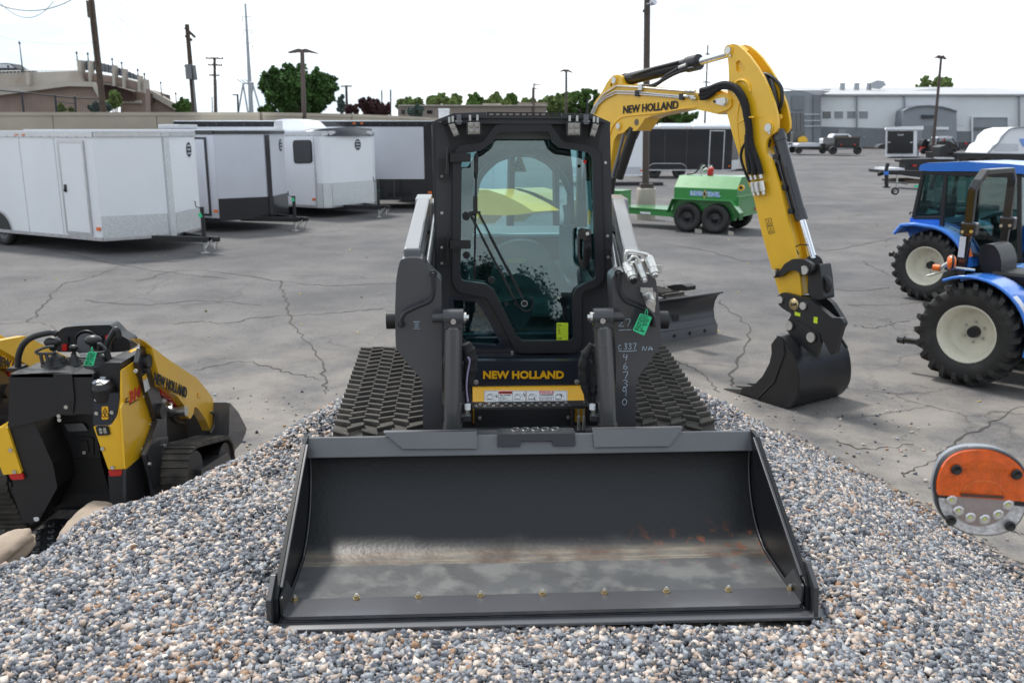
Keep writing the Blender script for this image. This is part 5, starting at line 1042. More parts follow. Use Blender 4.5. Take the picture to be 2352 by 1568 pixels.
# ================================================================ dealership building
D['metalw'] = mat('white_metal_siding', (.74, .76, .78), .5, 0, .03, vs=.5)
D['cmu'] = mat('grey_block_wall', (.19, .205, .225), .85, 0, .1, vs=.4, bump=.2, bs=5)
D['grey2'] = mat('mid_grey_wall', (.26, .28, .31), .7, 0, .06, vs=.5)
D['roofg'] = mat('roof_grey', (.42, .43, .45), .6, .2, .06, vs=.3)
BY = 135
bo = WF.y(K4(1100, 880), BY); bo.z = LOT
t = thing('dealership_building', 'long white and grey metal dealership building with arched grey entrances', 'building', bo)
def bq(name, pts, m, y=BY, d=.25, K=K4, par=None):
    mb = MB(); mb.prism([WF.y(K(*p), y) - bo for p in pts], (0, d, 0)); return part(mb, name, m, par or t)
def rc(x0, y0, x1, y1): return [(x0, y0), (x1, y0), (x1, y1), (x0, y1)]
LB = 905
wall = bq('white_wall', [(475, 405), (2294+400, 405), (2294+400, LB), (475, LB)], 'metalw', BY, 30)
mb = MB()
for k in range(150):
    p = WF.y(K4(480 + k*15, 412), BY - .06) - bo; z1 = WF.y(K4(480, 690), BY - .06).z - bo.z; mb.bx(p.x, p.x+.08, p.y, p.y+.06, z1, p.z)
part(mb, 'siding_rib', 'metalw', wall, kind='stuff')
bq('block_base', [(435, 686), (1070, 704), (1690, 728), (1840, 730), (1840, LB), (435, LB)], 'cmu', BY - .3, .3)
bq('eave_band', [(475, 396), (2700, 396), (2700, 412), (475, 412)], 'grey2', BY - .5, .5)
# roof slope
a = [WF.y(K4(x, 400), BY - .6) - bo for x in (475, 2700)]; mb = MB(); mb.prism([a[0], a[1], a[1] + Vector((0, 22, 2.0)), a[0] + Vector((0, 22, 2.0))], (0, 0, -.15)); part(mb, 'roof', 'roofg', t)
bq('grey_wing', [(40, 400), (150, 376), (260, 370), (360, 382), (420, 405), (475, 405), (475, LB), (40, LB)], 'grey2', BY - 3, 8); bq('wing_edge', [(40, 372), (470, 362), (560, 372), (475, 404), (420, 402), (350, 378), (260, 364), (150, 370), (40, 392)], 'roofg', BY - 2, 10)
bq('wing_return', [(408, 404), (475, 404), (475, LB), (408, LB)], 'cmu', BY - 3.3, .3); bq('dark_entrance', rc(145, 565, 322, 885), 'darkglass', BY - 3.25, .2)
for x in (180, 220, 262, 300): bq('mullion', rc(x, 565, x+4, 885), 'grey2', BY - 3.4, .1)
for y in (575, 632, 680): bq('wall_band', rc(325, y, 470, y+5), 'metalw', BY - 3.45, .1)
bq('wing_panel', rc(215, 410, 325, 540), 'cmu', BY - 3.2, .1)
for x0 in (492, 600, 712, 822):
    w_ = bq('window', rc(x0, 552, x0+72, 612), 'grey2', BY - .12, .1); bq('window_frame', rc(x0-5, 547, x0+77, 552), 'metalw', BY - .2, .15, par=w_)
bq('window', rc(497, 556, 560, 610), 'darkglass', BY - .2, .08)
for x in (795, 1222, 2250): bq('downspout', rc(x, 405, x+9, 705), 'grey2', BY - .5, .25)
g = bq('arched_entrance', [(1215, 545), (1260, 520), (1330, 502), (1440, 497), (1560, 510), (1640, 530), (1690, 548), (1690, LB), (1195, LB), (1200, 640)], 'grey2', BY - 2.5, 2.4)
bq('arch_trim', [(1210, 548), (1260, 518), (1330, 499), (1440, 493), (1560, 505), (1640, 525), (1695, 545), (1695, 556), (1640, 538), (1560, 518), (1440, 505), (1330, 511), (1260, 532), (1215, 556)], 'cmu', BY - 2.8, .3, par=g)
bq('lettering_sign', [(1375, 582), (1495, 585), (1500, 612), (1380, 615)], 'darkpost', BY - 2.8, .1); bq('entrance_door', rc(1255, 680, 1495, 890), 'cmu', BY - 2.6, .1); bq('entrance_door', rc(1500, 690, 1620, 890), 'darkglass' if 0 else 'grey2', BY - 2.6, .1); bq('door_header', rc(1500, 690, 1620, 715), 'metalw', BY - 2.75, .1)
d_ = bq('garage_door', rc(1838, 605, 2150, LB), 'grey2', BY - .35, .2); bq('garage_surround', [(1825, 595), (2165, 595), (2165, LB), (2150, LB), (2150, 606), (1838, 606), (1838, LB), (1825, LB)], 'metalw', BY - .5, .35, par=d_)
for k in range(5): bq('door_pane', rc(1845 + k*62, 694, 1897 + k*62, 722), 'darkglass', BY - .45, .08, par=d_)
for x0 in (1060, 960): bq('service_door', rc(x0-330, 712, x0-262, 860) if x0 == 960 else rc(850, 770, 870, 790), 'grey2', BY - .42, .1)
for x0, w_ in ((640, 52), (768, 52), (880, 50)):
    a_, b_ = WF.y(K4(x0, 372), BY + 12) - bo, WF.y(K4(x0+w_, 298), BY + 12) - bo; mb = MB(); mb.cyl(((a_.x+b_.x)/2, a_.y, a_.z-1), ((a_.x+b_.x)/2, a_.y, b_.z), (b_.x-a_.x)/2, n=16); part(mb, 'roof_vent', 'galv', t)
bq('roof_dish', [(930, 340), (935, 290), (980, 272), (1040, 280), (1062, 322), (1040, 325), (1005, 350)], 'galv', BY + 11, .6)
bq('roof_unit', rc(500, 352, 560, 372), 'galv', BY + 12, 3); bq('roof_screen', [(620, 372), (920, 366), (1090, 385), (1480, 346), (1520, 346), (1520, 365), (1090, 396), (620, 384)], 'metalw', BY + 10, .3)
# ================================================================ wheels and enclosed trailers
D['diamond'] = mat('diamond_plate', (.66, .68, .70), .35, .45, .18, vs=30, bump=.5, bs=60)
D['darkpanel'] = mat('black_panel', (.012, .013, .017), .2, 0, .1, coat=.5, vs=.6)
def wheel(parent, c, R, w, rim='blackmetal', name='wheel', rr=.55, ax=(0, -1, 0), spokes=8, dish=.04, tyrem='tyre'):
    c = Vector(c); ax = Vector(ax).normalized(); mb = MB(); h = w/2
    mb.lathe(c, ax, [(R*rr, h*.7), (R*(rr+.05), h*.95), (R*.82, h*1.02), (R*.95, h*.85), (R, h*.55), (R, -h*.55), (R*.95, -h*.85), (R*.8, -h), (R*rr, -h*.7), (R*rr, h*.7)], 36); ty = part(mb, name, tyrem, parent)
    mb = MB(); mb.lathe(c, ax, [(R*rr*1.03, h*.82), (R*rr*.92, h*.72), (R*rr*.85, h*.72 - dish), (R*.3, h*.72 - dish*.6), (R*.16, h*.72 - dish*.4), (R*.15, h*.72 + .02), (.001, h*.72 + .025)], 32)
    rm = part(mb, 'rim', rim, ty); mb = MB(); u, v = perp(ax)
    for k in range(spokes): q = c + (u*math.cos(2*PI*k/spokes) + v*math.sin(2*PI*k/spokes))*R*rr*.62 + ax*(h*.72 - dish*.7); mb.cyl(q, q + ax*.012, R*.055, n=10)
    part(mb, 'rim_hole', 'black', rm, kind='stuff'); return ty
def emblem(parent, c, xv, yv, w, h, words=True, nrm=None):
    xv, yv = Vector(xv).normalized(), Vector(yv).normalized(); n = xv.cross(yv); P = [Vector(c) + xv*w/2*math.cos(a) + yv*h/2*math.sin(a) + n*.004 for a in np.linspace(0, 2*PI, 25)[:-1]]
    mb = MB(); mb.prism(P, n*.004); e = part(mb, 'oval_badge', 'darkpost', parent)
    for k in (-1, 0, 1):
        a = Vector(c) + xv*(-w*.33) + yv*(h*.26*k - h*.03) + n*.009; mb = MB(); mb.prism([a, a + xv*w*.66, a + xv*w*.66 + yv*h*.09, a + yv*h*.09], n*.001); part(mb, 'badge_line', 'silver', e)
def jack(parent, x, y, zt, zb, mt='blackmetal'):
    mb = MB(); mb.cyl((x, y, .30), (x, y, zt), .045, n=12); j = part(mb, 'jack', mt, parent); mb = MB(); mb.cyl((x, y, zb + .02), (x, y, .34), .03, n=10); mb.cyl((x, y, zb), (x, y, zb + .02), .10, n=14); part(mb, 'jack_foot', 'zinc', j)
    mb = MB(); mb.tube([(x, y, zt - .03), (x - .12, y - .05, zt), (x - .14, y - .05, zt + .12)], .012, 6); part(mb, 'crank', 'black', j); return j
def chain(parent, pts, m='zinc'):
    mb = MB(); mb.tube(catmull(pts, 6), .014, 6, rf=lambda t: 1 + .35*math.sin(t*70)); return part(mb, 'safety_chain', m, parent)
def enclosed(label, loc, rz, L_, W_, zb, zt, nose=.62, side='white', nosem=None, trim='alu', roofm='white', door=None, doorm=None, dtrim='alu', band=None, bandh=.45, wheels=(), jackz=1.05, tongue=1.15, badge=True, group='enclosed cargo trailers parked along the wall', topband=None, cap=None, noseband=None, tri=True):
    t = thing('enclosed_trailer', label, 'trailer', loc, rz, group); nosem = nosem or side
    mb = MB(); mb.bx(-L_, 0, 0, W_, zb, zt); body = part(mb, 'body', side, t, .015)
    tip = [(0, 0), (nose*.93, W_*.46), (nose*.93, W_*.54), (0, W_)] if tri else [(0, 0), (nose*.6, .10), (nose, .35), (nose, W_-.35), (nose*.6, W_-.10), (0, W_)]
    mb = MB(); mb.prism([(x + .002, y, zb) for x, y in tip], (0, 0, zt - zb)); part(mb, 'nose', nosem, t, .01)
    hi = .09; mb = MB(); mb.bx(-L_-.02, .0, -.02, .01, zt - hi, zt + .015); mb.bx(-L_-.02, .0, -.022, .01, zb - .02, zb + .05)
    for a, b in zip(tip, tip[1:]): mb.beam((a[0] + .01, a[1], zt - hi/2 + .01), (b[0] + .01, b[1], zt - hi/2 + .01), .04, hi); mb.beam((a[0] + .01, a[1], zb + .01), (b[0] + .01, b[1], zb + .01), .04, .06)
    part(mb, 'edge_trim', topband or trim, t)
    mb = MB(); mb.prism([(x, y, zt + .016) for x, y in [(-L_-.02, -.02)] + [(a + .02, b) for a, b in tip] + [(-L_-.02, W_+.02)]], (0, 0, .03)); part(mb, 'roof', roofm, t, .008)
    mb = MB(); xs_ = -1.3
    while xs_ > -L_ + .4:
        mb.bx(xs_, xs_ + .008, -.003, 0, zb + .05, zt - .1); xs_ -= 1.22
    part(mb, 'panel_seam', 'inkgrey', t, kind='stuff'); mb = MB(); xs_ = -.2
    while xs_ > -L_:
        mb.cyl((xs_, -.019, zt - .08), (xs_, -.026, zt - .08), .012, n=6); mb.cyl((xs_, -.02, zb + .02), (xs_, -.028, zb + .02), .012, n=6); xs_ -= .3
    part(mb, 'rivets', 'inkgrey', t, kind='stuff')
    if trim != side:
        mb = MB()
        if tri: mb.beam((nose*.95 + .015, W_/2, zb), (nose*.95 + .015, W_/2, zt - .1), .03, W_*.055, up=(0, 1, 0)); part(mb, 'corner_trim', 'diamond' if trim == 'alu' else trim, t)
        else: mb.beam((0.01, -.005, zb), (0.01, -.005, zt), .06, .03, up=(0, 1, 0)); part(mb, 'corner_trim', trim, t)
    if band:
        mb = MB()
        for a, b in zip(tip, tip[1:]):
            A, B_ = Vector((*a, 0)), Vector((*b, 0)); n = (B_ - A).cross(Vector((0, 0, 1))).normalized()*.02; mb.prism([A + n + Vector((0, 0, zb)), B_ + n + Vector((0, 0, zb)), B_ + n + Vector((0, 0, zb + bandh)), A + n + Vector((0, 0, zb + bandh))], n*.3)
        part(mb, 'stone_guard', band, t)
    if door:
        x0, x1, z0, z1 = door; mb = MB(); mb.bx(x0, x1, -.03, 0, z0, z1); d = part(mb, 'door', doorm or side, t, .008)
        mb = MB(); b_ = .05; mb.prism([(x0-b_, -.035, z0-b_), (x1+b_, -.035, z0-b_), (x1+b_, -.035, z1+b_), (x0-b_, -.035, z1+b_)], (0, .035, 0), 0, [[(x0, -.035, z0), (x1, -.035, z0), (x1, -.035, z1), (x0, -.035, z1)]]); part(mb, 'door_frame', dtrim, d)
        mb = MB(); mb.bx(x0 + .06, x0 + .13, -.05, -.03, (z0+z1)/2 - .09, (z0+z1)/2 + .07); mb.tube([(x0 + .08, -.05, (z0+z1)/2), (x0 + .08, -.075, (z0+z1)/2 - .06), (x0 + .08, -.05, (z0+z1)/2 - .08)], .008, 5); part(mb, 'handle', 'blackgloss', d)
    for wx in wheels:
        wheel(t, (wx, .13, .36), .36, .21, 'grey' if side == 'white' else 'blackmetal')
    if wheels:
        cx = sum(wheels)/len(wheels); ext = (max(wheels)-min(wheels))/2; mb = MB(); arc = [(cx - ext - .46*math.cos(a) if a < PI/2 else cx + ext - .46*math.cos(a), .36 + .46*math.sin(a)) for a in np.linspace(0.0, PI, 22)]
        mb.sheet([Vector((x, -.03, z)) for x, z in arc], (0, .05, 0), [Vector((0, 0, -.04))]*22, 0, True); mb.prism([(x, -.004, z) for x, z in [(cx-ext-.44, zb - .02)] + [(x_*1.0, z_ - .02) for x_, z_ in arc] + [(cx+ext+.44, zb - .02)]], (0, .002, 0), 1); part(mb, 'fender', ['alu', 'black'], t)
    if tongue:
        yt = W_/2; xt = nose + tongue
        mb = MB(); mb.beam((0, yt - .55, zb - .02), (xt, yt - .05, zb - .02), .07, .12); mb.beam((0, yt + .55, zb - .02), (xt, yt + .05, zb - .02), .07, .12); mb.beam((xt - .25, yt, zb), (xt + .22, yt, zb), .09, .10); part(mb, 'tongue', 'blackmetal', t, .008)
        jack(t, xt - .22, yt, jackz, .0); chain(t, [(xt, yt - .08, zb - .05), (xt - .05, yt - .14, zb - .22), (xt + .12, yt - .10, zb - .02)]); chain(t, [(xt + .05, yt + .05, zb - .05), (xt + .1, yt - .02, zb - .25), (xt + .2, yt, zb)])
    for x_ in (-2.6, -2.35): mb = MB(); mb.bx(x_, x_ + .10, -.035, -.02, zt - .06, zt - .03); part(mb, 'marker_light', 'orange', t)
    mb = MB(); mb.bx(-.16, -.04, -.03, -.005, zb + .20, zb + .27); part(mb, 'marker_light', 'orange', t)
    if badge and tri:
        A, B_ = Vector((tip[2][0], tip[2][1], 0)), Vector((0, W_, 0)); e = (B_ - A); c = A + e*.72 + Vector((0, 0, zt - .38)); emblem(t, c + e.cross(Vector((0, 0, 1))).normalized()*.005, e, (0, 0, 1), .26, .33)
    return t
def lot(p): return (p[0], p[1], LOT)
# 1 big white V-nose trailer, nearest
l1 = lot((-8.66, 19.06)); r1 = math.radians(-29.3); f1 = Fr(l1, r1)
x0, x1 = f1.y(E4(505, 600), 0).x, f1.y(E4(683, 600), 0).x; z1_, z0_ = f1.y(E4(560, 240), 0).z, f1.y(E4(640, 938), 0).z; wx = f1.y(E4(8, 930), 0).x
zt1 = f1.y(E4(740, 160), 0).z
t1 = enclosed('long white cargo trailer with tall side door at the far left edge', l1, r1, 8.2, 2.66, .33, zt1, .62, door=(x0, x1, z0_, z1_), band='diamond', bandh=.50, wheels=(wx, wx - .9), jackz=1.0)
# 2 silver and black
l2 = lot((-7.57, 23.4)); r2 = math.radians(-27.9); f2 = Fr(l2, r2)
x0, x1 = f2.y(E4(1478, 500), 0).x, f2.y(E4(1625, 500), 0).x; zt2 = f2.y(E4(1722, 146), 0).z; z1_, z0_ = f2.y(E4(1540, 210), 0).z, f2.y(E4(1560, 790), 0).z
t2 = enclosed('silver cargo trailer with black edging and black-framed side door, second in the row', l2, r2, 7.5, 2.6, .33, zt2, .6, side='silver', trim='darkpanel', roofm='white', door=(x0, x1, z0_, z1_), dtrim='darkpanel', band='darkpanel', bandh=.55, wheels=(-4.6, -5.5), jackz=.92, tongue=1.0)
mb = MB(); mb.bx(-2.9, -2.1, .8, 1.5, zt2 + .05, zt2 + .17); part(mb, 'roof_vent', 'galv', t2, .03)
# 3 white with window and AC
l3 = lot((-5.89, 27.4)); r3 = math.radians(-33.5); f3 = Fr(l3, r3); zt3 = f3.y(K2(575, 742), 0).z
t3 = enclosed('white trailer with a dark window and a rooftop air conditioner, third in the row', l3, r3, 6.5, 2.55, .33, zt3, .30, nosem='white', band='diamond', bandh=.72, tri=False, tongue=1.25, jackz=1.1, badge=False)
P = [f3.y(K2(*q), -.012) for q in ((385, 810), (553, 806), (563, 1014), (396, 1018))]; mb = MB(); mb.prism(roundp(P, .12), (0, -.02, 0)); w_ = part(mb, 'window_frame', 'black', t3); c = sum(P, Vector())/4
mb = MB(); mb.prism(roundp([c + (p - c)*.90 + Vector((0, -.021, 0)) for p in P], .1), (0, -.004, 0)); part(mb, 'window_pane', 'darkglass', w_)
mb = MB(); mb.prism(roundp([f3.y(K2(*q), 0) for q in ((332, 790), (592, 770), (597, 1385), (388, 1385))], .05), (0, -.012, 0)); part(mb, 'door', 'white', t3, .004)
c = f3.y(K2(430, 640), .9); mb = MB(); x_a, x_b = f3.y(K2(285, 640), 1.0).x, f3.y(K2(590, 640), 1.0).x
mb.prism(roundp([(x_a, .7, zt3 + .05), (x_a - .05, .7, zt3 + .2), (x_a, .7, zt3 + .38), (x_a + .5, .7, zt3 + .42), (x_b - .3, .7, zt3 + .36), (x_b, .7, zt3 + .15), (x_b, .7, zt3 + .05)], .12), (0, .75, 0)); ac = part(mb, 'air_conditioner', 'white', t3, .04)
for k in range(6): mb = MB(); mb.bx(x_a - .01, x_a + .35, .685, .70, zt3 + .10 + k*.045, zt3 + .115 + k*.045); part(mb, 'vent_slot', 'inkgrey', ac)
mb = MB(); P = [(0, .0), (.02, .02), (.33, .30), (.40, 1.27), (.33, 2.25), (.02, 2.53), (0, 2.55)]; Z = [.02, .03, .10, .16, .10, .03, .02]
mb.add([(x, y, zt3 - .10) for x, y in P] + [(x*.85, y, zt3 + .02 + z) for (x, y), z in zip(P, Z)] + [(-.5, y, zt3 + .03 + z*.7) for (x, y), z in zip(P, Z)], [(i, i+1, 8+i, 7+i) for i in range(6)] + [(7+i, 8+i, 15+i, 14+i) for i in range(6)], 0, True); part(mb, 'front_cap', 'navy', t3)
emblem(t3, (.31, 1.55, zt3 - .36), (0, 1, 0), (0, 0, 1), .26, .33)
# 4 silver and black, broadside
l4 = lot((-2.66, 30.6)); f4 = Fr(l4, 0); zt4 = f4.y(K2(1500, 645), 0).z
t4 = enclosed('silver trailer with deep black bottom band parked broadside left of the loader cab', l4, 0, 8.5, 2.5, .33, zt4, .5, side='darkpanel', nosem='darkpanel', trim='darkpanel', roofm='white', tongue=1.2, jackz=1.2, badge=False)
mb = MB(); x_ = f4.y(K2(1555, 800), -.01).x; zlo = f4.y(K2(1400, 1157), -.01).z; mb.bx(-8.4, x_, -.012, .0, zlo, zt4 - .16); part(mb, 'side_panel', 'silver', t4)
# 5 white behind
t5 = enclosed('white trailer almost hidden behind the loader cab, beyond the silver broadside trailer', lot((.6, 34.0)), 0, 5.0, 2.4, .33, 2.35, .5, tongue=0, badge=False)
# 6 white right
t6 = enclosed('white trailer seen between the loader cab and the near light pole', lot((6.4, 44.6)), 0, 5.6, 2.5, .45, f4.y((1440, 296), 14).z, .05, tongue=0, badge=False, tri=False, trim='white')
mb = MB(); mb.bx(-5.5, -.1, -.01, 0, .46, .86); part(mb, 'skirt_panel', 'silver', t6); mb = MB(); mb.bx(-2.0, .9, -.6, .1, .0, .14); part(mb, 'ramp_edge', 'black', t6, .01)
# 7 black
l7 = lot((12.2, 51)); f7 = Fr(l7, 0); zt7 = f7.y(K3(1500, 1118), 0).z
x0, x1 = f7.y(K3(1842, 1300), 0).x, f7.y(K3(1960, 1300), 0).x; z1_, z0_ = f7.y(K3(1900, 1152), 0).z, f7.y(K3(1900, 1490), 0).z; wx = f7.y(E2(640, 300), 0).x
t7 = enclosed('black trailer with a white roof and silver-framed door behind the green tank trailer', l7, 0, 5.05, 2.4, .42, zt7, .7, side='darkpanel', trim='alu', door=(x0, x1, z0_, z1_), doorm='darkpanel', band='diamond', bandh=.55, wheels=(wx, wx + 1.35), tongue=1.0, badge=False)
for a, b in ((1400, 1680), (1700, 2030)): p, q = f7.y(K3(a, 1095), 1.0), f7.y(K3(b, 1095), 1.0); mb = MB(); mb.bx(p.x, q.x, .8, 1.6, zt7 + .04, zt7 + .22); part(mb, 'roof_hatch', 'white', t7, .05)
# 8 rear of a small black and white trailer, far right
c8 = WF.y(K4(1190, 962), 88); c8.z = LOT; t = thing('enclosed_trailer', 'small far trailer showing its black rear door in a white frame before the dealership', 'trailer', c8, 0, 'enclosed cargo trailers parked along the wall'); q = lambda x, y, d=88: WF.y(K4(x, y), d) - c8
mb = MB(); mb.prism([q(1055, 720), q(1335, 720), q(1330, 955), q(1050, 955)], (2.6, 5, 0)); part(mb, 'body', 'white', t); mb = MB(); mb.prism([q(1075, 727, 87.9), q(1305, 727, 87.9), q(1300, 928, 87.9), q(1070, 928, 87.9)], (0, .05, 0)); d = part(mb, 'ramp_door', 'black', t)
mb = MB(); mb.prism([q(1055, 715, 87.8), q(1060, 695, 87.8), q(1200, 688, 87.8), q(1395, 682, 87.8), q(1392, 715, 87.8)], (0, .3, 0)); part(mb, 'roof', 'white', t); mb = MB(); mb.prism([q(1316, 722, 88.3), q(1385, 716, 88.3), q(1350, 950, 88.3), q(1316, 955, 88.3)], (0, .3, 0)); part(mb, 'side', 'grey2', t)
a_, b_, c_ = q(1160, 768, 87.85), q(1216, 768, 87.85), q(1160, 752, 87.85); textquad('Look', a_, b_, c_, 'lettering', 'paper', d, .01, bold=.02, shear=.3)
for x in (1085, 1285): mb = MB(); mb.prism([q(x-12, 825, 87.8), q(x+12, 822, 87.8), q(x+12, 832, 87.8), q(x-12, 835, 87.8)], (0, .05, 0)); part(mb, 'latch', 'zinc', d)
# ================================================================ green tank trailer
lg = lot((4.55, 23.6)); rg = math.radians(-33); G = Fr(lg, rg); t = thing('tank_trailer', 'bright green fuel tank trailer with twin black wheels beside the yellow arm', 'tank trailer', lg, rg)
yb = .22; W2 = 1.55
xa, xb = G.y(E2(915, 600), yb).x, G.y(E2(1803, 700), yb).x; zs = (G.y(E2(915, 515), yb).z + G.y(E2(1800, 582), yb).z)/2; ztop = zs + .30; zlow = .48
mb = MB(); sec = [(yb, zlow), (yb, zs), (yb + .32, ztop), (yb + W2 - .32, ztop), (yb + W2, zs), (yb + W2, zlow)]
mb.prism([(xa, y, z) for y, z in sec], (xb - xa, 0, 0)); tank = part(mb, 'tank', 'green', t, .012)
mb = MB(); mb.bx(xb - .02, xb + .06, yb + .02, yb + W2 - .02, .42, .95); [mb.bx(xb + .06, xb + .065, yb + .2, yb + 1.0, .55 + .06*k, .57 + .06*k) for k in range(5)]; part(mb, 'rear_panel', 'green', t, .006)
for y_ in (yb + .12, yb + W2 - .25): mb = MB(); mb.bx(xb + .06, xb + .08, y_, y_ + .14, .52, .60); part(mb, 'tail_light', 'red', t)
fa = [(E2(835, 910)), (E2(905, 735)), (E2(1690, 790)), (E2(1765, 890)), (E2(1700, 985))]; P = [G.y(q_, -.02) for q_ in fa]; P[0].z = .50; zz = P[1].z; P = [Vector((-.56, -.02, .50)), Vector((-.42, -.02, .86)), Vector((1.16, -.02, .86)), Vector((1.42, -.02, .56)), Vector((1.42, -.02, .40))]
mb = MB(); mb.sheet(P, (0, .28, 0), [Vector((0, 0, -.02))]*5, 0, False); mb.prism([(-.56, .255, .42), (-.42, .255, .85), (1.16, .255, .85), (1.42, .255, .42)], (0, .01, 0)); part(mb, 'fender', 'green', t, .004)
for wx in (0, .76): wheel(t, (wx, .12, .38), .38, .24, 'blackmetal', spokes=8)
for wx in (0, .76): wheel(t, (wx, W2 + .28, .38), .38, .24, 'blackmetal', ax=(0, 1, 0))
xd = G.y(E2(500, 790), .6).x; xt_ = -3.55
mb = MB(); mb.prism([(xa, yb + .05, .50), (xa, yb + W2 - .05, .50), (xt_ + 1.0, yb + W2/2 + .35, .50), (xt_ + 1.0, yb + W2/2 - .35, .50)], (0, 0, .03)); part(mb, 'deck', 'green', t)
mb = MB(); mb.beam((xa, yb + .08, .42), (xt_, yb + W2/2 - .03, .42), .06, .14); mb.beam((xa, yb + W2 - .08, .42), (xt_, yb + W2/2 + .03, .42), .06, .14); mb.bx(xa - .05, xb, yb, yb + .1, .34, .48); mb.bx(xt_ - .05, xt_ + .2, yb + W2/2 - .07, yb + W2/2 + .07, .35, .58); part(mb, 'frame', 'green', t, .005)
mb = MB(); mb.bx(xt_ - .3, xt_ + .02, yb + W2/2 - .04, yb + W2/2 + .04, .46, .53); part(mb, 'coupler', 'blackmetal', t, .01)
jack(t, xt_ + .15, yb + W2/2 - .12, .72, 0); chain(t, [(xt_ + .3, yb + W2/2 - .1, .4), (xt_ + .7, yb + W2/2 - .2, .12), (xt_ + 1.4, yb + W2/2 - .4, .38)], 'wood')
bx0 = xt_ + .55; mb = MB(); mb.bx(bx0, bx0 + .75, yb + W2/2 - .36, yb + W2/2 + .36, .53, .93); tb2 = part(mb, 'toolbox', 'green', t, .006); mb = MB(); mb.bx(bx0 - .02, bx0 + .77, yb + W2/2 - .38, yb + W2/2 + .38, .93, .955); part(mb, 'lid', 'green', tb2, .004)
for x_ in (bx0 + .06,): mb = MB(); mb.bx(x_, x_ + .06, yb + W2/2 - .375, yb + W2/2 - .36, .74, .84); part(mb, 'latch', 'black', tb2)
for x_, m_ in ((xa - .75, 'paper'), (xa - 1.55, 'paper')): mb = MB(); p0 = Vector((x_, yb + .08 + (x_ - xa)/(xt_ - xa)*(W2/2 - .11) - .035, .40)); d = Vector((xt_ - xa, W2/2 - .11, 0)).normalized(); mb.beam(p0, p0 + d*.35, .006, .06); part(mb, 'label_strip', m_, t)
# pump on top
px_ = G.y(E2(1420, 385), yb + .7).x; mb = MB(); mb.bx(px_ - .04, px_ + .10, yb + .6, yb + .74, ztop, ztop + .15); mb.sph((px_ + .05, yb + .66, ztop + .16), (.08, .07, .06)); pm = part(mb, 'pump', 'red', t, .02)
mb = MB(); mb.cyl((px_, yb + .7, ztop + .18), (px_, yb + .7, ztop + .26), .06, n=12); mb.cyl((px_ - .16, yb + .66, ztop + .12), (px_ - .06, yb + .66, ztop + .16), .05, n=10); part(mb, 'pump_cap', 'zinc', pm)
mb = MB(); mb.tube(catmull([(px_ - .08, yb + .68, ztop + .20), (px_ - .22, yb + .66, ztop + .26), (px_ - .38, yb + .62, ztop + .06), (px_ - .6, yb + .6, ztop + .02)], 5), .022, 6); part(mb, 'fuel_hose', 'black', t); mb = MB(); mb.tube([(px_ - .20, yb + .60, ztop), (px_ - .2, yb + .60, ztop + .2), (px_ - .12, yb + .6, ztop + .26)], .02, 6); part(mb, 'nozzle_holder', 'zinc', t)
D['decalblue'] = mat('blue_lettering', (.22, .36, .8), .5, 0, .03)
a_, b_, c_ = [G.y(E2(*q_), yb - .004) for q_ in ((1137, 650), (1572, 676), (1137, 574))]
a2, b2 = a_.lerp(b_, 0), a_.lerp(b_, .44); textquad('LOAD', a_, a_.lerp(b_, .43), c_, 'lettering', 'paper', tank, .003, bold=.13, shear=.1); textquad('TRAIL', a_.lerp(b_, .55), b_, c_ + (b_ - a_)*.55, 'lettering', 'paper', tank, .003, bold=.13, shear=.1)
up = Vector((0, -.005, 0)); textquad('LOAD', a_ + up, a_.lerp(b_, .43) + up, c_ + up, 'lettering', 'decalblue', tank, .003, bold=.03, shear=.1); textquad('TRAIL', a_.lerp(b_, .55) + up, b_ + up, c_ + (b_ - a_)*.55 + up, 'lettering', 'decalblue', tank, .003, bold=.03, shear=.1)
cc = a_.lerp(b_, .49) + Vector((0, -.004, (c_.z - a_.z)*.45)); mb = MB(); mb.prism([cc + Vector(v) for v in ((-.07, 0, 0), (0, 0, .12), (.07, 0, 0), (0, 0, -.12))], (0, .003, 0)); dm = part(mb, 'diamond_logo', 'brass', tank); mb = MB(); mb.prism([cc + Vector((0, -.002, 0)) + Vector(v)*.55 for v in ((-.07, 0, 0), (0, 0, .12), (.07, 0, 0), (0, 0, -.12))], (0, .002, 0)); part(mb, 'logo_core', 'ink', dm)
for (x_, s_, l_) in ((.38, .16, 'pale wood block wedged between the two wheels of the green tank trailer'), (1.25, .12, 'small wood scrap behind the rear wheel of the green tank trailer')):
    p = G.M @ Vector((x_, -.05, 0)); mb = MB(); mb.prism([(-s_/2, 0, 0), (s_/2, 0, 0), (s_/2, 0, .08), (-s_/2, 0, .11)], (0, .12, 0)); o = part(mb, 'wheel_chock', 'conc2', None, .01); o.location = p; setp(o, l_, 'chock')
# small green price tags tied to the jacks
for tt, x_, l_ in ((t1, .62 + 1.15 - .22, 'green tag on the jack of the long white trailer at far left'), (t2, 1.38, 'green tag on the jack of the silver trailer with the black-framed door'), (t3, .30 + 1.25 - .22, 'green tag on the jack of the trailer with the air conditioner')):
    p = Matrix.Translation(tt.location) @ Matrix.Rotation(tt.rotation_euler.z, 4, 'Z') @ Vector((x_, 1.24, .86)); mb = MB(); mb.prism([(-.03, 0, 0), (.04, 0, .02), (.07, 0, -.07), (.01, 0, -.09)], (0, .004, 0)); o = part(mb, 'price_tag', 'tagg', None); o.location = p; setp(o, l_, 'tag', 'green price tags')
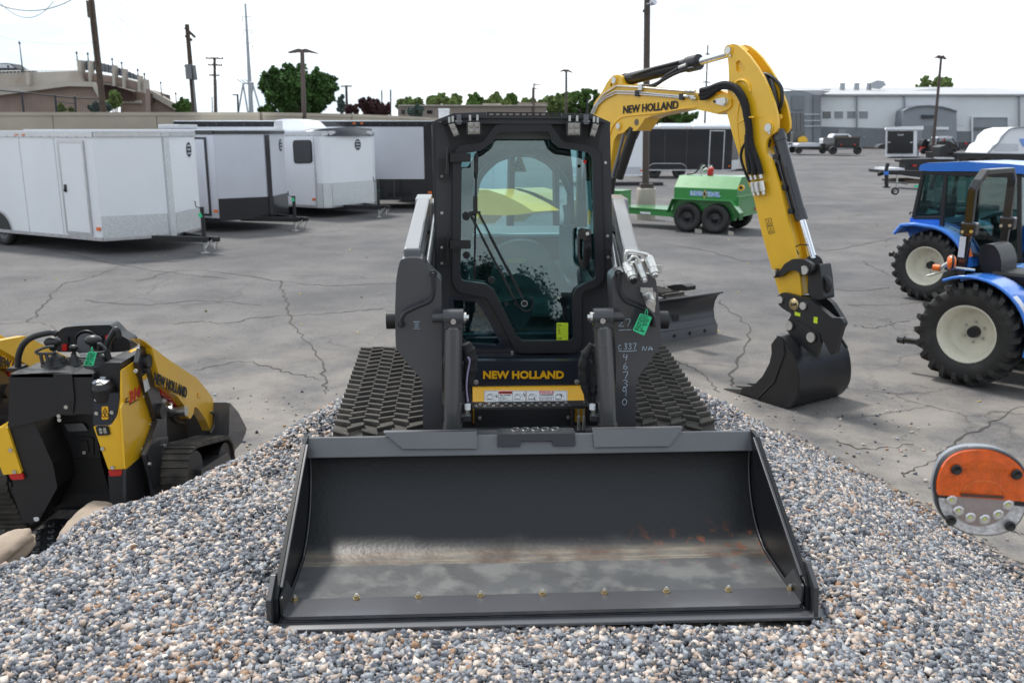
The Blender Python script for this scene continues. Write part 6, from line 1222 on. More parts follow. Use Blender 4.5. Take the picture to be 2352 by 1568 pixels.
# ================================================================ mini excavator
lx = (1.0, 11.0, LOT); rx = math.radians(-55.8); X = Fr(lx, rx)
T2 = thing('mini_excavator', 'yellow mini excavator reaching its tall boom over the lot from behind the loader', 'excavator', lx, rx)
XP = lambda K, pts, y: [X.y(K(*p), y) for p in pts]
boomo = [(800, 1010), (828, 900), (900, 800), (935, 730), (965, 690), (1000, 660), (1030, 655), (1060, 668), (1082, 740), (1230, 750), (1610, 800), (1740, 822), (1850, 800), (1925, 792), (1985, 815), (2030, 865), (2034, 925), (2000, 975), (1920, 1006), (1730, 962), (1600, 962), (1470, 990), (1330, 1018), (1270, 1045), (1235, 1100), (1195, 1150), (1165, 1150), (1140, 1110), (1085, 1165), (1030, 1180), (1000, 1230), (985, 1330), (960, 1500), (860, 1620), (700, 1500), (740, 1200)]
mb = MB(); mb.prism(XP(K3, boomo, 0), VY(.22), 0, [XP(K3, [(965, 735), (982, 728), (988, 755), (972, 768)], 0)]); boom = part(mb, 'boom', 'yellow', T2, .015)
# raised rib along the lower edge and welded step
mb = MB(); mb.tube(catmull(XP(K3, [(965, 1185), (985, 1120), (1040, 1050), (1110, 1020), (1400, 990), (1600, 955), (1720, 945)], -.004), 5), .010, 6); mb.prism(XP(K3, [(1840, 870), (1850, 830), (1990, 820), (2028, 870), (2028, 930), (1995, 965), (1905, 995), (1850, 950)], -.02), VY(.02)); part(mb, 'boom_rib', 'yellow', boom, .004)
a_, b_, c_ = XP(K3, [(1080, 1000), (1565, 958), (1078, 930)], -.004); textquad('NEW HOLLAND', a_, b_, c_, 'lettering', 'ink', boom, .003, bold=.035, shear=.05)
for i, pts in enumerate(([(800, 1000), (830, 930), (905, 830), (1022, 755), (1230, 766), (1430, 785), (1640, 800)], [(812, 1000), (845, 925), (915, 850), (1012, 800), (1190, 806), (1400, 828), (1600, 845)], [(824, 1000), (860, 920), (930, 860), (1020, 820), (1190, 826), (1400, 842), (1590, 860)])):
    mb = MB(); mb.tube(XP(K3, pts, -.018), .0085, 7); part(mb, 'hydraulic_pipe', 'alu', boom)
for x, y in ((1205, 818), (1595, 848), (1235, 765)): p = X.y(K3(x, y), -.02); mb = MB(); mb.bx(p.x-.03, p.x+.03, p.y-.012, p.y+.012, p.z-.035, p.z+.03); part(mb, 'pipe_clamp', 'black' if x != 1235 else 'zinc', boom)
for x, y in ((1650, 800), (1690, 800), (1640, 846), (1690, 850), (1700, 865)): p, q = XP(K3, [(x-22, y-2), (x+22, y+2)], -.02); mb = MB(); mb.cyl(p, q, .017, n=8); part(mb, 'pipe_fitting', 'zinc', boom)
def pin(par, K, c, r, y, m='zinc', d=.02, ring=True):
    p = X.y(K(*c), y); mb = MB(); mb.cyl(p, p + VY(-d), r, n=20)
    o = part(mb, 'pin', m, par, .002)
    if ring: mb = MB(); mb.cyl(p + VY(.01), p + VY(-d*.5), r*1.5, n=24); part(mb, 'pin_boss', 'yellow', par, .003)
mb = MB(); mb.prism(roundp(XP(K3, [(1875, 885), (1890, 872), (1965, 855), (1990, 875), (1988, 905), (1960, 932), (1880, 905)], -.045), .02), VY(.025)); lk = part(mb, 'pin_lock_plate', 'white', boom, .004)
pin(boom, K3, (1965, 888), .035, -.045, 'zinc', .015, False); pin(boom, K3, (1885, 892), .014, -.045, 'black', .01, False)
pin(boom, K3, (1007, 705), .036, 0); pin(boom, K3, (1045, 1107), .034, 0); pin(boom, K3, (1210, 1076), .040, .02, 'grey', .02, False)
mb = MB(); mb.cyl(X.y(K3(1185, 1120), .05), X.y(K3(1040, 1560), .05), .058, n=20); mb.cyl(X.y(K3(1205, 1075), .11), X.y(K3(1150, 1200), .08), .075, n=20); lc = part(mb, 'boom_cylinder', 'black', T2)
mb = MB(); mb.tube(XP(K3, [(1085, 1180), (1030, 1400), (985, 1560)], .0), .02, 8); part(mb, 'cylinder_guard', 'grey', lc)
mb = MB(); mb.tube(catmull(XP(K3, [(1010, 1500), (985, 1650), (975, 1800)], .1), 4), .03, 8); part(mb, 'hose', 'black', T2)
# arm cylinder over the boom
A, B_ = X.y(K3(1080, 708), .11), X.y(K3(1735, 548), .11)
mb = MB(); mb.cyl(A, B_, .068, n=24); d = (B_-A).normalized(); mb.cyl(B_ - d*.14, B_ + d*.02, .082, n=24); mb.cyl(A - d*.08, A + d*.06, .075, n=16); ac = part(mb, 'arm_cylinder', 'blackmetal', T2, .003)
mb = MB(); mb.cyl(B_, X.y(K3(2005, 470), .11), .040, n=20); part(mb, 'rod', 'chrome', ac)
for pts in ([(1590, 590), (1540, 620), (1460, 665), (1400, 720), (1330, 752), (1270, 755)], [(1700, 600), (1620, 615), (1520, 655), (1430, 705), (1370, 745), (1330, 760)]): mb = MB(); mb.tube(catmull(XP(K3, pts, .02), 5), .019, 7); part(mb, 'hose', 'black', ac)
mb = MB(); mb.cyl(*XP(K3, [(1575, 595), (1640, 570)], .02), .022, n=8); part(mb, 'hose_fitting', 'zinc', ac); mb = MB(); mb.tube(XP(K3, [(1150, 665), (1350, 600), (1560, 548)], .03), .014, 6); part(mb, 'cylinder_pipe', 'blackmetal', ac)
# stick
st = [(282, 270), (283, 235), (305, 208), (345, 198), (390, 210), (450, 258), (520, 330), (600, 440), (660, 540), (720, 670), (775, 820), (800, 920), (814, 1010), (812, 1080), (790, 1120), (740, 1155), (705, 1190), (690, 1240), (688, 1330)]
conv = lambda x, y: ((2800 + x/2.614 - 2300)*1.2058, (100 + y/2.614 - 400)*1.2058)
near = [conv(*p) for p in st] + [(948, 290), (985, 410), (1045, 660), (1086, 860), (1092, 944), (985, 934), (945, 800), (900, 640), (860, 460), (835, 400)] + [conv(*p) for p in [(400, 1340), (340, 1150), (292, 960), (275, 900), (296, 640), (302, 560), (298, 430)]]
PN = XP(E1, near, 0); mb = MB(); hole = XP(E8, [(376, 395), (400, 372), (425, 382), (466, 440), (462, 470), (440, 490), (395, 492), (378, 470)], 0)
mb.prism(PN, VY(.030), 0, [hole]); stick = part(mb, 'arm', 'yellow', T2, .012)
c_ = [p + VY(.17) for p in PN]; mb = MB(); mb.prism(c_, VY(.03)); part(mb, 'far_plate', 'yellow', stick, .010)
core = [conv(*p) for p in [(560, 640), (640, 760), (705, 1000), (680, 1180), (665, 1260)]] + [(940, 300), (1035, 660), (1082, 870), (1088, 940), (990, 930), (905, 640), (865, 460)] + [conv(*p) for p in [(430, 1300), (370, 1100), (340, 950), (345, 700)]]
mb = MB(); mb.prism(XP(E1, core, .03), VY(.14)); part(mb, 'arm_core', 'yellow', stick, .01)
mb = MB(); mb.prism(XP(E8, [(378, 393), (400, 370), (427, 380), (468, 440), (463, 472), (440, 492), (395, 494), (376, 472)], .022), VY(.01)); part(mb, 'recess_plate', 'yellow', stick)
mb = MB(); mb.tube(catmull(XP(E8, [(362, 640), (390, 592), (430, 578), (480, 592), (515, 640), (524, 700)], -.004), 5), .014, 8); mb.tube(catmull(XP(E8, [(425, 600), (400, 680), (420, 780), (400, 880), (390, 1000), (400, 1150), (420, 1300)], -.002), 4), .006, 6); part(mb, 'arm_rib', 'yellow', stick)
pin(stick, E8, (303, 268), .036, 0); pin(stick, E8, (722, 1075), .040, 0); pin(stick, E8, (738, 1130), .012, 0, 'zinc', .02, False); pin(stick, E8, (322, 322), .012, 0, 'zinc', .015, False)
for pts in ([(430, 235), (500, 285)], [(790, 950), (850, 960)]): mb = MB(); mb.cyl(*XP(E8, pts, .08), .022, n=12); part(mb, 'cross_pipe', 'yellow', stick)
mb = MB(); mb.cyl(X.y(E1(800, 424), -.02), X.y(E1(806, 424), .10), .03, n=14); mb.cyl(X.y(E1(800, 424), -.021), X.y(E1(800, 424), -.01), .016, n=12, mi=1); part(mb, 'pipe_boss', ['yellow', 'black'], stick)
# warning decals on the arm
for q4 in ([(917, 576), (945, 570), (952, 602), (924, 608)], [(926, 612), (953, 606), (962, 640), (935, 647)]):
    P = XP(E1, q4, -.003); mb = MB(); [mb.tube([P[i], P[(i+1) % 4]], .002, 4) for i in range(4)]; m_ = sum(P, Vector())/4
    mb.tube([m_ + (P[3]-m_)*.6, m_ + (P[0] + P[1] - 2*m_)*.3, m_ + (P[2]-m_)*.6, m_ + (P[3]-m_)*.6], .0025, 4); part(mb, 'warning_decal', 'wood', stick)
# front side pipes of the arm
for dx in (0, 10, 20):
    mb = MB(); mb.tube(XP(E1, [(935+dx, 260), (960+dx, 370), (1000+dx, 540), (1045+dx, 740)], .02 + dx*.003), .006, 6); part(mb, 'arm_pipe', 'alu', stick)
# hoses
hz = [([(10, 690), (100, 668), (190, 632), (270, 618), (350, 640), (420, 700), (470, 800), (492, 900), (500, 1000), (510, 1150), (520, 1300), (560, 1450), (570, 1565)], .030), ([(0, 735), (90, 710), (180, 660), (270, 650), (350, 670), (410, 740), (455, 840), (480, 960), (500, 1100), (492, 1250), (500, 1400), (525, 1560)], .026),
      ([(10, 765), (70, 755), (160, 690), (260, 640), (380, 650), (450, 760), (495, 900), (520, 1050), (540, 1250), (600, 1420), (640, 1560)], .026), ([(480, 1150), (475, 1230), (440, 1300), (430, 1400), (470, 1530), (520, 1640)], .014)]
for pts, r in hz: mb = MB(); mb.tube(catmull(XP(E8, pts, -.05), 6), r, 9); part(mb, 'hose', 'fabric', T2)
mb = MB(); mb.tube(catmull(XP(E8, [(640, 510), (700, 520), (770, 560), (840, 640), (860, 740), (845, 840), (805, 920)], .1), 5), .018, 8); part(mb, 'hose', 'black', T2)
mb = MB(); mb.tube(catmull(XP(E8, [(640, 520), (700, 580), (740, 680), (770, 820), (790, 930)], .1), 5), .07, 10, flat=.5); part(mb, 'hose_bundle', 'black', T2)
mb = MB(); mb.tube(catmull(XP(E8, [(560, 965), (500, 970), (430, 1010), (400, 1030)], -.06), 4), .010, 6); part(mb, 'hose_hook', 'yellow', stick)
mb = MB(); mb.tube(catmull(XP(E1, [(930, 190), (925, 240), (950, 290), (985, 340), (1000, 385)], .1), 4), .035, 8); part(mb, 'hose', 'black', T2)
for x, y in ((850, 372), (871, 370), (896, 366)):
    mb = MB(); mb.cyl(*XP(E1, [(x-2, y-6), (x+3, y+14)], -.05), .018, n=8, sm=False); mb.cyl(*XP(E1, [(x+3, y+26), (x+10, y+74)], -.05), .027 if x > 860 else .02, n=8, sm=False); mb.cyl(*XP(E1, [(x+12, y+76), (x+15, y+90)], -.05), .018, n=8); part(mb, 'valve_block', 'zinc', stick)
# bucket cylinder on the front of the arm
A, B_ = X.y(E1(985, 175), .10), X.y(E1(1094, 578), .10); d = (B_-A).normalized()
mb = MB(); mb.cyl(A, B_, .056, n=24); mb.cyl(B_ - d*.1, B_, .062, n=24); mb.cyl(A - d*.05, A + d*.05, .065, n=16); bc = part(mb, 'bucket_cylinder', 'charcoal', T2, .003)
mb = MB(); mb.tube([A + d*.1 + Vector((-.05, -.05, 0)), B_ - d*.1 + Vector((-.05, -.05, 0))], .012, 6); mb.tube([A + d*.3 + Vector((.02, -.066, 0)), B_ - d*.05 + Vector((.02, -.066, 0))], .010, 6); part(mb, 'cylinder_pipe', 'charcoal', bc)
for t_ in (.25, .62, .9): q = A.lerp(B_, t_) + Vector((-.05, -.05, 0)); mb = MB(); mb.box(q, (.06, .05, .05)); part(mb, 'clamp', 'black', bc, .004)
mb = MB(); mb.cyl(B_, X.y(E1(1150, 765), .10), .033, n=16); part(mb, 'rod', 'chrome', bc)
for pts in ([(1030, 745), (1022, 715), (1040, 700), (1062, 715), (1080, 745)], [(1060, 740), (1060, 715), (1085, 698), (1118, 700)]): mb = MB(); mb.tube(catmull(XP(E1, pts, .05), 4), .006, 5); part(mb, 'small_hose', 'black', T2)
# linkage
def lp(name, pts, y, d, m='blackmetal', K=E1, rnd=.02, par=T2, bev=.004): mb = MB(); mb.prism(roundp(XP(K, pts, y), rnd, 3), VY(d)); return part(mb, name, m, par, bev)
lkp = lp('tipping_link', [(945, 820), (962, 812), (985, 828), (1010, 790), (1050, 766), (1105, 768), (1140, 790), (1148, 820), (1125, 845), (1100, 845), (1060, 820), (1025, 826), (995, 850), (965, 860), (946, 850)], -.06, .05)
mb = MB(); mb.cyl(X.y(E1(1110, 820), -.07), X.y(E1(1110, 820), .30), .05, n=20); mb.cyl(X.y(E1(1150, 790), .08), X.y(E1(1150, 790), .22), .085, n=20); part(mb, 'link_pin_tube', 'blackmetal', T2, .003)
pin(T2, E1, (961, 834), .038, -.06, 'zinc', .03, False); pin(T2, E1, (1110, 820), .042, -.07, 'zinc', .02, False)
lp('bucket_link', [(1125, 800), (1180, 790), (1190, 850), (1200, 960), (1150, 965), (1122, 930)], .0, .16); mb = MB(); mb.tube(catmull(XP(E1, [(1195, 850), (1218, 870), (1218, 910), (1190, 925)], .06), 5), .035, 8); part(mb, 'link_loop', 'blackmetal', T2)
cp_ = lp('quick_hitch', [(976, 945), (1000, 928), (1040, 936), (1085, 950), (1130, 958), (1180, 1000), (1240, 1050), (1285, 1050), (1298, 1080), (1285, 1100), (1270, 1150), (1252, 1228), (1234, 1232), (1200, 1165), (1150, 1120), (1080, 1100), (1030, 1108), (1018, 1080), (1045, 1032), (1000, 1005), (980, 985)], -.05, .06)
c2 = lp('quick_hitch_far_plate', [(1040, 936), (1200, 945), (1240, 980), (1285, 1050), (1298, 1080), (1180, 1075), (1100, 1050)], .16, .06); c2.name = 'hitch_plate'
pin(T2, E1, (992, 962), .036, -.05, 'zinc', .02, False); pin(T2, E1, (1104, 992), .036, -.05, 'zinc', .02, False)
mb = MB(); p = X.y(E1(1056, 985), -.052); mb.lathe(p, (0, -1, 0), [(.055, 0), (.055, .004), (.0, .004)], 20); lg_ = part(mb, 'oval_emblem', 'brass', cp_)
a_, b_, c_ = XP(E1, [(1042, 992), (1070, 990), (1042, 978)], -.058); textquad('Gith', a_, b_, c_, 'lettering', 'ink', cp_, .002, bold=.02, shear=.3)
for q4 in ([(1059, 1020), (1086, 1028), (1086, 1044), (1060, 1038)], [(1152, 1045), (1170, 1048), (1168, 1078), (1150, 1074)]): mb = MB(); mb.prism(XP(E1, q4, -.055), VY(.003)); part(mb, 'yellow_label', 'tagy', cp_)
# bucket
yb_, wb = -.20, .78
ear = lp('bucket', [(946, 1178), (972, 1143), (1000, 1152), (1040, 1200), (1066, 1250), (1082, 1330), (1080, 1410), (1055, 1462), (1020, 1490), (990, 1489), (930, 1468), (870, 1442), (800, 1412), (800, 1392), (862, 1375), (905, 1330), (938, 1268), (948, 1222)], yb_, .02, 'blackmetal', rnd=.015)
cur = XP(E1, [(1000, 1150), (1030, 1185), (1066, 1250), (1082, 1330), (1080, 1410), (1055, 1462), (1020, 1490), (990, 1489), (930, 1468), (870, 1442), (790, 1408)], yb_)
cur = catmull(cur, 3); cen = sum(cur, Vector())/len(cur); mb = MB(); mb.sheet(cur, (0, wb, 0), [(cen - p).normalized()*.012 + Vector((0, 0, 0)) for p in cur]); part(mb, 'bucket_shell', 'blackmetal', ear)
far_ = XP(E1, [(946, 1178), (972, 1143), (1000, 1152), (1066, 1250), (1082, 1330), (1080, 1410), (1020, 1490), (870, 1442), (800, 1402), (862, 1375), (938, 1268)], yb_); mb = MB(); mb.prism([p + VY(wb - .02) for p in far_], VY(.02)); part(mb, 'far_side', 'blackmetal', ear)
mb = MB(); P_ = XP(E1, [(972, 1143), (1000, 1150), (1050, 1225)], yb_); mb.sheet(P_, (0, wb, 0), [Vector((0, 0, .014))]*3); part(mb, 'top_plate', 'blackmetal', ear)
mb = MB(); mb.tube(XP(E1, [(1000, 1152), (1010, 1220), (960, 1360), (880, 1440)], yb_ - .004), .010, 5); part(mb, 'side_rib', 'blackmetal', ear)
for y_ in (-.06, .16): lp('bucket_ear', [(1015, 1090), (1030, 1062), (1060, 1060), (1110, 1085), (1150, 1110), (1180, 1130), (1185, 1170), (1165, 1245), (1130, 1215), (1060, 1160), (1020, 1110)], y_, .035, par=ear)
lp('back_hook', [(1200, 1150), (1262, 1120), (1255, 1180), (1250, 1230), (1235, 1225), (1225, 1170)], .20, .03, par=ear)
mb = MB(); mb.tube(XP(E1, [(1270, 1130), (1312, 1195)], .15), .014, 6); part(mb, 'lift_eye', 'blackmetal', ear)
pin(ear, E1, (1035, 1087), .045, -.07, 'zinc', .02, False); pin(ear, E1, (1142, 1143), .047, -.07, 'zinc', .02, False)
for k in range(5):
    y_ = yb_ + .03 + k*(wb - .06)/4; a_, b_ = X.y(E1(800, 1408), yb_), X.y(E1(712, 1394), yb_); a_.y = b_.y = y_; mb = MB(); mb.prism([a_ + Vector((0, -.03, -.02)), a_ + Vector((0, -.03, .03)), b_ + Vector((0, -.02, .006)), b_ + Vector((0, -.02, -.008))], (0, .055, 0)); part(mb, 'tooth', 'steel', ear, .004)
# undercarriage, blade, house and cab
cs = [(-1.75, .26, .24), (-.15, .26, .24)]
for y0 in (-.30, 1.15):
    mb = track_mesh([(-1.75, .27, .23), (.0, .27, .23)], 0, .35, .03, .09, .03, 1, 'bar'); v2 = [(y, x + y0, z) for x, y, z in mb.v]; mb.v = v2; tr_ = part(mb, 'track', 'rubber', T2)
    mb = MB(); mb.bx(-1.7, -.05, y0 + .08, y0 + .27, .16, .38); [mb.cyl((x, y0 + .05, .27), (x, y0 + .30, .27), .17, n=18) for x in (-1.75, .0)]; part(mb, 'track_frame', 'blackmetal', tr_, .01)
mb = MB(); mb.bx(-1.6, -.1, .0, 1.2, .25, .5); mb.cyl((-.9, .6, .5), (-.9, .6, .68), .38, n=24); part(mb, 'undercarriage', 'blackmetal', T2, .02)
xb_ = .47; prof_ = [(-.06, .60), (-.03, .585), (.02, .52), (.055, .42), (.06, .32), (.03, .22), (-.02, .14), (-.06, .05), (-.07, .0)]
prof_ = [(xb_ - (.06 - a) if 0 else xb_ - .0 + (-a), z) for a, z in prof_]
pp = [Vector((x, -.30, z)) for x, z in [(xb_ + .10, .555), (xb_ + .02, .51), (xb_ - .03, .42), (xb_ - .045, .32), (xb_ - .02, .20), (xb_ + .02, .14), (xb_ + .02, .02)]]
mb = MB(); mb.sheet(catmull(pp, 3), (0, 2.0, 0), [Vector((-.02, 0, 0))]*19); bl = part(mb, 'dozer_blade', 'charcoal', T2); mb = MB(); mb.bx(xb_ + .02, xb_ + .035, -.31, 1.71, -.0, .13); part(mb, 'blade_edge', 'grey', bl)
mb = MB(); mb.tube([Vector((xb_ + .10, -.30, .56)), Vector((xb_ + .10, 1.70, .56))], .014, 8); part(mb, 'blade_lip', 'charcoal', bl)
for s0 in (-.30, 1.69): mb = MB(); mb.prism([p + Vector((0, s0 + .3, 0)) for p in pp] + [Vector((xb_ - .06, s0, .02)), Vector((xb_ - .10, s0, .5))], (0, .015, 0)); part(mb, 'blade_end', 'charcoal', bl)
for k in range(7): mb = MB(); mb.cyl((xb_ + .034, -.15 + k*.27, .07), (xb_ + .044, -.15 + k*.27, .07), .022, n=12); part(mb, 'blade_bolt', 'black', bl)
mb = MB(); mb.bx(-.3, xb_ - .03, .2, .32, .15, .32); mb.bx(-.3, xb_ - .03, .95, 1.07, .15, .32); part(mb, 'blade_arm', 'blackmetal', bl, .01)
q = X.y(E1(490, 905), .6); mb = MB(); mb.prism(XP(E1, [(440, 898), (480, 890), (515, 888), (540, 900), (538, 920), (470, 918)], .75), VY(.15)); part(mb, 'blade_hose_guard', 'black', bl, .01)
hood = XP(K7, [(560, 400), (640, 404), (730, 402), (800, 425), (880, 465), (938, 502), (870, 514), (800, 518), (700, 514), (650, 560), (560, 560)], -.45)
mb = MB(); mb.prism(roundp(hood, .03), VY(.40)); body = part(mb, 'engine_hood', 'yellow', T2, .04)
mb = MB(); mb.bx(-1.95, -.3, -.1, .70, .66, 1.05); mb.bx(-1.0, .1, -.12, .4, .66, .95); part(mb, 'upper_body', 'charcoal2', T2, .05)
mb = MB(); mb.cyl((.02, .11, .35), (.02, .11, 1.0), .13, n=18); mb.bx(-.3, .05, 0, .22, .5, .8); part(mb, 'swing_post', 'blackmetal', T2, .01)
mb = MB(); c0 = [(-1.85, .0, 1.05), (-.75, .0, 1.05), (-.80, .0, 2.42), (-1.80, .0, 2.42)]
for (ax, ay, az), (bx_, by_, bz) in zip(c0, c0[1:] + c0[:1]):
    for y_ in (.0, .62): mb.beam((ax, y_, az), (bx_, y_, bz), .07, .07)
for x_, z_ in ((-1.85, 1.05), (-.75, 1.05), (-.80, 2.42), (-1.8, 2.42)): mb.beam((x_, .0, z_), (x_, .62, z_), .07, .07)
mb.bx(-1.84, -.77, -.03, .65, 2.40, 2.48); cb = part(mb, 'operator_cab', 'charcoal2', T2, .01)
mb = MB(); mb.prism([(-1.8, .01, 1.1), (-.8, .01, 1.1), (-.84, .01, 2.38), (-1.77, .01, 2.38)], VY(.006)); part(mb, 'cab_glass', 'glassd', cb)
mb = MB(); mb.bx(-1.5, -1.1, .1, .5, 1.05, 1.4); mb.bx(-1.6, -1.47, .1, .5, 1.35, 2.0); part(mb, 'cab_seat', 'seat', cb, .05)
# ================================================================ stand-on mini track loader
D['mesh_screen'] = mat('perforated_screen', (.012, .012, .013), .5, .2, .6, vs=160)
lm = (-2.72, 5.1, LOT); M_ = Fr(lm, 0)
T3 = thing('stand_on_loader', 'yellow and black stand-on mini loader with green tag, its back to us in the pit', 'mini loader', lm, 0)
MP = lambda pts, y: [M_.y(K6(*p), y) for p in pts]; MX = lambda pts, x: [M_.x(K6(*p), x) for p in pts]
def pl(name, pts, y, d, m, par=T3, bev=.006, rnd=.01, holes=()): mb = MB(); mb.prism(roundp(MP(pts, y), rnd, 3), VY(d), 0, [MP(h, y) for h in holes]); return part(mb, name, m, par, bev)
def px(name, pts, x, d, m, par=T3, bev=.005, rnd=.008, holes=()): mb = MB(); mb.prism(roundp(MX(pts, x), rnd, 3), (d, 0, 0), 0, [MX(h, x) for h in holes]); return part(mb, name, m, par, bev)
shell = pl('rear_shell', [(60, 412), (200, 396), (345, 390), (440, 395), (460, 405), (582, 398), (584, 655), (500, 650), (440, 660), (380, 655), (60, 740), (52, 690)], .0, .30, 'black', bev=.012)
pl('shell_bulge', [(330, 400), (450, 400), (465, 560), (455, 650), (370, 655), (362, 560)], -.012, .02, 'black', shell, .01)
pl('left_bolster', [(48, 700), (110, 720), (200, 680), (250, 780), (330, 960), (360, 1110), (240, 1330), (150, 1335), (90, 1180), (60, 900)], .02, .30, 'black', bev=.02)
in_ = pl('engine_door', [(250, 650), (585, 640), (640, 980), (700, 1210), (360, 1225), (340, 960), (270, 770)], .26, .05, 'black')
pl('cooling_screen', [(350, 930), (628, 930), (690, 1150), (400, 1150)], .255, .004, 'mesh_screen', in_, 0)
pl('latch_recess', [(465, 800), (545, 795), (585, 800), (588, 910), (490, 925)], .25, .01, 'black', in_, .004); pl('latch_handle', [(480, 820), (545, 818), (556, 895), (505, 905)], .24, .015, 'blackmetal', in_, .004)
def rb(c, y=.0, r=.012, par=T3): p = M_.y(K6(*c), y); mb = MB(); mb.cyl(p, p + VY(-.008), r, n=10); part(mb, 'bolt', 'zinc', par)
for c, y in (((530, 891), .235), ((416, 606), -.01), ((375, 687), .0), ((371, 662), .0)): rb(c, y)
pl('plate', [(390, 578), (440, 575), (444, 640), (396, 643)], -.015, .01, 'black', shell, .002)
pl('grey_label', [(400, 715), (520, 708), (552, 755), (428, 762)], .24, .004, 'grey', in_, 0)
w_ = pl('warning_decal', [(298, 806), (336, 808), (343, 875), (308, 875)], .25, .003, 'yellowdeep', in_, 0); pl('white_label', [(310, 878), (345, 878), (350, 908), (316, 910)], .25, .003, 'paper', in_, 0)
mb = MB(); mb.prism(MP([(318, 812), (332, 834), (306, 834)], .247), VY(.002)); mb.prism(MP([(312, 842), (334, 842), (338, 868), (316, 868)], .247), VY(.002), 0, [MP([(317, 848), (330, 848), (332, 862), (320, 862)], .247)]); part(mb, 'decal_print', 'ink', w_)
# right side
yr = pl('rear_corner_panel', [(755, 380), (762, 370), (770, 560), (745, 610), (765, 860), (780, 995), (680, 1000), (645, 900), (585, 728), (695, 722), (735, 665), (752, 560)], .0, .02, 'yellow', bev=.004)
ysd = px('side_panel', [(757, 375), (800, 345), (842, 318), (880, 440), (930, 600), (957, 690), (945, 760), (915, 830), (880, 905), (830, 960), (775, 998), (765, 860), (748, 610), (768, 560)], .41, .012, 'yellow')
for c in ((644, 867), (707, 985), (852, 380)): rb(c, -.002)
for c in ((903, 545), (940, 717), (890, 872)): p = M_.x(K6(*c), .42); mb = MB(); mb.cyl(p, p + Vector((.01, 0, 0)), .010, n=10); part(mb, 'bolt', 'zinc', ysd)
for s_, off, c in (('C', (788, 545, 806, 585), 'ink'), ('314', (812, 500, 884, 585), 'decor')):
    a_, b_, c_ = MX([(off[0], off[3]), (off[2], off[3] - (off[2]-off[0])*.62), (off[0], off[1] + 10)], .426); textquad(s_, a_, b_, c_, 'lettering', c, ysd, .003, bold=.04, shear=.25)
a_, b_, c_ = MX([(812, 594), (870, 560), (811, 588)], .426); mb = MB(); mb.prism([a_, b_, b_ + (c_-a_)*.6, c_], (.002, 0, 0)); part(mb, 'lettering_shadow', 'ink', ysd)
np_ = pl('fuel_plate', [(583, 555), (640, 520), (740, 520), (750, 560), (738, 620), (715, 680), (690, 718), (583, 722)], -.004, .03, 'navy')
pl('tank_top', [(585, 380), (655, 330), (760, 330), (756, 380), (752, 520), (640, 520), (600, 560), (584, 560)], .05, .3, 'black', bev=.02)
for c in ((607, 645), (703, 640)): rb(c, -.006)
w_ = pl('warning_decal', [(638, 604), (678, 602), (680, 684), (637, 687)], -.007, .002, 'yellowdeep', np_, 0); mb = MB(); mb.prism(MP([(658, 612), (674, 638), (643, 638)], -.009), VY(.001), 0, [MP([(658, 618), (668, 634), (649, 634)], -.009)])
for cx in (648, 668): p = M_.y(K6(cx, 657), -.009); mb.lathe(p, (0, -1, 0), [(.011, 0), (.014, 0), (.014, .001), (.011, .001)], 12)
part(mb, 'decal_print', 'ink', w_); pl('white_label', [(590, 548), (628, 546), (624, 570), (592, 572)], -.008, .003, 'paper', np_, 0)
p = M_.y(K6(665, 540), .06); q = M_.y(K6(655, 485), .06); d = (q-p); d = Vector((0, -.35, 1)).normalized()*.085; mb = MB(); mb.cyl(p, p + d, .075, .072, n=26); mb.cyl(p + d, p + d*1.35, .070, .05, n=26); fc = part(mb, 'fuel_cap', 'black', T3, .003)
mb = MB(); u_, v_ = perp(d); e_ = p + d*1.36
for a in (0, 2*PI/3, 4*PI/3): r1_ = u_*math.cos(a) + v_*math.sin(a); r2_ = d.normalized().cross(r1_); mb.prism([e_ + r2_*.012, e_ + r1_*.05 + r2_*.02, e_ + r1_*.05 - r2_*.02, e_ - r2_*.012], d*.06)
part(mb, 'cap_insert', 'silver', fc)
lt = pl('work_light', [(597, 730), (677, 728), (690, 782), (612, 788)], -.012, .02, 'black', bev=.004); P = MP([(610, 740), (670, 738), (680, 774), (620, 778)], -.016); mb = MB()
for a in (.28, .72):
    for b in (.28, .72): q = P[0].lerp(P[1], a).lerp(P[3].lerp(P[2], a), b); mb.lathe(q, (0, -1, 0), [(.011, 0), (.009, .004), (.0, .001)], 10)
part(mb, 'lens', 'lens', lt); pl('red_reflector', [(677, 1003), (768, 998), (762, 1038), (688, 1042)], .004, .015, 'red')
pl('left_corner_panel', [(-30, 742), (45, 738), (90, 880), (137, 1022), (20, 1032), (-30, 900)], .0, .3, 'yellow', bev=.008); pl('red_reflector', [(52, 1030), (140, 1024), (152, 1060), (72, 1065)], -.004, .015, 'red'); rb((68, 875), -.002); rb((92, 1012), -.002)
pl('lower_corner', [(676, 1030), (770, 1040), (800, 1100), (800, 1400), (700, 1400), (690, 1180)], .01, .3, 'charcoal2'); px('lower_side', [(770, 1000), (880, 905), (905, 990), (945, 1160), (945, 1400), (770, 1400)], .405, .02, 'charcoal2')
px('tower', [(835, 330), (858, 235), (878, 218), (892, 232), (960, 470), (985, 560), (1014, 625), (1020, 800), (940, 800), (880, 905), (958, 700), (905, 540)], .43, .03, 'charcoal')
for c in ((908, 320), (905, 375)): p = M_.x(K6(*c), .46); mb = MB(); mb.cyl(p - Vector((.05, 0, 0)), p + Vector((.03, 0, 0)), .045 if c[1] == 320 else .02, n=16); part(mb, 'pivot', 'black', T3, .003)
p = M_.x(K6(995, 632), .46); mb = MB(); mb.cyl(p - Vector((.05, 0, 0)), p + Vector((.03, 0, 0)), .05, n=16); part(mb, 'pivot', 'black', T3, .003)
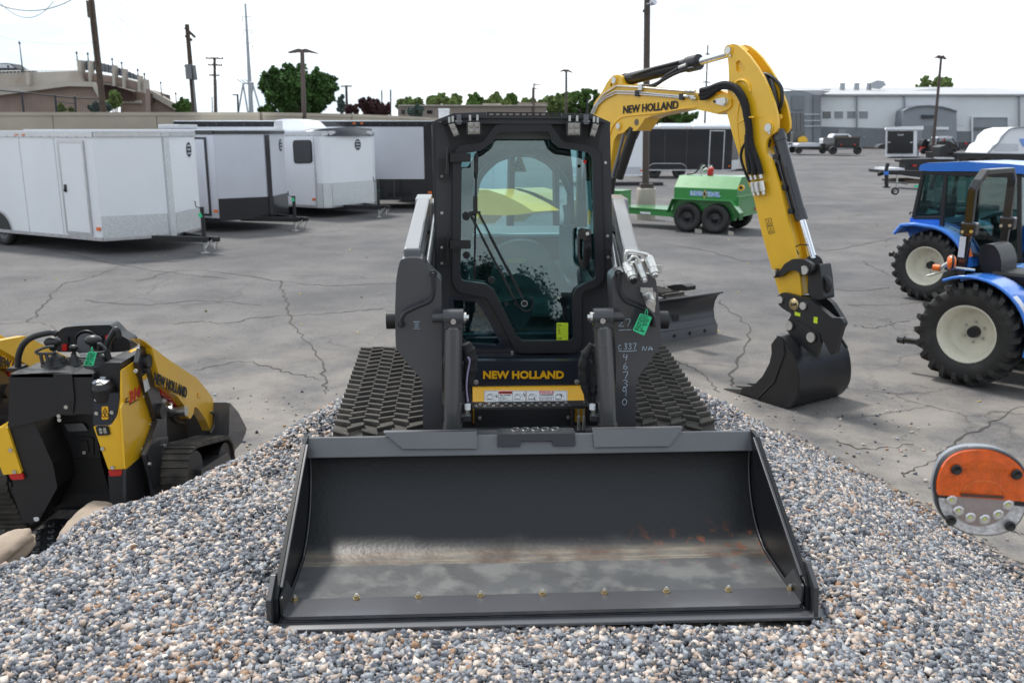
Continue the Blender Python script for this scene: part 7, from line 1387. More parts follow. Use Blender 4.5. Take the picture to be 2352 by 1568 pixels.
w_ = px('safety_label', [(892, 415), (915, 398), (940, 490), (910, 515)], .466, .002, 'paper', bev=0, rnd=.003); px('label_head', [(892, 415), (915, 398), (922, 425), (900, 442)], .469, .002, 'yellow', w_, 0, .001)
px('track_guard', [(885, 905), (925, 830), (960, 795), (1030, 790), (1036, 900), (1040, 1160), (945, 1165), (930, 1060)], .47, .025, 'charcoal', holes=([(912, 905), (940, 830), (966, 812), (1004, 812), (1006, 830), (974, 836), (948, 870), (935, 940)],)) if 0 else px('track_guard', [(885, 905), (925, 830), (960, 795), (1030, 790), (1036, 900), (1040, 1160), (945, 1165), (930, 1060)], .47, .025, 'armgrey')
px('guard_rib', [(920, 910), (950, 840), (1005, 815), (1010, 1100), (960, 1120)], .496, .006, 'charcoal2')
for c in ((1026, 850), (932, 963)): p = M_.x(K6(*c), .50); mb = MB(); mb.cyl(p, p + Vector((.015, 0, 0)), .012, n=10); part(mb, 'bolt', 'zinc', T3)
# track: rear low, front high idler
mbt = track_mesh([(.42, .42, .19), (1.00, .27, .19), (.92, .12, .09), (.46, .12, .09)], .47, .67, .02, .05, .012, 1, 'bar'); tr_ = part(mbt, 'track', 'rubber', T3)
mb = MB(); [mb.cyl((.49, y, z), (.655, y, z), r, n=20) for y, z, r in ((.42, .42, .15), (1.00, .27, .15), (.6, .12, .07), (.8, .12, .07))]; part(mb, 'track_wheel', 'blackmetal', tr_, .004)
mb = MB(); mb.prism([(.52, y, z) for y, z in [(.38, .20), (.45, .44), (.98, .36), (1.06, .28), (.94, .14), (.5, .12)]], (.165, 0, 0)); tf = part(mb, 'track_frame', 'charcoal', tr_, .01)
mb = MB(); mb.cyl((.685, .80, .24), (.695, .80, .24), .06, n=20); mb.bx(.685, .688, .55, .62, .33, .37); part(mb, 'frame_cover', 'charcoal2', tf)
mbt = track_mesh([(.42, .42, .19), (1.00, .27, .19), (.92, .12, .09), (.46, .12, .09)], -.67, -.47, .02, .05, .012, 1, 'bar'); part(mbt, 'track', 'rubber', T3)
mb = MB(); mb.bx(-.36, .36, .32, 1.15, .2, .80); mb.bx(-.30, .30, .5, 1.2, .78, .88); part(mb, 'chassis', 'charcoal2', T3, .03)
# arm
AX = .44
arm = px('lift_arm', [(812, 178), (850, 195), (900, 236), (1000, 310), (1180, 425), (1245, 500), (1280, 545), (1300, 610), (1340, 752), (1268, 756), (1240, 690), (1215, 650), (1190, 618), (1168, 606), (1160, 650), (1138, 682), (1115, 660), (1102, 600), (1060, 545), (985, 488), (955, 480), (890, 235)], AX, .06, 'yellow', bev=.008)
px('red_cover', [(972, 486), (1060, 535), (1100, 590), (1092, 615), (1040, 560), (985, 530)], AX - .02, .03, 'red'); p = M_.x(K6(1155, 632), AX + .06); mb = MB(); mb.cyl(p - Vector((.1, 0, 0)), p + Vector((.015, 0, 0)), .035, n=16); part(mb, 'pin', 'zinc', arm)
a_, b_, c_ = MX([(962, 458), (1168, 552), (960, 382)], AX + .064); textquad('NEW HOLLAND', a_, b_, c_, 'lettering', 'ink', arm, .003, bold=.035)
px('small_decal', [(1240, 518), (1256, 525), (1256, 552), (1240, 545)], AX + .062, .002, 'yellowdeep', arm, 0, .001)
pl('arm_crossbar', [(755, 280), (820, 260), (840, 300), (820, 318), (757, 325)], .3, .1, 'yellow', bev=.01); px('arm_bracket', [(1150, 432), (1200, 425), (1203, 470), (1175, 460)], AX - .1, .05, 'yellow'); 
mb = MB(); p, q = M_.x(K6(1000, 632), .38), M_.x(K6(1110, 638), .38); mb.cyl(p, q, .038, n=16); mb.cyl(q, q + (q-p)*.4, .02, n=10); part(mb, 'lift_cylinder', 'blackmetal', T3)
mb = MB(); mb.tube(catmull(MX([(990, 580), (1030, 600), (1060, 650), (1100, 700), (1150, 720)], .36), 4), .018, 6); mb.tube(catmull(MX([(1000, 690), (1060, 700), (1120, 680), (1160, 740)], .34), 4), .018, 6); part(mb, 'hose', 'black', T3)
mb = MB(); mb.cyl(M_.x(K6(1200, 425), .3), M_.x(K6(1200, 425), AX), .014, n=8); part(mb, 'arm_fitting', 'zinc', arm)
mb = MB(); mb.prism([(-AX - .06, y, z) for y, z in [(.2, 1.35), (.6, 1.3), (1.45, .85), (1.6, .4), (1.5, .35), (1.3, .75), (.6, 1.1)]], (.06, 0, 0)); part(mb, 'lift_arm', 'yellow', T3, .01)
# front bucket
BX = .60; bk = px('bucket', [(1424, 578), (1478, 638), (1532, 742), (1524, 775), (1500, 830), (1445, 890), (1428, 885), (1418, 800)], BX, .02, 'armgrey')
P = MX([(1424, 578), (1418, 800), (1428, 885), (1445, 890)], BX); mb = MB(); mb.sheet(P, (-1.2, 0, 0), [Vector((0, .012, 0))]*4, 0, False); part(mb, 'bucket_back', 'armgrey', bk); mb = MB(); mb.prism([p - Vector((1.2, 0, 0)) for p in MX([(1424, 578), (1478, 638), (1532, 742), (1500, 830), (1445, 890), (1418, 800)], BX)], (.02, 0, 0)); part(mb, 'bucket_side', 'charcoal', bk)
mb = MB(); mb.tube(catmull([p + Vector((-.08, -.01, 0)) for p in MX([(1395, 640), (1412, 650), (1412, 720), (1390, 770)], BX)], 3), .01, 5); part(mb, 'bucket_rib', 'charcoal', bk)
# console, controls
yd = .34; deck_z = M_.y(K6(300, 400), 0).z
mb = MB(); a_, b_ = M_.y(K6(62, 400), 0), M_.y(K6(582, 400), 0); mb.prism([(a_.x, 0, deck_z - .02), (b_.x, 0, deck_z - .02), (b_.x, .40, deck_z - .02), (a_.x + .14, .40, deck_z - .02), (a_.x, .1, deck_z - .02)], (0, 0, .02)); part(mb, 'control_deck', 'charcoal2', T3, .005)
dash = [(352, 262), (362, 135), (400, 108), (500, 98), (690, 92), (712, 112), (745, 150), (815, 190), (818, 255), (760, 262), (700, 265)]
mb = MB(); mb.prism(roundp(MP(dash, .46), .02), VY(.12)); ds = part(mb, 'dashboard', 'black', T3, .02)
mb = MB(); P = MP([(375, 262), (385, 135), (695, 118), (705, 262)], .45); mb.prism(roundp(P, .02), VY(.012)); part(mb, 'dash_panel', 'charcoal2', ds, .004)
p = M_.y(K6(548, 208), .445); mb = MB(); mb.lathe(p, (0, -1, 0), [(.0, .002), (.075, .002), (.078, .010), (.085, .008), (.087, 0)], 28); g = part(mb, 'gauge', 'black', ds); mb = MB(); mb.lathe(p + VY(-.003), (0, -1, 0), [(0, 0), (.066, 0)], 28); part(mb, 'gauge_face', 'grey', g)
for (x, y, w, h, m) in ((660, 158, 28, 38, 'red'), (388, 215, 30, 40, 'red'), (400, 170, 26, 36, 'black'), (452, 168, 24, 36, 'black'), (618, 162, 20, 30, 'black'), (435, 218, 26, 30, 'black')):
    mb = MB(); mb.prism(roundp(MP([(x, y), (x+w, y), (x+w, y+h), (x, y+h)], .435), .003), VY(.02)); part(mb, 'rocker_switch', m, ds, .002)
mb = MB(); mb.prism(MP([(500, 272), (555, 270), (556, 288), (498, 292)], .30), VY(.003)); part(mb, 'white_label', 'paper', T3)
for pts, y in (([(112, 352), (118, 280), (150, 210), (215, 165), (320, 140), (358, 150)], .18), ([(690, 325), (672, 270), (668, 225), (700, 160), (728, 120), (740, 140), (745, 170)], .20)):
    mb = MB(); mb.tube(catmull(MP(pts, y), 6), .019, 10); mb.bx(*(lambda c: (c.x-.04, c.x+.03, c.y-.05, c.y+.05, c.z-.02, c.z))(M_.y(K6(*pts[0]), y))); part(mb, 'grab_handle', 'black', T3)
for pts in ([(232, 272), (228, 258), (290, 232), (340, 228)], [(232, 272), (330, 272), (345, 260)], [(592, 268), (655, 262), (660, 240), (630, 214), (612, 212)]): mb = MB(); mb.tube(catmull(MP(pts, .12), 4), .009, 6); part(mb, 'control_bar', 'charcoal', T3)
for (bx_, by_), (kx, ky), s_ in (((348, 300), (330, 200), 1), ((615, 285), (585, 190), 1), ((465, 300), (462, 235), .55)):
    b0 = M_.y(K6(bx_, by_), .20); k0 = M_.y(K6(kx, ky), .20); mb = MB(); mb.lathe(Vector((b0.x, b0.y, deck_z)), (0, 0, 1), [(.085*s_, 0), (.085*s_, .012), (.065*s_, .016), (.07*s_, .028), (.05*s_, .034), (.055*s_, .046), (.03*s_, .06), (.015, .075)], 18); mb.cyl((b0.x, b0.y, deck_z + .05), k0, .011, n=8)
    mb.sph(k0, (.052*s_, .04*s_, .034*s_)); mb.cyl(k0, k0 - Vector((0, 0, .05*s_)), .035*s_, .02*s_, n=12); part(mb, 'joystick', 'black', T3)
for a, b in (((255, 280), (268, 340)), ((290, 280), (305, 335))): mb = MB(); mb.tube(MP([a, b], .1), .010, 6); part(mb, 'bar_post', 'charcoal', T3)
# platform
zp = .16; P = [M_.z(K6(*q_), zp) for q_ in ((118, 1385), (240, 1340), (370, 1225), (700, 1200), (560, 1450), (415, 1410), (390, 1402))]
mb = MB(); mb.prism([(-.30, -.32, zp), (.32, -.32, zp), (.36, .30, zp), (-.26, .30, zp)], (0, 0, -.05)); pf = part(mb, 'platform', 'black', T3, .006); mb = MB()
for i in range(7):
    for j in range(6): c = Vector((-.24 + .085*i + (.04 if j % 2 else 0), -.25 + .09*j, zp)); mb.lathe(c, (0, 0, 1), [(.026, 0), (.022, .010), (.013, .009), (.010, -.002)], 10)
part(mb, 'grip_ring', 'blackmetal', pf, kind='stuff'); pl('small_label', [(207, 1298), (243, 1297), (245, 1320), (215, 1324)], -.02, .003, 'paper', T3, 0)
c_ = M_.M @ M_.y(K6(570, 260), .06)
paper_tag([(552, 262), (608, 264), (585, 349), (524, 347)], c_, 'green handwritten card tied to the controls of the stand-on mini loader', ['STOCK#', 'UT9068', 'MSRP', 'NH464', 'C314', 'NEW', 'HOLLAND'], M_, K6, .02)
# the neighbour, mostly cut off by the photo's edge
T4 = copy_tree(T3); T4.location = (-3.95, 5.55, LOT); T4['label'] = 'second yellow mini loader mostly cut off by the left edge of the photo'
T3['group'] = T4['group'] = 'stand-on mini loaders in the pit'
# ================================================================ tractors
RT = math.radians(-50)
def lugtyre(par, c, R, w, rr=.54):
    c = Vector(c); mb = MB(); h = w/2; ax = Vector((0, -1, 0))
    mb.lathe(c, ax, [(R*rr, h*.72), (R*(rr+.04), h*.9), (R*.70, h*1.0), (R*.84, h*.98), (R*.90, h*.82), (R*.915, 0), (R*.90, -h*.82), (R*.84, -h), (R*.7, -h), (R*rr, -h*.72), (R*rr, h*.72)], 48)
    n = 22
    for k in range(n):
        for s_ in (1, -1):
            a0 = 2*PI*(k + (0 if s_ > 0 else .5))/n; sw = .16
            V = []
            for (rad, yy, da, t_) in ((.78, h*1.02, .0, .050), (.885, h*1.06, .02, .050), (.985, h*.92, .05, .045), (1.0, h*.55, .11, .04), (1.0, h*.08, .21, .035)):
                for q in (-1, 1):
                    a = a0 + da + q*t_; V.append(c + Vector((math.cos(a)*R*rad, -s_*yy, math.sin(a)*R*rad)))
            m = len(V); base = []
            for (rad, yy, da, t_) in ((.76, h*.97, .0, .060), (.86, h*.96, .02, .060), (.89, h*.82, .05, .056), (.905, h*.5, .11, .05), (.905, h*.06, .21, .045)):
                for q in (-1, 1):
                    a = a0 + da + q*t_; base.append(c + Vector((math.cos(a)*R*rad, -s_*yy, math.sin(a)*R*rad)))
            F_ = []
            for i in range(0, m-2, 2): F_ += [(i, i+1, i+3, i+2), (i, i+2, m+i+2, m+i), (i+1, m+i+1, m+i+3, i+3)]
            F_ += [(0, m, m+1, 1), (m-2, m-1, 2*m-1, 2*m-2)]; mb.add(V + base, F_, 0)
    return part(mb, 'rear_tyre', 'tyre', par)
def rearwheel(t, c, R, w, far=False):
    ty = lugtyre(t, c, R, w); c = Vector(c); ax = Vector((0, -1, 0)) if not far else Vector((0, 1, 0)); h = w/2
    mb = MB(); mb.lathe(c, ax, [(R*.56, h*.82), (R*.545, h*.86), (R*.52, h*.80), (R*.50, h*.6), (R*.47, h*.5), (R*.46, -h*.1), (R*.42, -h*.25), (R*.33, -h*.3), (.001, -h*.3)], 48); rm = part(mb, 'rim', 'cream', ty)
    mb = MB(); mb.cyl(c + ax*(-h*.3), c + ax*(-h*.3 + .07), R*.115, R*.10, n=20); hb = part(mb, 'hub', 'black', rm, .006); mb = MB()
    for k in range(6): q = c + ax*(-h*.3) + Vector((math.cos(k*PI/3 + .5), 0, math.sin(k*PI/3 + .5)))*R*.20; mb.cyl(q, q + ax*.02, .012, n=6, sm=False)
    part(mb, 'wheel_nuts', 'zinc', rm, kind='stuff'); return ty
def tractor(loc, label, Kc, R, w):
    t = thing('tractor', label, 'tractor', loc, RT, 'blue compact tractors'); f = Fr(loc, RT); return t, f
# near tractor with roll bar
lt1 = (4.66, 9.05, LOT); t, f = tractor(lt1, 'nearer blue tractor with open black roll bar and amber lamp at the right edge', K5, .54, .40)
P5 = lambda pts, y: [f.y(K5(*p), y) for p in pts]
rearwheel(t, (0, .20, .545), .545, .38); rearwheel(t, (0, 1.35, .545), .545, .38, True)
R = .60; arc = [(math.cos(a)*R, .545 + math.sin(a)*R) for a in np.linspace(math.radians(118), math.radians(-12), 16)]
mb = MB(); mb.sheet([Vector((x, .02, z)) for x, z in arc], (0, .42, 0), [Vector((x, 0, z - .545)).normalized()*-.012 for x, z in arc]); mb.prism([(x, .40, z) for x, z in arc] + [(.35, .40, .35), (-.1, .40, .5)], (0, .04, 0)); mb.tube([(x, .02, z) for x, z in arc], .018, 6); fd = part(mb, 'fender', 'blue', t, .004)
mb = MB(); arc2 = [(math.cos(a)*(R+.004), .545 + math.sin(a)*(R+.004)) for a in np.linspace(math.radians(48), math.radians(15), 8)]; mb.sheet([Vector((x, .05, z)) for x, z in arc2], (0, .10, 0), [Vector((0, 0, .002))]*8); part(mb, 'white_decal', 'paper', fd)
mb = MB(); mb.sheet([Vector((x, 1.13, z)) for x, z in arc], (0, .42, 0), [Vector((x, 0, z - .545)).normalized()*-.012 for x, z in arc]); part(mb, 'fender', 'blue', t, .004)
# roll bar
zt = f.y(K5(880, 135), .7).z; mb = MB(); y0, y1 = .42, 1.38; z0 = .9
xb0, zb0 = f.y(K5(700, 740), y0).x, f.y(K5(700, 740), y0).z; xm = f.y(K5(770, 250), y0)
path = [Vector((xb0, y0, zb0 - .1)), Vector((xb0 + .02, y0, zb0 + .35)), Vector((xm.x, y0, xm.z)), Vector((xm.x + .02, y0 + .05, zt - .10)), Vector((xm.x + .03, y0 + .16, zt)), Vector((xm.x + .03, y1 - .16, zt)), Vector((xm.x + .02, y1 - .05, zt - .10)), Vector((xm.x, y1, xm.z)), Vector((xb0 + .02, y1, zb0 + .35)), Vector((xb0, y1, zb0 - .1))]
for a, b in zip(path, path[1:]): mb.beam(a, b + (b-a).normalized()*.012, .055, .085, up=(1, 0, 0) if abs((b-a).normalized().x) < .9 else (0, 0, 1))
rbar = part(mb, 'roll_bar', 'blackgloss', t, .008)
for yy in (y0, y1): c = Vector((xb0 + .035, yy, zb0 + .42)); mb = MB(); mb.box(c, (.16, .11, .14)); part(mb, 'hinge_bracket', 'blackgloss', rbar, .02); mb = MB(); mb.cyl(c + Vector((-.04, -.06, -.03)), c + Vector((-.04, -.075, -.03)), .018, n=12); mb.cyl(c + Vector((.05, -.06, -.02)), c + Vector((.05, -.075, -.02)), .018, n=12); part(mb, 'bracket_bolt', 'chrome', rbar)
a_, b_ = Vector((xb0 - .03, y0 - .045, zb0 + .12)), 0; mb = MB(); mb.bx(xb0 - .035, xb0 + .03, y0 - .046, y0 - .043, zb0 + .12, zb0 + .34); part(mb, 'reflective_label', 'paper', rbar)
a_ = Vector((xm.x - .045, y0 + .22, zt - .035)); text('NEW', a_, (0, 1, 0), (0, 0, 1), .10, .05, 'lettering', 'silver', rbar, .002, bold=.03) if 0 else None
# amber lamps on the left
c = f.y(K5(636, 705), .10); mb = MB(); mb.lathe(c, (-.8, -.6, 0), [(.0, .04), (.055, .036), (.075, .018), (.08, 0), (.075, -.018), (.055, -.036), (.0, -.04)], 24); al = part(mb, 'amber_lamp', 'orange', t); mb = MB(); mb.lathe(c, (-.8, -.6, 0), [(.078, -.012), (.084, -.006), (.084, .008), (.078, .012)], 24); part(mb, 'lamp_rim', 'black', al)
c2 = f.y(K5(548, 738), .10); mb = MB(); mb.cyl(c2 - Vector((.04, 0, 0)), c2 + Vector((.03, 0, 0)), .035, n=14); part(mb, 'amber_lamp', 'orange', t, .006); mb = MB(); mb.cyl(c2 + Vector((.03, 0, 0)), c - Vector((.02, 0, 0)), .02, n=10); mb.tube([c + Vector((.05, 0, -.05)), c + Vector((.22, .06, -.06))], .014, 6); mb.tube([c2 + Vector((-.1, 0, -.1)), c2 + Vector((.1, 0, -.02))], .012, 6); part(mb, 'lamp_stalk', 'zinc', t)
mb = MB(); P = P5([(745, 592), (768, 668), (728, 672)], 1.0); mb.prism(P, VY(.01)); part(mb, 'warning_triangle', 'orange', t)
seatb = P5([(810, 610), (850, 588), (905, 595), (935, 640), (950, 700), (945, 780), (880, 785), (830, 760), (805, 690)], .62); mb = MB(); mb.prism(roundp(seatb, .04), VY(.40)); st = part(mb, 'seat', 'black', t, .05); mb = MB(); mb.bx(seatb[2].x, seatb[2].x + .45, .6, 1.04, seatb[6].z - .05, seatb[6].z + .06); part(mb, 'seat_cushion', 'black', st, .04)
mb = MB(); mb.bx(-.35, 1.6, .55, 1.05, .38, .72); mb.bx(-.45, -.25, .5, 1.1, .35, .95); mb.bx(.25, 1.1, .2, 1.4, .42, .50); part(mb, 'transmission', 'black', t, .03)
mb = MB(); mb.bx(-.60, -.4, .72, .80, .34, .40); part(mb, 'drawbar', 'black', t, .01); q = f.y(K5(320, 1187), .15); mb = MB(); mb.cyl(q, Vector((q.x + .35, .2, q.z)), .035, n=12); mb.cyl(q - Vector((.03, 0, 0)), q + Vector((.04, 0, 0)), .045, n=14); part(mb, 'lower_link', 'blackgloss', t)
hd_ = f.y(K5(960, 745), .55); mb = MB(); mb.prism([(.55, .5, .75), (.55, .5, 1.18), (.9, .5, 1.28), (2.4, .5, 1.12), (2.5, .5, .6), (.9, .5, .55)], (0, .6, 0)); hood = part(mb, 'hood', 'blue', t, .06); mb = MB(); mb.prism([(1.15, .495, .72), (1.15, .495, .95), (2.3, .495, .88), (2.3, .495, .7)], (0, .004, 0)); part(mb, 'side_grille', 'black', hood)
mb = MB(); mb.bx(.10, .7, .20, .48, .82, .86); mb.bx(.12, .6, .22, .47, .72, .82); part(mb, 'side_console', 'silver', t, .02)
mb = MB(); mb.cyl((.55, .8, 1.1), (.42, .8, 1.42), .03, n=10); sc = part(mb, 'steering_column', 'black', t); mb = MB(); mb.lathe((.42, .8, 1.42), (-.35, 0, .94), [(.18, -.012), (.195, 0), (.18, .012), (.165, 0), (.18, -.012)], 28); mb.beam((.36, .62, 1.4), (.47, .98, 1.44), .02, .015); part(mb, 'steering_wheel', 'black', sc)
for y_ in (.35, 1.25): wheel(t, (1.75, y_, .33), .33, .24, 'cream', 'front_tyre', dish=.05)
# far tractor with cab
lt2 = (6.38, 13.85, LOT); t, f = tractor(lt2, 'farther blue tractor with a glazed cab and blue roof behind the roll-bar tractor', K5, .54, .40)
P5 = lambda pts, y: [f.y(K5(*p), y) for p in pts]
rearwheel(t, (0, .20, .545), .545, .38); rearwheel(t, (0, 1.45, .545), .545, .38, True)
R = .63; arc = [(math.cos(a)*R, .545 + math.sin(a)*R) for a in np.linspace(math.radians(92), math.radians(5), 12)]; arc = [(-.52, 1.02), (-.42, 1.16), (-.2, 1.19)] + arc
mb = MB(); mb.sheet([Vector((x, .0, z)) for x, z in arc], (0, .45, 0), [Vector((0, 0, -.015))]*len(arc)); mb.tube([(x, .0, z - .01) for x, z in arc], .03, 6); mb.prism([(x, .42, z) for x, z in arc] + [(.4, .42, .5), (-.3, .42, .6)], (0, .04, 0)); part(mb, 'fender', 'blue', t, .006); mb = MB(); mb.sheet([Vector((x, 1.2, z)) for x, z in arc], (0, .45, 0), [Vector((0, 0, -.015))]*len(arc)); part(mb, 'fender', 'blue', t, .006)
yc, yd_ = .25, 1.45
roofp = P5([(428, 128), (440, 92), (480, 82), (740, 74), (1000, 88), (1200, 108), (1200, 160), (1050, 148), (940, 140), (760, 134), (500, 134)], yc - .05); zr = roofp[0].z
mb = MB(); mb.prism(roundp(roofp, .04), (0, 1.35, 0)); rf = part(mb, 'cab_roof', 'blue', t, .06)
pb = P5([(385, 450), (418, 440), (458, 142), (592, 420), (603, 150)], yc)
BL, TL, MB0, MT = f.y(K5(400, 425), yc), f.y(K5(462, 140), yc), f.y(K5(583, 425), yc), f.y(K5(602, 150), yc); FX = TL.x + 1.45; FB = Vector((FX + .1, yc, .75)); FT = Vector((FX - .05, yc, TL.z))
mb = MB()
for yy in (yc, yd_):
    o_ = Vector((0, yy - yc, 0)); mb.beam(BL + o_, TL + o_, .05, .06); mb.beam(MB0 + o_ - Vector((0, 0, .5)), MT + o_, .05, .06); mb.beam(FB + o_, FT + o_, .05, .06); mb.beam(BL + o_, MB0 + o_, .04, .05); mb.beam(TL + o_ - Vector((.02, 0, 0)), FT + o_, .05, .07); mb.beam(MB0 + o_ - Vector((0, 0, .5)), FB + o_, .05, .06)
for a in (BL, TL, FB, FT): mb.beam(a, a + Vector((0, yd_ - yc, 0)), .05, .06)
cbf = part(mb, 'cab_frame', 'black', t, .01)
for q4 in ((BL, MB0, MT, TL), (MB0 - Vector((0, 0, .48)), FB, FT, MT)):
    for yy, nm in ((yc + .01, 'side_window'), (yd_ - .02, 'side_window')): mb = MB(); mb.prism([p + Vector((0, yy - yc, 0)) for p in q4], VY(.006)); part(mb, nm, 'glassd', cbf)
mb = MB(); mb.prism([BL, TL, TL + Vector((0, 1.2, 0)), BL + Vector((0, 1.2, 0))], (.006, 0, 0)); part(mb, 'rear_window', 'glassd', cbf); mb = MB(); mb.prism([FB, FT, FT + Vector((0, 1.2, 0)), FB + Vector((0, 1.2, 0))], (.006, 0, 0)); part(mb, 'windshield', 'glassd', cbf)
P = P5([(378, 422), (560, 432), (562, 470), (560, 500), (375, 462)], yc - .01); mb = MB(); mb.prism(P, VY(1.2)); part(mb, 'rear_body', 'blue', t, .015)
mb = MB(); mb.bx(-.1, .35, .65, 1.05, .95, 1.1); mb.bx(-.18, -.05, .65, 1.05, 1.05, 1.6); part(mb, 'seat', 'seat', t, .05); mb = MB(); mb.cyl((.75, .85, .9), (.6, .85, 1.3), .05, n=10); mb.lathe((.6, .85, 1.32), (-.4, 0, .9), [(.18, -.012), (.195, 0), (.18, .012), (.165, 0), (.18, -.012)], 24); mb.bx(.7, .95, .6, 1.1, .8, 1.25); part(mb, 'dashboard', 'black', t, .01)
mb = MB(); mb.prism(P5([(488, 330), (540, 335), (545, 375), (490, 372)], .9), VY(.004)); part(mb, 'paper_sheet', 'paper', t)
mb = MB(); mb.bx(-.4, 1.4, .5, 1.2, .35, .85); mb.bx(.55, 1.2, .1, .5, .42, .50); part(mb, 'transmission', 'black', t, .03); q = f.y(K5(258, 650), .15); mb = MB(); mb.cyl(q, q + Vector((.3, .1, -.02)), .03, n=10); mb.cyl(q - Vector((.02, 0, 0)), q + Vector((.04, 0, 0)), .045, n=12); part(mb, 'lower_link', 'black', t)
mb = MB(); mb.tube(P5([(378, 405), (374, 398), (380, 390), (392, 392)], yc), .012, 5); part(mb, 'cab_hook', 'black', t)
mb = MB(); mb.prism([(1.15, .55, .7), (1.15, .55, 1.25), (2.6, .55, 1.15), (2.7, .55, .6)], (0, .6, 0)); part(mb, 'hood', 'blue', t, .06); 
for y_ in (.35, 1.35): wheel(t, (2.1, y_, .33), .33, .24, 'cream', 'front_tyre', dish=.05)
c = f.y(K5(1022, 438), .2); mb = MB(); mb.cyl(c, c + Vector((0, .06, 0)), .04, n=12); part(mb, 'amber_lamp', 'orange', t, .006)
# ================================================================ combination lamp at lower right, close to the camera
ly = 1.95; Q = Fr((0, 0, 0), 0)
def eq(x, y, d=0): return Vector(WF.y(E3(x, y), ly + d))
base = eq(720, 700); lo_ = Vector((base.x + .35, base.y + .05, g1(base.x + .35, base.y)))
t = thing('signal_lamp', 'round orange and clear signal lamp close up, cut by the right edge of the photo', 'signal lamp', lo_, 0)
ql = lambda x, y, d=0: eq(x, y, d) - lo_
ring = [(300, 690), (262, 690), (240, 560), (285, 420), (350, 330), (440, 270), (560, 235), (720, 228), (880, 250), (1020, 310), (1130, 400), (1200, 520), (1225, 680), (1200, 850), (1130, 1000), (1040, 1090), (930, 1135), (800, 1155), (650, 1150), (520, 1115), (400, 1050), (310, 950), (260, 840), (245, 750)]
ring = ring[2:] + [(232, 660)]
def shape(s, dx=0, dy=0): return [(730 + (x-730)*s + dx, 700 + (y-700)*s + dy) for x, y in ring]
D['lampglass'] = mat('clear_lens', (.62, .62, .64), .10, .3, .35, vs=70, coat=1, bump=.5, bs=120)
D['amber'] = mat('amber_lens', (.78, .11, .002), .12, 0, .25, vs=40, coat=1)
mb = MB(); mb.prism(catmull([ql(x, y, .012) for x, y in shape(1.0, 0, -8)], 3, True), VY(.020)); hs_ = part(mb, 'housing', 'slate', t, .004)
mb = MB(); mb.prism(catmull([ql(x, y, 0) for x, y in shape(.985, 4, 6)], 3, True), VY(.016)); rim_ = part(mb, 'lamp_rim', 'charcoal2', t, .003)
cl = [q_ for q_ in catmull([Vector((x, y, 0)) for x, y in shape(.955, 6, 10)], 3, True)]
up_ = [(p.x, p.y) for p in cl if p.y < 745 + (p.x-280)*.075]; dn_ = [(p.x, p.y) for p in cl if p.y >= 745 + (p.x-280)*.075]
ang = lambda p: math.atan2(p[1] - 700, p[0] - 730)
up_.sort(key=ang); dn_.sort(key=lambda p: ang(p) % (2*PI))
mb = MB(); mb.prism([ql(x, y, -.006) for x, y in up_], VY(.012)); am = part(mb, 'amber_lens', 'amber', t, .004)
mb = MB(); mb.prism([ql(x, y, -.002) for x, y in dn_], VY(.008)); cln = part(mb, 'clear_lens', 'lampglass', t, .002)
mb = MB()   # ribs moulded in the amber lens
for k in range(26):
    x = 330 + k*32
    yt_ = 700 - math.sqrt(max(0, 1 - ((x - 738)/450)**2))*350
    if yt_ < 690: mb.tube([ql(x, yt_ + 20, -.0065), ql(x, 735 + (x-280)*.07, -.0065)], .0007, 4)
for yk in range(400, 730, 26):
    hw = math.sqrt(max(0, 1 - ((yk - 740)/400)**2))*430; mb.tube([ql(738 - hw, yk, -.0065), ql(738 + hw, yk + 20, -.0065)], .0006, 4)
for r_ in range(50, 260, 30): mb.tube([ql(760 + r_*math.cos(a), 500 + r_*.62*math.sin(a), -.0068) for a in np.linspace(PI, 2*PI, 16)], .0007, 4)
D['amberrib'] = mat('amber_rib', (.75, .17, .01), .2, 0, .3, vs=90, coat=.6); part(mb, 'lens_ribs', 'amberrib', am, kind='stuff')
mb = MB(); c = ql(738, 740, -.006); mb.lathe(ql(738, 740, -.0012), (0, -1, 0), [(.0, .0035), (.073, .003), (.076, 0)], 40); None
D['refl'] = mat('grey_reflector', (.36, .30, .29), .35, 0, .15, vs=300); part(mb, 'round_reflector', 'refl', cln)
mb = MB(); mb.prism([ql(x, y, -.012) for x, y in ((515, 715), (955, 745), (955, 768), (515, 742))], VY(.004)); part(mb, 'divider_bar', 'rust', am)
mb = MB(); mb.tube(catmull([ql(x, y, -.0065) for x, y in ((520, 700), (560, 640), (640, 595), (740, 580), (850, 600), (930, 660), (955, 730))], 4), .0015, 5); part(mb, 'dome_edge', 'amberrib', am)
for x, y in ((410, 785), (482, 895), (605, 965), (755, 985), (895, 935), (1000, 835)):
    mb = MB(); mb.lathe(ql(x, y, -.004), (0, -1, 0), [(.0, .001), (.004, .001), (.010, .003), (.0125, .002), (.013, 0)], 18); b_ = part(mb, 'led_cup', 'chrome', cln); mb = MB(); mb.sph(ql(x-3, y-3, -.006), .0028, 8, 6); part(mb, 'led_chip', 'tagy', b_)
for x, y in ((457, 460), (1085, 510), (398, 990), (1018, 1050)): mb = MB(); mb.lathe(ql(x, y, -.008), (0, -1, 0), [(.0, .0), (.006, .0), (.007, .006), (.0115, .006), (.0125, 0)], 18); part(mb, 'screw_well', 'black', t)
mb = MB(); mb.beam(ql(900, 700, .05), Vector((.0, .0, ql(0, 700, .05).z)) + Vector((0, 0, 0)), .05, .02); mb.cyl((0, 0, 0), (0, 0, ql(0, 700, .05).z + .05), .022, n=12); mb.cyl((0, 0, 0), (0, 0, .015), .12, n=20); part(mb, 'mounting_stand', 'charcoal2', t)
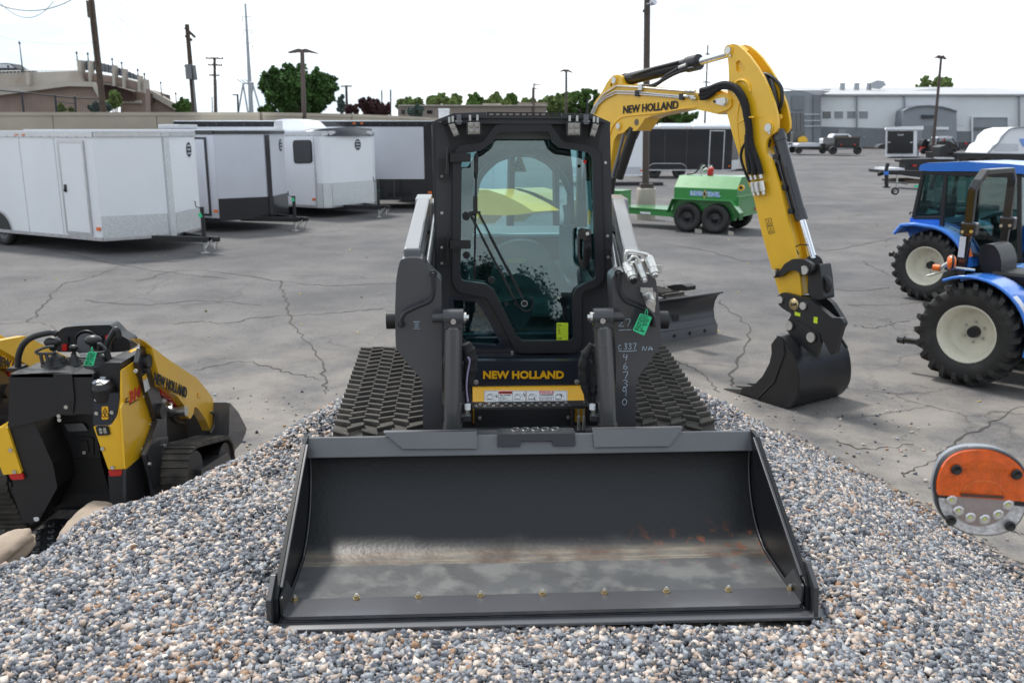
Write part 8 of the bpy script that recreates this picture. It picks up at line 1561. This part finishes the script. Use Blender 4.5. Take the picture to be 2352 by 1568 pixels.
# ================================================================ boulders at the pit edge
D['rock'] = mat('sandstone', (.34, .27, .21), .92, 0, .18, vs=6, bump=.7, bs=14, col2=(.22, .17, .13), c2lo=.5, c2hi=.75, c2s=5)
def rock(u, v, wu, hv, yy, label, seed):
    a, b = WF.y(K6(u - wu/2, v + hv/2), yy), WF.y(K6(u + wu/2, v - hv/2), yy); c = (a + b)/2; r = np.random.default_rng(seed); t = None
    bm = bmesh.new(); bmesh.ops.create_icosphere(bm, subdivisions=4, radius=1); ph = r.uniform(0, 6, 9)
    for vv in bm.verts:
        p = vv.co; k = 1 + .20*math.sin(2.3*p.x + ph[0]) * math.sin(1.9*p.y + ph[1]) + .12*math.sin(4.1*p.z + ph[2] + 2*p.x) + .06*math.sin(9*p.x + ph[3])*math.sin(8*p.z + ph[4]) + .02*math.sin(17*p.y + ph[5] + 11*p.z)
        q = Vector((p.x, p.y, p.z)).normalized()*k; m = max(abs(q.x), abs(q.y), abs(q.z)); q = q*(1 - .25*(m - .7)); vv.co = Vector((q.x*(b.x-a.x)/2, q.y*.30, q.z*(b.z-a.z)/2))
    me = bpy.data.meshes.new('boulder'); bm.to_mesh(me); bm.free(); me.materials.append(D['rock']); me.polygons.foreach_set('use_smooth', [True]*len(me.polygons)); o = bpy.data.objects.new('boulder', me); COL.objects.link(o); o.location = c; setp(o, label, 'boulder')
rock(565, 1385, 290, 230, 4.6, 'tan sandstone boulder half buried at the pit edge behind the gravel', 1)
rock(-15, 1540, 270, 150, 4.0, 'tan boulder cut by the left edge, lying under the mini loader platform', 5)
# ================================================================ vehicles and machines far right
def fth(name, label, cat, q, yy, group=None, K=K4): o = WF.y(K(*q), yy); o.z = LOT; return thing(name, label, cat, o, 0, group), o
def fq(par, o, name, pts, m, yy, d=.5, K=K4, bev=0, rnd=0):
    P = [WF.y(K(*p), yy) - o for p in pts]; mb = MB(); mb.prism(roundp(P, rnd) if rnd else P, (0, d, 0)); return part(mb, name, m, par, bev)
def fw(par, o, c, yy, r, w=.25, K=K4, name='wheel', rim='blackmetal'): p = WF.y(K(*c), yy) - o; return wheel(par, p, r, w, rim, name, spokes=5)
y_ = 98; t, o_ = fth('flatbed_trailer', 'low flatbed trailer with a pale deck parked left of the dump trailer', 'trailer', (380, 915), y_)
fq(t, o_, 'deck', [(262, 850), (285, 836), (495, 836), (512, 850), (505, 868), (262, 868)], 'silver', y_, 4); fq(t, o_, 'frame', [(256, 866), (508, 866), (506, 896), (256, 892)], 'black', y_ - .1, .4); fq(t, o_, 'side_rail', [(478, 842), (515, 838), (512, 905), (470, 905)], 'black', y_ - .2, .4)
for c in ((275, 898), (490, 898)): fw(t, o_, c, y_ - .2, .38)
y_ = 104; t, o_ = fth('pickup_truck', 'white pickup truck standing behind the black dump trailer', 'pickup truck', (620, 890), y_)
fq(t, o_, 'body', [(505, 795), (560, 790), (572, 805), (780, 800), (790, 880), (520, 885), (508, 850)], 'white', y_, 1.8, bev=.05, rnd=.15); fq(t, o_, 'cab', [(568, 800), (580, 765), (600, 752), (720, 752), (745, 770), (760, 800)], 'white', y_ + .1, 1.5, bev=.05, rnd=.15); fq(t, o_, 'windshield', [(585, 795), (598, 765), (720, 763), (738, 795)], 'darkglass', y_ + .05, .1); fw(t, o_, (550, 880), y_, .4)
y_ = 96; t, o_ = fth('dump_trailer', 'black dump trailer seen from behind in front of the white pickup truck', 'trailer', (690, 925), y_)
fq(t, o_, 'body', [(600, 788), (825, 785), (815, 880), (590, 880)], 'black', y_, 3.6, bev=.02); fq(t, o_, 'tailgate', [(618, 798), (810, 795), (800, 862), (610, 862)], 'blackmetal', y_ - .1, .1); fq(t, o_, 'ramp_top', [(592, 782), (828, 778), (830, 790), (595, 794)], 'wood', y_ - .15, .2)
for c in ((582, 900), (802, 900)): fw(t, o_, c, y_ - .2, .42, .35)
for x in (650, 770): fq(t, o_, 'tail_light', [(x, 845), (x+14, 845), (x+14, 855), (x, 855)], 'red', y_ - .2, .08)
y_ = 118; t, o_ = fth('compact_excavator', 'small distant yellow machine before the dark entrance of the dealership', 'excavator', (300, 880), y_)
fq(t, o_, 'cab', [(225, 735), (300, 730), (318, 760), (315, 825), (225, 825)], 'darkglass', y_, 1.2, bev=.05); fq(t, o_, 'body', [(270, 790), (320, 768), (352, 790), (356, 825), (270, 828)], 'yellow', y_ - .2, 1.2, rnd=.2, bev=.05); fq(t, o_, 'track', [(218, 826), (352, 826), (345, 850), (225, 850)], 'black', y_ - .3, .5, rnd=.2); fq(t, o_, 'boom', [(165, 690), (205, 680), (200, 830), (170, 830)], 'black', y_, .4)
y_ = 100; t, o_ = fth('utility_truck', 'white small truck half hidden behind the arm cylinder', 'truck', (200, 900), y_)
fq(t, o_, 'body', [(150, 830), (215, 828), (250, 845), (252, 890), (150, 892)], 'white', y_, 1.8, bev=.05, rnd=.1); fw(t, o_, (218, 892), y_, .38); fq(t, o_, 'window', [(175, 833), (212, 832), (238, 846), (175, 848)], 'darkglass', y_ - .05, .05)
y_ = 106; t, o_ = fth('planter', 'low dark angular object against the grey block wall left of the small trailer', 'box', (1010, 888), y_); fq(t, o_, 'shell', [(972, 885), (1005, 850), (1040, 842), (1068, 842), (1068, 888)], 'black', y_, 1.2, bev=.03)
fq(t, o_, 'kerb_block', [(860, 868), (975, 872), (975, 886), (870, 886)], 'wood', y_, .5)
y_ = 84; t, o_ = fth('quad_bike', 'dark quad bike with red parts just right of the small black-doored trailer', 'quad bike', (1420, 920), y_)
fq(t, o_, 'body', [(1375, 850), (1400, 800), (1430, 800), (1470, 840), (1485, 880), (1380, 895)], 'black', y_, .9, bev=.04, rnd=.1); fq(t, o_, 'suspension', [(1372, 870), (1412, 865), (1408, 918), (1370, 920)], 'red', y_ - .1, .3); [fw(t, o_, c, y_ - .15, .30) for c in ((1395, 905), (1450, 900))]; fq(t, o_, 'headlight', [(1430, 802), (1450, 800), (1450, 818), (1432, 818)], 'white', y_ - .1, .05)
y_ = 82; t, o_ = fth('utility_buggy', 'dark roofed off-road buggy parked right of the quad bike', 'buggy', (1600, 935), y_)
fq(t, o_, 'body', [(1500, 850), (1540, 820), (1620, 815), (1700, 860), (1720, 905), (1500, 915)], 'black', y_, 1.5, bev=.05, rnd=.15); fq(t, o_, 'roof', [(1525, 778), (1650, 775), (1660, 795), (1520, 795)], 'silver', y_, 1.3, bev=.03)
for a, b in (((1530, 790), (1510, 860)), ((1580, 790), (1590, 830)), ((1650, 790), (1690, 855))): mb = MB(); mb.tube([WF.y(K4(*a), y_) - o_, WF.y(K4(*b), y_) - o_], .05, 6); part(mb, 'roll_cage', 'black', t)
for c in ((1530, 910), (1650, 915)): fw(t, o_, c, y_ - .2, .38)
fq(t, o_, 'tail_light', [(1568, 800), (1585, 800), (1585, 812), (1568, 812)], 'red', y_ - .2, .1)
y_ = 83; t, o_ = fth('wire_rack', 'dark metal rack beside the buggy in front of the grey wall', 'rack', (1760, 905), y_)
for x in range(1715, 1810, 15): mb = MB(); mb.tube([WF.y(K4(x, 830), y_) - o_, WF.y(K4(x, 905), y_) - o_], .05, 5); part(mb, 'upright', 'black', t)
fq(t, o_, 'top_rail', [(1710, 826), (1810, 826), (1810, 834), (1710, 834)], 'black', y_, .8); fq(t, o_, 'red_box', [(1768, 828), (1785, 828), (1785, 848), (1768, 848)], 'red', y_ - .1, .2)
y_ = 78; t, o_ = fth('orange_tractor', 'small orange tractor beside the white truck body at right', 'tractor', (1950, 905), y_)
fq(t, o_, 'hood', [(1885, 870), (1910, 848), (1970, 842), (2010, 850), (2025, 900), (1890, 905)], 'orange', y_, 1.0, bev=.08, rnd=.15); fq(t, o_, 'grille', [(1915, 872), (1960, 870), (1955, 888), (1920, 890)], 'black', y_ - .05, .05)
for a, b in (((1938, 845), (1940, 782)), ((2000, 845), (2000, 778)), ((1938, 782), (2040, 776)), ((2040, 776), (2045, 850))): mb = MB(); mb.tube([WF.y(K4(*a), y_ + .4) - o_, WF.y(K4(*b), y_ + .4) - o_], .06, 6); part(mb, 'roll_frame', 'black', t)
y_ = 44; t, o_ = fth('white_truck', 'big white sloping truck cab behind the black deck trailer at the right edge', 'truck', (2180, 930), y_)
fq(t, o_, 'body', [(1968, 925), (2010, 855), (2060, 830), (2085, 770), (2150, 715), (2230, 695), (2450, 690), (2450, 935), (1968, 935)], 'white', y_, 2.2, bev=.05); fq(t, o_, 'side_panels', [(2040, 850), (2060, 838), (2240, 840), (2245, 905), (2030, 905)], 'silver', y_ - .02, .02); fq(t, o_, 'blue_lamp', [(2258, 795), (2300, 795), (2300, 870), (2280, 850), (2262, 815)], 'decalblue', y_ - .04, .04)
mb = MB(); mb.tube(catmull([WF.y(K4(*p), y_ - .1) - o_ for p in ((1970, 920), (2060, 835), (2150, 722), (2230, 698), (2350, 692))], 5), .04, 6); part(mb, 'body_seam', 'grey2', t)
y_ = 31; t, o_ = fth('deck_trailer', 'long black deck-over trailer behind the blue tractor roof', 'trailer', (2000, 1050), y_)
fq(t, o_, 'deck', [(1680, 925), (2500, 940), (2500, 1010), (1690, 985)], 'black', y_, 2.3, bev=.01); fq(t, o_, 'gooseneck', [(1185, 985), (1200, 978), (1700, 972), (1700, 1000), (1430, 1010), (1390, 1110), (1228, 1108), (1230, 1010), (1190, 1005)], 'blackmetal', y_ - .2, .5, bev=.01)
fq(t, o_, 'deck_edge', [(1680, 918), (2500, 932), (2500, 940), (1680, 926)], 'grey2', y_ - .03, .05); fq(t, o_, 'red_lamp', [(1295, 1030), (1330, 1028), (1330, 1042), (1298, 1044)], 'red', y_ - .28, .06); fq(t, o_, 'white_plate', [(1520, 962), (1670, 965), (1670, 978), (1520, 978)], 'silver', y_ - .3, .3)
fq(t, o_, 'toolbox', [(1540, 870), (1600, 850), (1640, 890), (1690, 935), (1540, 950)], 'black', y_ + .3, .6, bev=.02)
for x in (1800, 1930): fw(t, o_, (x, 1040), y_ + .1, .38)
y_ = 24; t, o_ = fth('equipment_trailer', 'black equipment trailer whose tongue and jack point left behind the cab tractor', 'trailer', (1250, 1240), y_)
fq(t, o_, 'frame', [(1060, 1080), (1220, 1080), (1420, 1130), (1420, 1150), (1200, 1118), (1060, 1108)], 'black', y_, 1.2, bev=.01); mb = MB(); p = [WF.y(K4(*q_), y_ + .3) - o_ for q_ in ((985, 1118), (1060, 1095), (1200, 1095), (1380, 1105))]; mb.beam(p[0], p[1], .08, .09); mb.beam(p[1], p[3], .10, .12); part(mb, 'tongue', 'blackmetal', t, .006)
fq(t, o_, 'deck', [(1090, 1062), (1225, 1060), (1225, 1078), (1085, 1082)], 'silver', y_, 1.0); fq(t, o_, 'wood_deck', [(1225, 1180), (1260, 1170), (1420, 1165), (1420, 1198), (1225, 1198)], 'wood', y_, 1.5); fq(t, o_, 'blue_tag', [(1040, 1088), (1082, 1085), (1080, 1122), (1042, 1120)], 'blue', y_ - .05, .03)
p0, p1 = WF.y(K4(1062, 1060), y_) - o_, WF.y(K4(1062, 1235), y_) - o_; mb = MB(); mb.cyl(p0, p1, .05, n=10); mb.cyl(p1, p1 + Vector((0, 0, .03)), .10, n=12); mb.cyl(WF.y(K4(1075, 1015), y_) - o_, p0, .05, n=10); part(mb, 'jack', 'blackmetal', t)
p0, p1 = WF.y(K4(1160, 1120), y_) - o_, WF.y(K4(1150, 1250), y_) - o_; mb = MB(); mb.cyl(p0, p1, .025, n=8); part(mb, 'jockey_post', 'zinc', t); wheel(t, WF.y(K4(1138, 1265), y_ - .05) - o_, .10, .07, 'zinc', 'jockey_wheel', spokes=3)
mb = MB(); mb.tube([WF.y(K4(*q_), y_) - o_ for q_ in ((1170, 1235), (1300, 1245), (1420, 1250))], .03, 6); mb.tube([WF.y(K4(*q_), y_) - o_ for q_ in ((1040, 1180), (1180, 1190), (1250, 1200))], .025, 6); part(mb, 'lower_rail', 'grey', t); fq(t, o_, 'green_tag', [(1310, 1215), (1360, 1205), (1355, 1225), (1315, 1235)], 'tagg', y_ - .05, .01)
